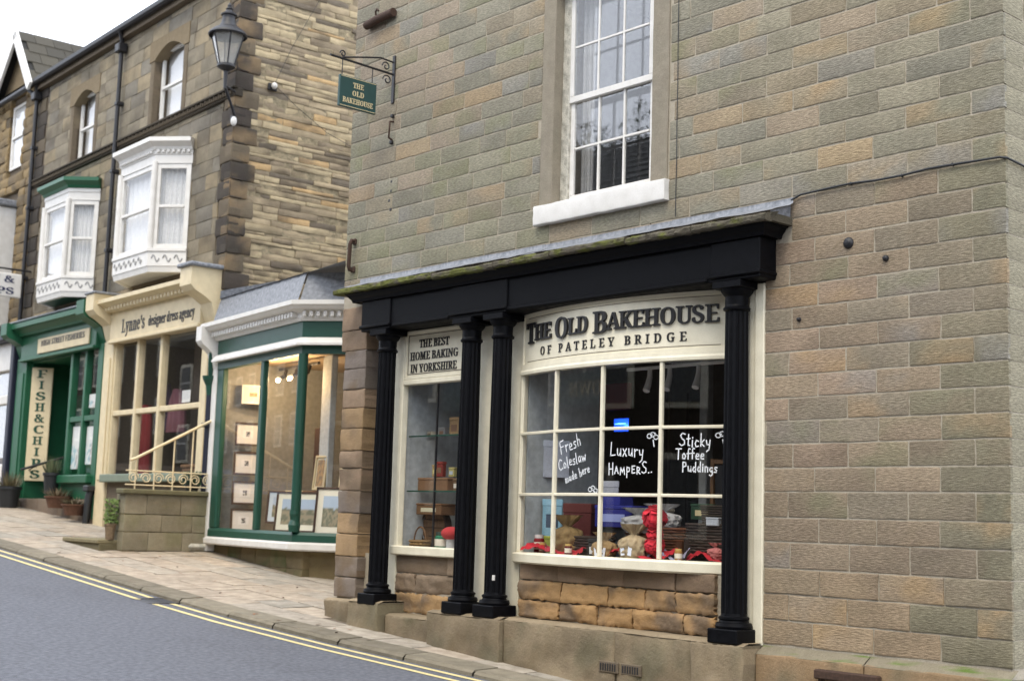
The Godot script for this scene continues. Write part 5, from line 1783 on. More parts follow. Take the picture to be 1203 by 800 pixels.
	for k in 3:
		framed("%s mounted print propped on the floor of the picture shop" % ["pale blue", "buff", "ivory"][k], Vector3(0.95 + k * 0.4, 1.0, -0.75 - 0.1 * k), 0.4, 0.5, 35.0, [m.dark_wood, m.letter_gold, m.wood][k], [lin(190, 204, 214), lin(206, 182, 140), lin(232, 228, 214)][k], 1 + k, 0.08)
	framed("poster with red roundel on the side wall above the small prints", Vector3(0.35, 2.72, -0.5), 0.36, 0.3, 75.0, m.white_paint, lin(214, 206, 190), 2, 0.1)
	framed("tall pale frame leaning askew by the easel", Vector3(4.25, 1.65, -1.0), 0.22, 0.9, 60.0, m.letter_gold, lin(196, 188, 168), 0, 0.02)
	framed("bare brown picture frame leaning against the easel leg", Vector3(4.45, 1.2, -1.25), 0.5, 0.8, 30.0, m.wood, lin(96, 66, 42), 0, 0.02)
	framed("cream mounted print hung on the display column", Vector3(2.2, 1.5, -0.82), 0.28, 0.5, 12.0, m.letter_gold, lin(214, 200, 168), 2, 0.04)
	# lit spot lamps on a track
	var tr := thing("spot_track", "ceiling track with three lit spot lamps in the picture shop", "lamp", Vector3(2.4, 3.1, -0.8))
	pbox(tr, "track", m.dark_iron, 0.6, 3.1, -0.83, 2.0, 3.14, -0.79, 0.004)
	for k in 3:
		var px := 0.85 + k * 0.42
		b = M(tr)
		b.tube([Vector3(px, 3.1, -0.81), Vector3(px, 3.0, -0.78), Vector3(px, 2.96, -0.72)], 0.03, 8)
		part(tr, "spot_body", b, m.dark_iron)
		b = M(tr)
		b.ball(Vector3(px, 2.93, -0.68), Vector3(0.035, 0.035, 0.035))
		part(tr, "lamp_bulb", b, m.bulb_glow)
		var l := OmniLight3D.new()
		l.name = "spot_lamp_light"
		l.light_color = Color8(255, 214, 160)
		l.light_energy = 0.2
		l.omni_range = 8.0
		l.light_size = 0.04
		l.shadow_enabled = true
		l.position = inv[tr] * Vector3(px, 2.86, -0.62)
		tr.add_child(l, true)
	# small plaque and alarm under the cornice
	F = IDENT

func framed(label: String, at: Vector3, w: float, h: float, turn: float, frame: Material, mount: Color, kind: int, border: float) -> void:
	var t := thing("framed_print", label, "picture", at - Vector3(0, h / 2, 0))
	var ex := Transform3D(Basis(Vector3.UP, deg_to_rad(turn)) * Basis(Vector3.RIGHT, -0.1), at)
	for q in [[-w / 2, -h / 2, w / 2, -h / 2 + 0.03], [-w / 2, h / 2 - 0.03, w / 2, h / 2], [-w / 2, -h / 2 + 0.03, -w / 2 + 0.03, h / 2 - 0.03], [w / 2 - 0.03, -h / 2 + 0.03, w / 2, h / 2 - 0.03]]:
		var b := M(t)
		b.t = b.t * ex
		b.box(q[0], q[1], -0.015, q[2], q[3], 0.018, 0.005)
		part(t, "frame", b, frame)
	var b := M(t)
	b.t = b.t * ex
	b.tinted = true
	b.col = mount
	b.box(-w / 2 + 0.02, -h / 2 + 0.02, -0.012, w / 2 - 0.02, h / 2 - 0.02, 0.0)
	part(t, "mount", b, m.print)
	if kind == 0: return
	b = M(t)
	b.t = b.t * ex
	var bx := w / 2 - border - 0.02
	var by := h / 2 - border - 0.02
	var sd := rng.randf() * 40.0
	b.grid(18, 14, func(u, v): return Vector3(lerpf(-bx, bx, u), lerpf(-by, by, v), 0.003), func(u, v):
		var q := nz.get_noise_2d(u * 18 + sd, v * 18)
		if kind == 1:
			if v > 0.6 + 0.1 * q: return lin(170, 186, 204)
			return lin(110, 112, 92) if q > 0.0 else lin(150, 140, 116)
		if kind == 3:
			return lin(70, 70, 74) if absf(u - 0.5) < 0.2 and absf(v - 0.5) < 0.32 and q > -0.2 else lin(216, 214, 210)
		if kind == 4:
			if u < 0.45 and v < 0.8: return lin(90, 100, 118)
			return lin(196, 202, 212) if v > 0.25 else lin(176, 128, 96)
		return lin(186, 150, 104) if q > 0.0 else lin(140, 120, 96))
	part(t, "picture", b, m.print)

# ---------------------------------------------------------------- the house beyond the terrace
func build_far_house() -> void:
	F = terrace_frame()
	var t := thing("gabled_house", "stone house with white bargeboarded gable beyond the terrace", "building", Vector3(-10.8, 0.9, 0.2))
	var b := M(t)
	b.box(-14.0, 0.2, -8, -9.12, 10.0, -0.05)
	part(t, "wall_core", b, m.mortar_dark)
	var tone := func(_x, _y): return (lin(158, 136, 98) if rng.randf() < 0.6 else lin(128, 112, 86)) * rng.randf_range(0.75, 1.05)
	lay(t, "rubble_stone", -12.0, -9.12, 4.4, 10.0, 0.2, 0.25, 0.55, [[-10.75, -9.85, 8.2, 9.75], [-12.2, -9.85, 4.3, 7.6]], tone, 0.012, m.rubble, 0.1, 0.2, 0.014, Transform3D(Basis(), Vector3(0, 0, 0.06)), lin(90, 80, 66) - Color(0, 0, 0, 0.4), 4)
	# gable triangle and bargeboards
	var apex := Vector2(-10.1, 11.25)
	var l := Vector2(-11.4, 9.9)
	var r := Vector2(-9.0, 9.9)
	b = M(t)
	b.tinted = true
	b.col = lin(128, 112, 86)
	b.prism(PackedVector2Array([l, r, apex]), -0.3, 0.06)
	part(t, "gable", b, m.rubble)
	for q in [[l, apex], [apex, r]]:
		var a: Vector2 = q[0]
		var c: Vector2 = q[1]
		var d := (c - a).normalized()
		var n := Vector2(-d.y, d.x)
		b = M(t)
		var ext0 := a - d * 0.15 if q[0] == l else a
		var ext1 := c + d * 0.15 if q[1] == r else c
		b.prism(PackedVector2Array([ext0 - n * 0.16, ext1 - n * 0.16, ext1 + n * 0.05, ext0 + n * 0.05]), 0.26, 0.32)
		part(t, "bargeboard", b, m.white_paint)
	# slated roof of the cross gable: rows of stone slates on the right-hand slope
	for row in 5:
		for k in 11:
			b = M(t)
			b.tinted = true
			b.col = lin(186, 172, 140) * rng.randf_range(0.75, 1.15)
			var v0 := row / 5.0
			var v1 := (row + 1) / 5.0 + 0.05
			var z0 := 0.32 - k * 0.42 - (0.2 if row % 2 else 0.0)
			var rr := r + (r - apex).normalized() * 0.15
			var p0 := rr.lerp(apex, v0)
			var p1 := rr.lerp(apex, minf(v1, 1.0))
			var up := Vector3(0.0, 0.05, 0)
			var A := Vector3(p0.x, p0.y, minf(z0, 0.32)) + up * 1.3
			var B := Vector3(p0.x, p0.y, z0 - 0.41) + up * 1.3
			var C := Vector3(p1.x, p1.y, z0 - 0.41) + up * 0.7
			var D := Vector3(p1.x, p1.y, minf(z0, 0.32)) + up * 0.7
			b.quad(A, B, C, D)
			b.quad(A, A - up * 0.5, B - up * 0.5, B)
			b.quad(D, D - up * 0.5, A - up * 0.5, A)
			part(t, "roof_slate", b, m.slate)
	b = M(t)
	b.tinted = true
	b.col = lin(100, 96, 86)
	b.quad(Vector3(l.x, l.y, 0.3), Vector3(apex.x, apex.y, 0.3), Vector3(apex.x, apex.y, -5), Vector3(l.x, l.y, -5))
	b.quad(Vector3(apex.x, apex.y, 0.3), Vector3(r.x, r.y, 0.3), Vector3(r.x, r.y, -5), Vector3(apex.x, apex.y, -5))
	b.quad(Vector3(-14, 9.95, 0.2), Vector3(-9.1, 9.95, 0.2), Vector3(-9.1, 12.2, -4), Vector3(-14, 12.2, -4))
	part(t, "roof", b, m.slate)
	var w := Node3D.new()
	w.name = "gable_window"
	t.add_child(w, true)
	sash(w, -10.7, -9.9, 8.25, 9.7, 0.0, m.white_paint, m.old_glass)
	pbox(w, "curtain", m.curtain, -10.7, 8.25, -0.045, -9.9, 9.7, -0.04, 0.0)
	b = M(t)
	b.tube([Vector3(-9.3, 9.75, 0.2), Vector3(-9.2, 9.7, 0.15), Vector3(-9.12, 9.5, 0.12)], 0.04, 8)
	b.tube([Vector3(-12, 9.8, 0.22), Vector3(-9.2, 9.8, 0.22)], 0.06, 8)
	part(t, "gutter", b, m.dark_iron)
	# first floor bay and the white shop below
	b = M(t)
	b.box(-11.8, 4.7, 0.0, -9.95, 7.3, 0.4, 0.02)
	part(t, "bay", b, m.white_paint)
	pbox(t, "bay_roof", m.lead, -11.9, 7.3, -0.05, -9.85, 7.45, 0.5, 0.03)
	for q in [[-11.6, -10.9], [-10.8, -10.1]]:
		pbox(t, "bay_pane", m.old_glass, q[0], 5.2, 0.395, q[1], 7.1, 0.41, 0.0)
	pbox(t, "bay_pane", m.old_glass, -9.955, 5.2, 0.06, -9.94, 7.1, 0.34, 0.0)
	pbox(t, "shop_fascia", m.white_paint, -13.5, 3.7, 0.0, -9.15, 4.3, 0.15, 0.02)
	pbox(t, "shop_cornice", m.navy_paint, -13.5, 4.3, 0.0, -9.15, 4.45, 0.35, 0.03)
	pbox(t, "shop_sill", m.white_paint, -13.5, 1.0, 0.0, -9.2, 1.75, 0.1, 0.02)
	pbox(t, "shop_transom", m.white_paint, -13.5, 3.0, 0.0, -9.2, 3.2, 0.1, 0.02)
	pbox(t, "shop_pane", m.glass, -13.4, 1.75, 0.03, -9.3, 3.7, 0.035, 0.0)
	for x in [-12.2, -10.8, -9.3]: pbox(t, "shop_mullion", m.white_paint, x - 0.06, 1.75, 0.0, x + 0.06, 3.7, 0.1, 0.02)
	pbox(t, "corner_post", m.navy_paint, -9.2, 0.5, 0.0, -9.0, 4.3, 0.16, 0.02)
	F = IDENT

# ---------------------------------------------------------------- across the street, seen in the glass
func build_opposite() -> void:
	F = Transform3D(Basis(Vector3.UP, PI), Vector3(0, 0, 12.6))   # frame: faces the bakery; x runs the other way
	var specs := [[-13.0, 4.0, 6.4, "stone house with slate roof across the street from the bakery corner", lin(96, 86, 72)], [4.05, 13.5, 6.1, "stone house with chimney across the street from the bow window", lin(84, 76, 66)], [13.55, 24.5, 8.2, "long inn across the street with its name over the door", lin(92, 86, 76)], [24.55, 36.0, 6.4, "stone house across the street next up the hill from the inn", lin(90, 80, 66)], [36.05, 52.0, 8.2, "long stone house across the street, second up the hill from the inn", lin(84, 76, 64)], [52.05, 74.0, 9.6, "stone terrace across the street, farthest up the hill", lin(88, 80, 66)]]
	for k in 6:
		var s: Array = specs[k]
		var x0: float = s[0]
		var x1: float = s[1]
		var gy := pave_y(-(x0 + x1) / 2, 12.0)
		var ev: float = s[2]
		var t := thing("house_across" if k != 2 else "inn_across", s[3], "building", Vector3((x0 + x1) / 2, gy, 0))
		var b := M(t)
		b.tinted = true
		b.col = s[4]
		b.box(x0, gy - 1.0, -7.0, x1, ev, 0.0)
		part(t, "wall", b, m.rubble)
		b = M(t)
		b.tinted = true
		for row in 9:
			b.col = lin(86, 86, 86) * (0.8 + 0.25 * (row % 3))
			var v0 := row / 9.0
			var v1 := (row + 1) / 9.0
			b.quad(Vector3(x0, lerpf(ev, ev + 2.5, v0) + 0.03, lerpf(0.3, -3.5, v0)), Vector3(x1, lerpf(ev, ev + 2.5, v0) + 0.03, lerpf(0.3, -3.5, v0)), Vector3(x1, lerpf(ev, ev + 2.5, v1), lerpf(0.3, -3.5, v1)), Vector3(x0, lerpf(ev, ev + 2.5, v1), lerpf(0.3, -3.5, v1)))
		b.quad(Vector3(x1, ev, -7.2), Vector3(x0, ev, -7.2), Vector3(x0, ev + 2.5, -3.5), Vector3(x1, ev + 2.5, -3.5))
		b.col = s[4]
		b.tri(Vector3(x0, ev, -7), Vector3(x0, ev, 0), Vector3(x0, ev + 2.4, -3.5))
		b.tri(Vector3(x1, ev, 0), Vector3(x1, ev, -7), Vector3(x1, ev + 2.4, -3.5))
		part(t, "roof", b, m.slate)
		var n := int((x1 - x0) / 2.6)
		for i in n:
			var cx := lerpf(x0, x1, (i + 0.5) / n)
			for fl in [[gy + 1.0, gy + 2.4], [gy + 3.6, gy + 5.0]]:
				if k == 2 and i == 2 and fl[0] < gy + 2.0: continue
				var w := pbox(t, "window_surround", m.cream_paint, cx - 0.62, fl[0] - 0.12, -0.02, cx + 0.62, fl[1] + 0.12, 0.04, 0.01)
				pbox(w, "pane", m.house_blind, cx - 0.48, fl[0], 0.03, cx + 0.48, fl[1], 0.05, 0.0)
				pbox(w, "glazing_bar", m.white_paint, cx - 0.48, (fl[0] + fl[1]) / 2 - 0.03, 0.045, cx + 0.48, (fl[0] + fl[1]) / 2 + 0.03, 0.065, 0.0)
		var ch := pbox(t, "chimney", m.rubble, x1 - 1.2, ev + 1.5, -4.0, x1 - 0.3, ev + 3.9, -3.1, 0.03)
		pbox(ch, "chimney_pot", m.terracotta, x1 - 0.95, ev + 3.9, -3.7, x1 - 0.6, ev + 4.5, -3.35, 0.04)
		if k == 2:
			var bd := pbox(t, "name_board", m.teal_board, 17.6, 3.55, 0.0, 22.2, 4.35, 0.08, 0.01)
			text(bd, "lettering", "THE CROWN", Vector3(19.9, 3.95, 0.09), Basis(), 0.36, m.letter_gold, 3.2, 0.02)
			pbox(t, "door", m.black_paint, 19.2, gy, 0.0, 20.4, gy + 2.2, 0.06, 0.01)
	F = IDENT
	var tr := thing("roadside_tree", "bare-topped tree behind the houses across the street", "tree", Vector3(-23.5, 1.0, 21.0))
	var b := M(tr)
	b.tube([Vector3(-23.5, 0.8, 21), Vector3(-23.4, 6, 21), Vector3(-23.2, 11.5, 21)], 0.3, 8, 0.12)
	part(tr, "trunk", b, m.dark_wood)
	b = M(tr)
	b.tinted = true
	for k in 2600:
		var a := rng.randf() * TAU
		var r := sqrt(rng.randf()) * 2.4
		var p := Vector3(-23.2 + cos(a) * r, 11.9 + rng.randf_range(-1.5, 1.9) * (1.0 - r / 3.4), 21 + sin(a) * r)
		if nz.get_noise_3d(p.x * 5, p.y * 5, p.z * 5) < -0.05: continue
		b.col = lin(52, 62, 36) * rng.randf_range(0.5, 1.3)
		var d := Vector3(rng.randf_range(-1, 1), rng.randf_range(-1, 1), rng.randf_range(-1, 1)) * 0.14
		var e := Vector3(rng.randf_range(-1, 1), rng.randf_range(-1, 1), rng.randf_range(-1, 1)) * 0.14
		b.tri(p, p + d, p + e)
	part(tr, "crown", b, m.leaf)

# ---------------------------------------------------------------- things in the bakery windows
func basket(label: String, at: Vector3, w: float, h: float, d: float, tone: Color, lid := 0.0, turn := 0.0) -> Node3D:
	F = Transform3D(Basis(Vector3.UP, turn), at)
	var t := thing("wicker_basket", label, "basket", Vector3.ZERO)
	var b := M(t)
	b.tinted = true
	# woven body: rows of rods bulging over and under the stakes
	var rows := int(h / 0.024)
	for r in rows:
		var y := (r + 0.5) * h / rows
		var grow := lerpf(0.9, 1.0, y / h)
		var pts := []
		var n := 56
		for k in n + 1:
			var a := TAU * k / n
			var cx := cos(a)
			var cz := sin(a)
			var sq := pow(pow(absf(cx), 4.0) + pow(absf(cz), 4.0), -0.25)
			var o := 0.005 * sin(a * 14.0 + PI * (r % 2))
			pts.append(Vector3(cx * sq * (w / 2 * grow + o), y, cz * sq * (d / 2 * grow + o)))
		b.col = tone * rng.randf_range(0.7, 1.25)
		b.tube(pts, h / rows * 0.52, 5)
	part(t, "weave", b, m.wicker)
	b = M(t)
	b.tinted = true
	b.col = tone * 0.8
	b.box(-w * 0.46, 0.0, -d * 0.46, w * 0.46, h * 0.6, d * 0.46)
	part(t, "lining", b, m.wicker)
	if lid > 0.0:
		b = M(t)
		b.tinted = true
		for r in 8:
			b.col = tone * rng.randf_range(0.8, 1.3)
			b.box(-w / 2, h + r * lid / 8, -d / 2 - 0.01 + r * 0.004, w / 2, h + (r + 0.9) * lid / 8, -d / 2 + 0.03 + r * 0.004, 0.006)
		part(t, "lid", b, m.wicker)
	F = IDENT
	return t

func carton(called: String, label: String, category: String, at: Vector3, s: Vector3, tone: Color, turn := 0.0, stripe := Color(0, 0, 0, 0)) -> void:
	F = Transform3D(Basis(Vector3.UP, turn), at)
	var t := thing(called, label, category, Vector3.ZERO)
	var b := M(t)
	b.tinted = true
	b.col = tone
	b.box(-s.x / 2, 0, -s.z / 2, s.x / 2, s.y * 0.82, s.z / 2, 0.006)
	part(t, "body", b, m.cloth)
	b = M(t)
	b.tinted = true
	b.col = tone * 1.15
	b.box(-s.x / 2 - 0.004, s.y * 0.82, -s.z / 2 - 0.004, s.x / 2 + 0.004, s.y, s.z / 2 + 0.004, 0.006)
	part(t, "lid", b, m.cloth)
	if stripe.a > 0:
		b = M(t)
		b.tinted = true
		b.col = stripe
		b.box(-s.x * 0.3, s.y * 0.25, s.z / 2, s.x * 0.3, s.y * 0.6, s.z / 2 + 0.003)
		part(t, "print_label", b, m.print)
	F = IDENT

func jar(label: String, at: Vector3, r: float, h: float, tone: Color, cap: Color) -> void:
	F = Transform3D(Basis(), at)
	var t := thing("jar", label, "jar", Vector3.ZERO)
	var b := M(t)
	b.tinted = true
	b.col = tone
	b.lathe([Vector2(0.001, 0), Vector2(r, 0.003), Vector2(r, h * 0.72), Vector2(r * 0.8, h * 0.82), Vector2(0.001, h * 0.82)], Vector3.ZERO, 16)
	part(t, "contents", b, m.print)
	b = M(t)
	b.tinted = true
	b.col = cap
	b.lathe([Vector2(r * 0.85, h * 0.8), Vector2(r * 0.88, h * 0.82), Vector2(r * 0.88, h), Vector2(0.001, h)], Vector3.ZERO, 16)
	part(t, "lid", b, m.print)
	b = M(t)
	b.tinted = true
	b.col = lin(222, 214, 196)
	b.lathe([Vector2(r * 1.015, h * 0.2), Vector2(r * 1.015, h * 0.6)], Vector3.ZERO, 16)
	part(t, "paper_label", b, m.print)
	F = IDENT

func bag(label: String, at: Vector3, w: float, h: float, tone: Color, tagged: bool) -> void:
	F = Transform3D(Basis(Vector3.UP, rng.randf_range(-0.2, 0.5)), at)
	var t := thing("gift_bag", label, "bag", Vector3.ZERO)
	var b := M(t)
	var sd := rng.randf() * 30.0
	for sg in [1.0, -1.0]:
		b.grid(20, 18, func(u, v):
			var neck := 1.0 if v < 0.6 else (lerpf(1.0, 0.22, (v - 0.6) / 0.12) if v < 0.72 else lerpf(0.22, 0.8, (v - 0.72) / 0.28) * (1.0 + 0.35 * sin(u * 31.0)))
			var a: float = (u - 0.5) * PI
			var rr := w / 2 * neck * (1.0 + 0.3 * nz.get_noise_2d(u * 26 + sd, v * 20 + sg * 9)) * (0.85 + 0.35 * sin(minf(v, 0.6) * 4.0))
			return Vector3(sin(a) * rr * sg, v * h, cos(a) * rr * 0.7 * sg), func(u, v): return tone * (1.0 + 0.3 * nz.get_noise_2d(u * 40 + sd, v * 30)))
	part(t, "bag", b, m.cloth)
	if tagged:
		for k in 2:
			b = M(t)
			b.tinted = true
			b.col = lin(214, 218, 226)
			b.obox(Vector3(-w * 0.15 + k * w * 0.35, h * 0.28, w * 0.39), Vector3(0.045, 0.08, 0.004), Basis(Vector3(0, 0, 1), 0.15 - k * 0.3))
			part(t, "tag", b, m.print)
	F = IDENT

func drape(label: String, x0: float, x1: float, z0: float, z1: float, y: float, tone: Color) -> void:
	F = IDENT
	var t := thing("draped_cloth", label, "cloth", Vector3((x0 + x1) / 2, y, (z0 + z1) / 2))
	var b := M(t)
	b.grid(44, 14, func(u, v): return Vector3(lerpf(x0, x1, u), y + 0.045 + 0.05 * nz.get_noise_2d(lerpf(x0, x1, u) * 22, v * 9) + 0.03 * sin(u * 5.0 + v * 2.0) + 0.05 * v, lerpf(z1, z0, v)), func(u, v): return tone * (1.0 + 0.15 * nz.get_noise_2d(u * 60, v * 30)))
	part(t, "cloth", b, m.cloth)

func build_bakery_goods() -> void:
	F = IDENT
	# window bottoms and backing panels
	var t := thing("window_display", "grey display platform and side panels inside the bow window", "display stand", Vector3(-3.8, 0.55, -0.3))
	var b := M(t)
	b.box(-5.06, 0.52, -0.75, -2.5, 0.57, -0.09, 0.0)
	b.grid(20, 1, func(u, v): return bow(lerpf(0.01, 0.99, u), -0.035).lerp(Vector3(bow(u).x, 0, -0.12), v) + Vector3(0, 0.572, 0))
	part(t, "platform", b, m.grey_wall)
	pbox(t, "side_panel", m.cool_white, -5.10, 0.57, -1.1, -5.06, 2.9, -0.14, 0.0)
	pbox(t, "back_panel", mat("black_board", Color8(20, 20, 22), 0.7), -3.28, 0.9, -0.85, -2.4, 1.45, -0.8, 0.004)
	for x in [-3.3, -2.38]: pbox(t, "board_frame", m.wood, x - 0.02, 0.57, -0.84, x + 0.02, 1.5, -0.78, 0.004)
	pbox(t, "board_frame", m.wood, -3.28, 1.45, -0.84, -2.4, 1.49, -0.78, 0.004)
	# bow window, left to right
	drape("crumpled red cloth under the burlap in the bow window", -4.95, -4.2, -0.15, 0.02, 0.575, lin(188, 36, 48))
	drape("crumpled red cloth below the tulle flower in the bow window", -3.75, -3.15, -0.2, 0.08, 0.575, lin(192, 40, 52))
	drape("crumpled red cloth before the big dark basket", -3.05, -2.58, -0.34, -0.15, 0.575, lin(188, 38, 50))
	drape("folded pale lilac cloth before the big dark basket", -3.35, -3.0, -0.16, 0.0, 0.575, lin(168, 166, 190))
	jar("red jam jar with white lid at the left end of the bow window", Vector3(-4.86, 0.6, -0.14), 0.05, 0.17, lin(126, 18, 24), lin(210, 206, 200))
	carton("book_box", "brown box with pale lid behind the burlap", "box", Vector3(-4.66, 0.575, -0.5), Vector3(0.3, 0.5, 0.2), lin(104, 52, 48), 0.3)
	carton("leaflet", "pale blue leaflet stood behind the red jar", "leaflet", Vector3(-4.92, 0.75, -0.36), Vector3(0.2, 0.36, 0.02), lin(150, 196, 216), 0.5, lin(40, 60, 80))
	carton("leaflet", "yellow green packet stood behind the red jar", "packet", Vector3(-4.88, 0.6, -0.3), Vector3(0.14, 0.16, 0.04), lin(176, 182, 40), 0.4)
	carton("notice_sheet", "white handwritten notice hung on the side panel", "notice", Vector3(-4.98, 1.32, -0.45), Vector3(0.26, 0.36, 0.008), lin(196, 202, 214), 1.0)
	bag("coarse straw coloured burlap sack in the bow window", Vector3(-4.5, 0.6, -0.16), 0.28, 0.36, lin(150, 124, 80), false)
	basket("dark brown wicker basket behind the burlap sack", Vector3(-4.3, 0.575, -0.25), 0.5, 0.2, 0.26, lin(62, 44, 34))
	carton("blue_box", "royal blue box with a white print on top of the basket", "box", Vector3(-4.05, 0.86, -0.4), Vector3(0.42, 0.2, 0.24), lin(40, 46, 132), 0.15, lin(140, 150, 200))
	carton("blue_box", "smaller royal blue box stacked on the large one", "box", Vector3(-4.12, 1.06, -0.42), Vector3(0.22, 0.1, 0.2), lin(46, 52, 146), 0.1)
	carton("white_card", "white card standing behind the blue boxes", "card", Vector3(-4.3, 0.95, -0.5), Vector3(0.2, 0.34, 0.01), lin(196, 198, 204), 0.2)
	bag("white cellophane bundle behind the glazing bar", Vector3(-3.72, 0.82, -0.3), 0.3, 0.22, lin(190, 190, 188), false)
	bag("white cellophane bundle beside the brown hamper", Vector3(-3.5, 0.84, -0.35), 0.3, 0.24, lin(200, 200, 198), false)
	carton("black_white_box", "black and white striped box beside the paper bags", "box", Vector3(-4.02, 0.575, -0.05), Vector3(0.1, 0.18, 0.1), lin(40, 40, 42), 0.2, lin(210, 210, 208))
	bag("brown paper bag with two white tags by the glazing bar", Vector3(-3.86, 0.575, 0.0), 0.2, 0.24, lin(166, 138, 96), true)
	bag("netting wrapped gift with white tags in the bow window", Vector3(-3.5, 0.575, 0.0), 0.26, 0.32, lin(176, 156, 122), true)
	basket("brown hamper basket in the middle of the bow window", Vector3(-3.55, 0.575, -0.42), 0.75, 0.3, 0.3, lin(112, 66, 36))
	F = Transform3D(Basis(), Vector3(-3.28, 0.575, -0.02))
	t = thing("tulle_flower", "red tulle sweet bouquet in a glass goblet", "bouquet", Vector3.ZERO)
	b = M(t)
	b.lathe([Vector2(0.055, 0), Vector2(0.05, 0.01), Vector2(0.012, 0.02), Vector2(0.01, 0.07), Vector2(0.05, 0.1), Vector2(0.065, 0.2)], Vector3.ZERO, 16)
	part(t, "goblet", b, m.glass)
	for q in [[0.15, 0.06, 0.075], [0.24, 0.045, 0.05], [0.38, 0.085, 0.09]]:
		b = M(t)
		b.tinted = true
		for k in 60:
			var a := rng.randf() * TAU
			var e := rng.randf_range(-1, 1)
			var d := Vector3(cos(a) * sqrt(1 - e * e), e, sin(a) * sqrt(1 - e * e))
			b.col = lin(206, 44, 58) * rng.randf_range(0.7, 1.3)
			var c: Vector3 = Vector3(0, q[0], 0) + d * q[1]
			var s := d.cross(Vector3(0.3, 1, 0.2)).normalized() * 0.035
			var u := d.cross(s).normalized() * 0.035
			b.quad(c - s - u, c + s - u, c + s + u + d * 0.02, c - s + u + d * 0.02)
		part(t, "tulle", b, m.cloth)
	F = IDENT
	basket("large dark grey brown hamper basket with its lid open", Vector3(-2.86, 0.6, -0.38), 0.62, 0.32, 0.3, lin(70, 58, 50), 0.16)
	carton("price_card", "small white folded price card on the dark hamper", "card", Vector3(-2.8, 0.9, -0.22), Vector3(0.12, 0.07, 0.05), lin(214, 220, 226), 0.2)
	bag("pink ribboned gift packet on red cloth", Vector3(-2.78, 0.62, -0.24), 0.14, 0.14, lin(196, 120, 116), false)
	jar("small jar with fabric lid at the right end of the bow window", Vector3(-2.62, 0.6, -0.26), 0.05, 0.18, lin(206, 204, 196), lin(150, 120, 90))
	bag("brown ribboned packet beside the small jar", Vector3(-2.62, 0.6, -0.42), 0.2, 0.24, lin(150, 120, 92), false)
	var jc := [lin(150, 90, 30), lin(96, 26, 26), lin(120, 100, 40), lin(70, 40, 26), lin(160, 120, 60)]
	for k in 5:
		jar("%s chutney jar with a gold lid at the front of the bow window" % ["amber", "dark red", "olive", "brown", "honey coloured"][k], bow(0.12 + k * 0.17, -0.11) + Vector3(0, 0.6, 0), 0.034, 0.1, jc[k], lin(190, 160, 90))
	for k in 4:
		carton("biscuit_box", "%s biscuit box stacked at the back of the bow window" % ["tartan red", "navy", "cream", "forest green"][k], "box", Vector3(-4.75 + k * 0.5, 0.95 if k % 2 else 0.9, -0.62), Vector3(0.2, 0.14, 0.12), [lin(140, 34, 36), lin(36, 44, 84), lin(206, 196, 170), lin(40, 74, 52)][k], 0.2 * k - 0.2, lin(210, 196, 150))
	drape("loose ruffled red cloth at the foot of the goblet", -3.5, -3.1, -0.12, 0.02, 0.6, lin(196, 40, 54))
	# screen and ceiling spots in the shop
	t = thing("wall_screen", "small blue lit screen deep inside the bakery", "screen", Vector3(-5.8, 1.85, -2.2))
	pbox(t, "casing", m.plastic_black, -5.92, 1.9, -2.25, -5.68, 2.06, -2.2, 0.01)
	pbox(t, "screen", m.screen_glow, -5.91, 1.91, -2.2, -5.69, 2.05, -2.195, 0.0)
	pbox(t, "bright_line", m.chalk_white, -5.9, 1.985, -2.195, -5.72, 2.0, -2.19, 0.0)
	var al := OmniLight3D.new()
	al.name = "screen_light"
	al.light_color = Color8(70, 130, 255)
	al.light_energy = 0.03
	al.omni_range = 4.0
	al.shadow_enabled = true
	al.position = inv[t] * Vector3(-5.8, 1.98, -2.1)
	t.add_child(al, true)
	t = thing("ceiling_spots", "white unlit ceiling spot lamps on a rail behind the bow window head", "lamp", Vector3(-3.7, 2.3, -0.7))
	pbox(t, "rail", m.white_paint, -4.3, 2.34, -0.72, -3.0, 2.37, -0.69, 0.004)
	for x in [-4.0, -3.75, -3.4]:
		b = M(t)
		b.tube([Vector3(x, 2.34, -0.7), Vector3(x, 2.27, -0.7), Vector3(x + 0.02, 2.2, -0.66), Vector3(x + 0.03, 2.13, -0.62)], 0.022, 8, 0.034)
		part(t, "spot", b, m.white_paint)
	t = thing("red_banner", "dark red banner hanging inside the bakery", "banner", Vector3(-5.3, 2.0, -1.6))
	b = M(t)
	b.tinted = true
	b.col = lin(120, 20, 26)
	b.box(-5.55, 2.08, -1.62, -5.1, 2.36, -1.6)
	part(t, "cloth", b, m.cloth)
	t = thing("shop_counter", "pale counter deep inside the bakery", "counter", Vector3(-4.0, -0.2, -2.6))
	pbox(t, "front", m.grey_wall, -6.6, -0.2, -2.9, -3.0, 0.85, -2.5, 0.01)
	pbox(t, "top", m.wood, -6.65, 0.85, -2.95, -2.95, 0.9, -2.45, 0.01)
	t = thing("wall_shelves", "dark wooden shelves on the back wall of the bakery", "shelves", Vector3(-4.5, 0.9, -4.8))
	for k in 3: pbox(t, "shelf", m.dark_wood, -7.0, 1.2 + k * 0.5, -4.95, -3.0, 1.23 + k * 0.5, -4.65, 0.004)
	for k in 5: pbox(t, "upright", m.dark_wood, -7.0 + k * 1.0, 0.4, -4.96, -6.96 + k * 1.0, 2.6, -4.64, 0.004)
	# posts inside
	for q in [[-3.9, -1.4], [-3.4, -1.8]]:
		t = thing("shop_post", "grey post of the bakery shelving seen through the bow window", "post", Vector3(q[0], -0.2, q[1]), "shelving posts inside the bakery")
		pbox(t, "post", m.grey_wall, q[0] - 0.05, -0.2, q[1] - 0.05, q[0] + 0.05, 3.1, q[1] + 0.05, 0.01)
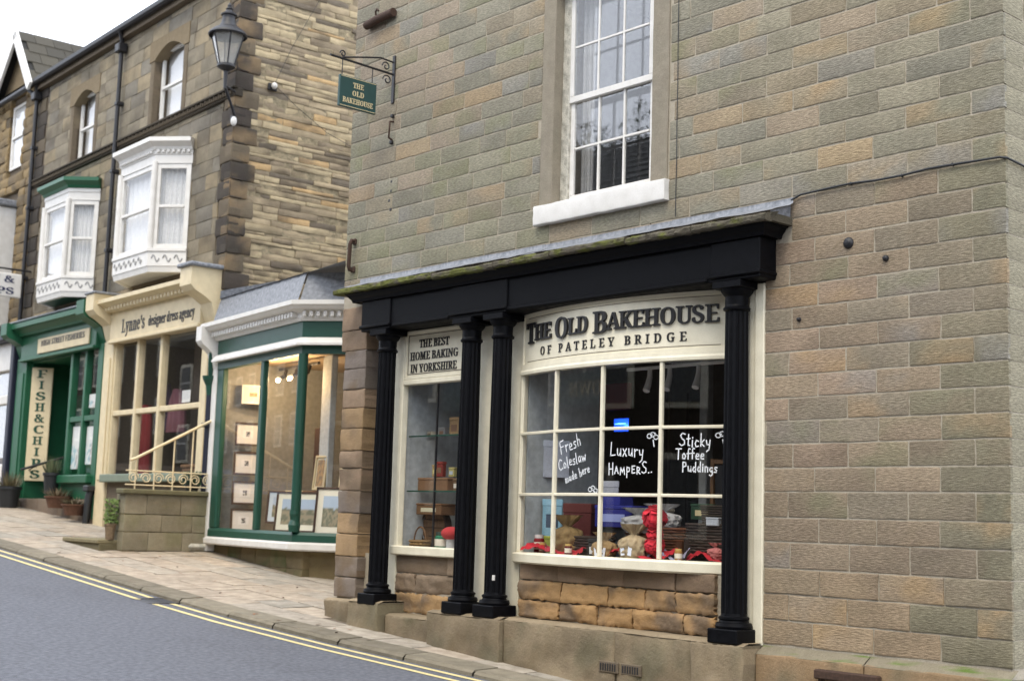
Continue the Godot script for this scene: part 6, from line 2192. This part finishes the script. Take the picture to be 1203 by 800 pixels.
	# small window
	t = thing("window_display", "pale panelled display case with two glass shelves in the small window", "display stand", Vector3(-6.5, 0.5, -0.4))
	pbox(t, "bottom", m.grey_wall, -7.04, 0.5, -0.9, -5.9, 0.57, -0.17, 0.0)
	pbox(t, "side_panel", m.cool_white, -7.08, 0.57, -0.9, -7.03, 2.9, -0.16, 0.0)
	pbox(t, "back_panel", m.cool_white, -7.03, 0.57, -0.94, -6.35, 2.9, -0.9, 0.0)
	for y in [1.17, 1.75]:
		pbox(t, "glass_shelf", m.glass, -7.02, y, -0.88, -6.0, y + 0.008, -0.2, 0.0)
		pbox(t, "shelf_edge", m.pine_green, -7.02, y - 0.004, -0.2, -6.0, y + 0.012, -0.194, 0.0)
	for x in [-6.55]: pbox(t, "upright", m.dark_iron, x - 0.008, 0.57, -0.21, x + 0.008, 2.9, -0.19, 0.0)
	carton("wooden_crate", "shallow wooden crate on the lower glass shelf", "crate", Vector3(-6.72, 1.18, -0.4), Vector3(0.5, 0.14, 0.2), lin(140, 106, 76))
	carton("wooden_crate", "wooden tray with pale packets below the lower glass shelf", "crate", Vector3(-6.77, 0.93, -0.4), Vector3(0.42, 0.12, 0.2), lin(132, 98, 68), 0.0, lin(206, 200, 170))
	F = Transform3D(Basis(), Vector3(-6.84, 0.57, -0.45))
	t = thing("barrel_end", "round wooden barrel end standing in the small window", "barrel", Vector3.ZERO)
	b = M(t)
	b.t = b.t * Transform3D(Basis(Vector3.RIGHT, PI / 2), Vector3(0, 0.22, 0))
	b.lathe([Vector2(0.001, 0.0), Vector2(0.2, 0.0), Vector2(0.2, -0.06), Vector2(0.22, -0.06), Vector2(0.225, 0.02), Vector2(0.2, 0.02)], Vector3.ZERO, 28)
	part(t, "hoop", b, m.dark_wood)
	for k in 4: pbox(t, "plank", m.wood, -0.19 + 0.02 * absf(k - 1.5), 0.05 + k * 0.088, 0.0, 0.19 - 0.02 * absf(k - 1.5), 0.132 + k * 0.088, 0.015, 0.004)
	F = IDENT
	basket("small wicker basket with hooped handle in the small window", Vector3(-6.84, 0.575, -0.26), 0.22, 0.09, 0.14, lin(160, 130, 86))
	F = Transform3D(Basis(), Vector3(-6.84, 0.6, -0.26))
	t = thing("basket_handle", "pale hooped handle over the small wicker basket", "handle", Vector3.ZERO)
	b = M(t)
	var pts := []
	for k in 13: pts.append(Vector3(-0.1 * cos(k * PI / 12), 0.05 + 0.15 * sin(k * PI / 12), 0))
	b.tube(pts, 0.009, 6)
	part(t, "hoop", b, m.wood)
	jar("green glass jar in the small window", Vector3(-6.5, 0.575, -0.3), 0.09, 0.18, lin(24, 110, 76), lin(40, 60, 52))
	F = Transform3D(Basis(), Vector3(-6.32, 0.575, -0.26))
	t = thing("red_cap_jar", "jar with a round red cloth cap in the small window", "jar", Vector3.ZERO)
	b = M(t)
	b.lathe([Vector2(0.05, 0), Vector2(0.052, 0.12), Vector2(0.04, 0.14)], Vector3.ZERO, 14)
	part(t, "glass", b, m.curtain)
	b = M(t)
	b.tinted = true
	b.col = lin(200, 60, 62)
	b.ball(Vector3(0, 0.17, 0), Vector3(0.11, 0.07, 0.11))
	part(t, "cap", b, m.cloth)
	F = IDENT
	var tones := [lin(206, 200, 186), lin(176, 150, 96), lin(150, 60, 50), lin(196, 186, 120), lin(120, 96, 70), lin(180, 190, 200)]
	var what := ["cream", "straw coloured", "brick red", "pale yellow", "brown", "pale blue"]
	for k in 6:
		carton("gift_packet", "small %s packet standing on the lower glass shelf" % what[k], "packet", Vector3(-6.93 + k * 0.14, 1.33 if k in [1, 2, 3] else 1.18, -0.36 - 0.05 * (k % 2)), Vector3(0.09, 0.1 + 0.03 * (k % 3), 0.06), tones[k], 0.3 - 0.1 * k, tones[(k + 2) % 6])
	for k in 5:
		jar("%s preserve jar on the small window floor" % ["dark red", "amber", "brown", "yellow", "plum"][k], Vector3(-6.66 + k * 0.1, 0.575, -0.62 + 0.03 * (k % 2)), 0.042, 0.13, [lin(110, 20, 24), lin(170, 96, 30), lin(88, 52, 30), lin(190, 150, 50), lin(70, 24, 46)][k], lin(206, 200, 190))
	for k in 4:
		carton("gift_packet", "%s box on the upper glass shelf" % ["flat cream", "small grey", "tall tan", "square white"][k], "packet", Vector3(-6.92 + k * 0.2, 1.76, -0.45), Vector3(0.14 - 0.02 * (k % 2), [0.06, 0.1, 0.2, 0.12][k], 0.1), [lin(200, 192, 172), lin(150, 150, 148), lin(170, 140, 100), lin(214, 212, 206)][k], 0.2 * k - 0.3, lin(120, 90, 70))
	F = IDENT

# ---------------------------------------------------------------- lamp, steps, railing, pots
func build_street_things() -> void:
	F = terrace_frame()
	# lantern on the corner of the gable
	var t := thing("street_lantern", "old black street lantern on a wall bracket at the gable corner", "street lamp", Vector3(0.3, 7.2, 0.35))
	var c := Vector3(0.3, 0, 0.35)
	var b := M(t)
	var hex := 6
	var lo := 0.13
	var hi := 0.27
	for k in hex:
		var a0 := TAU * k / hex + 0.3
		var a1 := TAU * (k + 1) / hex + 0.3
		b = M(t)
		var A := c + Vector3(cos(a0) * lo, 7.93, sin(a0) * lo)
		var B := c + Vector3(cos(a1) * lo, 7.93, sin(a1) * lo)
		var C := c + Vector3(cos(a1) * hi, 8.42, sin(a1) * hi)
		var D := c + Vector3(cos(a0) * hi, 8.42, sin(a0) * hi)
		b.quad(A, D, C, B)
		part(t, "lantern_pane", b, m.lantern_glass)
		b = M(t)
		b.tube([A, D], 0.012, 6)
		part(t, "glazing_rib", b, m.dark_iron)
	b = M(t)
	b.lathe([Vector2(0.05, 7.84), Vector2(0.1, 7.87), Vector2(0.145, 7.9), Vector2(0.14, 7.94), Vector2(0.02, 7.95)], c, 18)
	part(t, "lower_cup", b, m.dark_iron)
	b = M(t)
	b.lathe([Vector2(0.3, 8.4), Vector2(0.315, 8.42), Vector2(0.3, 8.45), Vector2(0.24, 8.51), Vector2(0.15, 8.56), Vector2(0.12, 8.62), Vector2(0.1, 8.7), Vector2(0.1, 8.74), Vector2(0.13, 8.75), Vector2(0.13, 8.77), Vector2(0.08, 8.8), Vector2(0.05, 8.84), Vector2(0.06, 8.86), Vector2(0.03, 8.89), Vector2(0.035, 8.92), Vector2(0.005, 8.97)], c, 24)
	part(t, "lamp_hood", b, m.dark_iron)
	b = M(t)
	b.tube([c + Vector3(0, 7.87, 0), c + Vector3(0, 7.55, 0)], 0.035, 8, 0.025)
	b.tube([c + Vector3(0, 7.58, 0), Vector3(0.2, 7.45, 0.22), Vector3(0.15, 7.3, 0.12), Vector3(0.06, 7.18, 0.02)], 0.025, 8)
	b.tube([c + Vector3(0, 7.6, 0), Vector3(0.16, 7.62, 0.18), Vector3(0.03, 7.62, 0.02)], 0.018, 8)
	part(t, "bracket", b, m.dark_iron)
	# small white security lights
	t = thing("security_light", "round white lamp fixed to the gable rubble with a trailing wire", "lamp", Vector3(0.05, 7.85, -0.64))
	b = M(t)
	b.ball(Vector3(0.09, 7.87, -0.64), Vector3(0.05, 0.055, 0.05))
	part(t, "globe", b, m.white_paint)
	pbox(t, "mount", m.dark_iron, 0.0, 7.8, -0.72, 0.05, 7.92, -0.56, 0.01)
	t = thing("security_light", "small white lamp fixed under the lantern bracket", "lamp", Vector3(0.05, 7.1, 0.04))
	b = M(t)
	b.ball(Vector3(0.1, 7.12, 0.06), Vector3(0.05, 0.08, 0.05))
	part(t, "globe", b, m.white_paint)
	pbox(t, "mount", m.dark_iron, 0.02, 7.15, 0.03, 0.1, 7.22, 0.09, 0.01)
	t = thing("gable_wire", "thin black wire sagging across the gable rubble", "wire", Vector3(0.03, 7.5, -1.4))
	b = M(t)
	b.tube([Vector3(0.05, 7.86, -0.72), Vector3(0.05, 7.62, -1.1), Vector3(0.05, 7.3, -1.7), Vector3(0.05, 7.1, -2.4)], 0.005, 5)
	b.tube([Vector3(0.05, 9.8, -1.55), Vector3(0.05, 8.6, -0.95), Vector3(0.05, 7.9, -0.66)], 0.004, 5)
	part(t, "wire", b, m.plastic_black)
	# landing block and steps before the cream shop
	var fl := Basis(Vector3(0, 0, 1), 0.0)
	t = thing("stone_landing", "mossy stone landing with steps before the cream shop", "steps", Vector3(-0.6, 0.3, 0.8))
	var mossy := lin(116, 110, 74)
	var side := Transform3D(Basis(Vector3.UP, PI / 2), Vector3(0.18, 0, 0))
	for r in [[0.0, 0.28, [-1.5, -0.85, -0.2, 0.0]], [0.29, 0.56, [-1.5, -1.1, -0.55, 0.0]], [0.57, 0.82, [-1.5, -0.9, -0.4, 0.0]], [0.83, 1.12, [-1.5, -1.15, -0.6, 0.0]]]:
		var zs: Array = r[2]
		for k in 3:
			b = M(t)
			b.t = b.t * side
			stone(b, zs[k] + 0.004, zs[k + 1] - 0.004, r[0], r[1], 0.0, 0.3, lin(150, 142, 120) * rng.randf_range(0.85, 1.05), 0.006, 7, 4, 0.007, 0.35, lin(112, 114, 66) - Color(0, 0, 0, 0.2 if r[0] < 0.1 else 0.65))
			part(t, "landing_stone", b, m.rubble)
	b = M(t)
	b.tinted = true
	b.col = mossy
	b.box(0.01, -0.1, 0.05, 0.14, 1.12, 1.47)
	part(t, "parapet_core", b, m.rubble)
	b = M(t)
	stone(b, 0.0, 0.17, -0.1, 1.12, 1.49, 0.1, lin(140, 126, 96), 0.008, 4, 8, 0.012, 0.3, mossy)
	part(t, "parapet_end", b, m.rubble)
	b = M(t)
	b.tinted = true
	b.col = lin(116, 112, 86)
	b.box(-0.04, 1.125, 0.0, 0.24, 1.2, 1.56, 0.015)
	b.box(-1.3, 1.125, 0.0, -0.045, 1.19, 0.62, 0.015)
	part(t, "coping", b, m.rubble)
	b = M(t)
	b.tinted = true
	b.col = lin(104, 96, 74)
	b.box(-1.28, -0.1, 0.02, 0.0, 1.12, 0.55)
	part(t, "landing_core", b, m.rubble)
	for q in [[0.44, 1.1, 1.8, -1.35], [0.64, 0.82, 1.12, -1.2], [0.81, 0.68, 0.84, -1.2], [0.98, 0.54, 0.7, -1.2]]:
		b = M(t)
		b.tinted = true
		b.col = lin(112, 104, 78)
		b.box(q[3], q[0] - 0.5, q[1] - 0.1, -0.01, q[0] - 0.06, q[2] - 0.03, 0.01)
		part(t, "step", b, m.rubble)
		b = M(t)
		b.tinted = true
		b.col = lin(138, 128, 98)
		b.box(q[3] - 0.03, q[0] - 0.06, q[1] - 0.1, -0.01, q[0], q[2], 0.012)
		part(t, "tread", b, m.rubble)
	b = M(t)
	stone(b, -1.38, -1.22, 0.2, 1.12, 0.82, 0.75, lin(150, 136, 104), 0.008, 4, 8, 0.012, 0.3, mossy)
	part(t, "cheek_wall", b, m.rubble)
	# ornate cream railing
	t = thing("ornate_railing", "cream wrought iron railing with scrolls on the stone landing", "railing", Vector3(0.1, 1.2, 0.8))
	b = M(t)
	b.tube([Vector3(0.15, 1.62, 1.45), Vector3(0.15, 1.66, 1.35), Vector3(0.15, 2.25, 0.25), Vector3(0.15, 2.33, 0.1)], 0.022, 8)
	part(t, "handrail", b, m.cream_shop)
	for k in 5:
		var z := lerpf(1.35, 0.15, k / 4.0)
		b = M(t)
		b.tube([Vector3(0.15, 1.2, z), Vector3(0.15, lerpf(1.66, 2.3, k / 4.0), z)], 0.012, 6)
		part(t, "baluster", b, m.cream_shop)
	b = M(t)
	b.tube([Vector3(0.15, 1.26, 1.5), Vector3(0.15, 1.26, 0.05)], 0.012, 6)
	b.tube([Vector3(0.15, 1.47, 1.5), Vector3(0.15, 1.47, 0.05)], 0.012, 6)
	part(t, "rail", b, m.cream_shop)
	for k in 7:
		b = M(t)
		var pts := []
		var z := 1.38 - k * 0.2
		for e in 18:
			var r := 0.085 * (1.0 - e * 0.04)
			pts.append(Vector3(0.15, 1.365 + r * sin(e * 0.6), z + r * cos(e * 0.6) * (1.0 if k % 2 else -1.0)))
		b.tube(pts, 0.009, 5)
		part(t, "scroll", b, m.cream_shop)
	# white-footed black pipe at the corner
	t = thing("downpipe", "black downpipe with dark green hopper between the cream shop and the picture shop", "downpipe", Vector3(0.02, 0.4, 0.16))
	b = M(t)
	b.tube([Vector3(0.03, 0.35, 0.16), Vector3(0.03, 2.75, 0.16)], 0.05, 10)
	part(t, "pipe", b, m.navy_paint)
	b = M(t)
	b.lathe([Vector2(0.05, 2.7), Vector2(0.07, 2.85), Vector2(0.12, 2.95), Vector2(0.13, 3.0), Vector2(0.11, 3.0)], Vector3(0.03, 0, 0.16), 12)
	b.tube([Vector3(0.05, 2.98, 0.16), Vector3(0.1, 3.2, 0.2), Vector3(0.16, 3.4, 0.22)], 0.05, 8)
	part(t, "hopper", b, m.pine_green)
	for y in [1.0, 2.2]: pbox(t, "collar", m.navy_paint, -0.05, y, 0.08, 0.11, y + 0.07, 0.24, 0.012)
	pbox(t, "foot", m.old_white, -0.14, 0.3, 0.1, 0.22, 0.42, 0.45, 0.05)
	# green pot on the step
	planter("pot_plant", "leafy green plant in a terracotta pot on the lower step", Vector3(-0.05, 0.44, 1.6), 0.085, 0.24, mat("pale_pot", Color8(150, 128, 104), 0.9, "stain", Vector3(4, 4, 4)), 0.36, lin(92, 112, 50), 260, 0.022, false)
	planter("pot_plant", "clipped dark green shrub behind the ornate railing", Vector3(-0.1, 1.2, 0.3), 0.12, 0.1, m.plastic_black, 0.2, lin(34, 58, 30), 160, 0.03, false)
	planter("planter_tub", "square black planter tub with wispy grass beside the fish shop step", Vector3(-7.9, pave_y(-22.3, -2.2), 0.42), 0.24, 0.42, m.plastic_black, 0.4, lin(104, 96, 70), 130, 0.012, true)
	planter("planter_tub", "tapered black pot of wispy grass on the fish shop ledge", Vector3(-6.15, 1.14, 0.24), 0.16, 0.4, m.plastic_black, 0.4, lin(92, 100, 70), 130, 0.012, true)
	planter("bowl_planter", "shallow terracotta bowl of dried plants fixed below the fish shop ledge", Vector3(-5.6, 0.88, 0.3), 0.24, 0.22, m.terracotta, 0.22, lin(110, 96, 72), 110, 0.012, true)
	planter("bowl_planter", "shallow dark bowl of dried plants beside the black spout", Vector3(-4.8, 0.76, 0.3), 0.22, 0.2, m.terracotta, 0.18, lin(100, 92, 70), 110, 0.012, true)
	t = thing("drain_spout", "short black rainwater spout at the foot of the green shopfront", "downpipe", Vector3(-4.5, 0.5, 0.2))
	b = M(t)
	b.tube([Vector3(-4.5, 1.25, 0.12), Vector3(-4.5, 1.1, 0.16), Vector3(-4.52, 0.62, 0.18)], 0.08, 10, 0.06)
	part(t, "pipe", b, m.plastic_black)
	pbox(t, "collar", m.plastic_black, -4.62, 1.2, 0.05, -4.38, 1.3, 0.24, 0.015)
	t = thing("door_step", "worn stone door step before the fish shop lobby", "step", Vector3(-8.6, 0.9, 0.3))
	b = M(t)
	stone(b, -9.6, -8.1, 0.55, 1.02, 0.5, 0.5, lin(138, 126, 108), 0.006, 8, 4, 0.012, 0.25)
	b.grid(8, 3, func(u, v): return Vector3(lerpf(-9.6, -8.1, u), 1.015, lerpf(0.49, 0.0, v)), func(_u, _v): return lin(138, 126, 108))
	part(t, "slab", b, m.rubble)
	F = IDENT
	# fallen leaves on the pavement
	t = thing("fallen_leaves", "dry brown leaves scattered on the pavement", "leaves", Vector3(-10, pave_y(-10, 0), 0))
	t.set_meta("kind", "stuff")
	b = M(t)
	b.tinted = true
	for k in 46:
		var x := rng.randf_range(-15.0, -6.0)
		var z := rng.randf_range(-2.0, 0.9) if x < -8.2 else rng.randf_range(0.3, 0.9)
		var y := pave_y(x, z) + 0.008
		var a := rng.randf() * TAU
		b.col = lin(118, 82, 56) * rng.randf_range(0.6, 1.3)
		var d := Vector3(cos(a), 0.1, sin(a)) * rng.randf_range(0.02, 0.045)
		var e := Vector3(-sin(a), 0.2, cos(a)) * 0.018
		b.quad(Vector3(x, y, z) - d, Vector3(x, y, z) + e, Vector3(x, y + 0.006, z) + d, Vector3(x, y + 0.004, z) - e)
	part(t, "leaves", b, m.leaf)

func planter(called: String, label: String, at: Vector3, r: float, h: float, pot: Material, ph: float, tone: Color, n: int, leaf: float, grassy: bool) -> void:
	var t := thing(called, label, "planter", at)
	var b := M(t)
	b.lathe([Vector2(0.001, 0), Vector2(r * 0.72, 0.0), Vector2(r * 0.95, h * 0.86), Vector2(r * 1.06, h * 0.87), Vector2(r * 1.06, h), Vector2(r * 0.95, h), Vector2(r * 0.93, h * 0.9), Vector2(0.001, h * 0.9)], at, 18)
	part(t, "pot", b, pot)
	b = M(t)
	b.tinted = true
	for k in n:
		b.col = tone * rng.randf_range(0.6, 1.35)
		var a := rng.randf() * TAU
		var q := sqrt(rng.randf())
		if grassy:
			var p0 := at + Vector3(cos(a) * r * 0.7 * q, h * 0.9, sin(a) * r * 0.7 * q)
			var p1 := p0 + Vector3(cos(a) * r * q * 0.9, ph * rng.randf_range(0.4, 1.0), sin(a) * r * q * 0.9)
			var s := Vector3(-sin(a), 0, cos(a)) * leaf
			b.tri(p0 - s, p0 + s, p1)
		else:
			var e := rng.randf()
			var c := at + Vector3(cos(a) * r * 1.3 * q, h + ph * e, sin(a) * r * 1.3 * q)
			var d := Vector3(rng.randf_range(-1, 1), rng.randf_range(-0.3, 1), rng.randf_range(-1, 1)).normalized() * leaf * 1.6
			var s := d.cross(Vector3(rng.randf(), 0.4, rng.randf())).normalized() * leaf * 0.6
			b.quad(c - d, c + s, c + d, c - s)
	part(t, "foliage", b, m.leaf)
	if not grassy:
		b = M(t)
		b.tube([at + Vector3(0, h * 0.8, 0), at + Vector3(0.01, h + ph * 0.8, 0)], 0.01, 5)
		part(t, "stem", b, m.dark_wood)
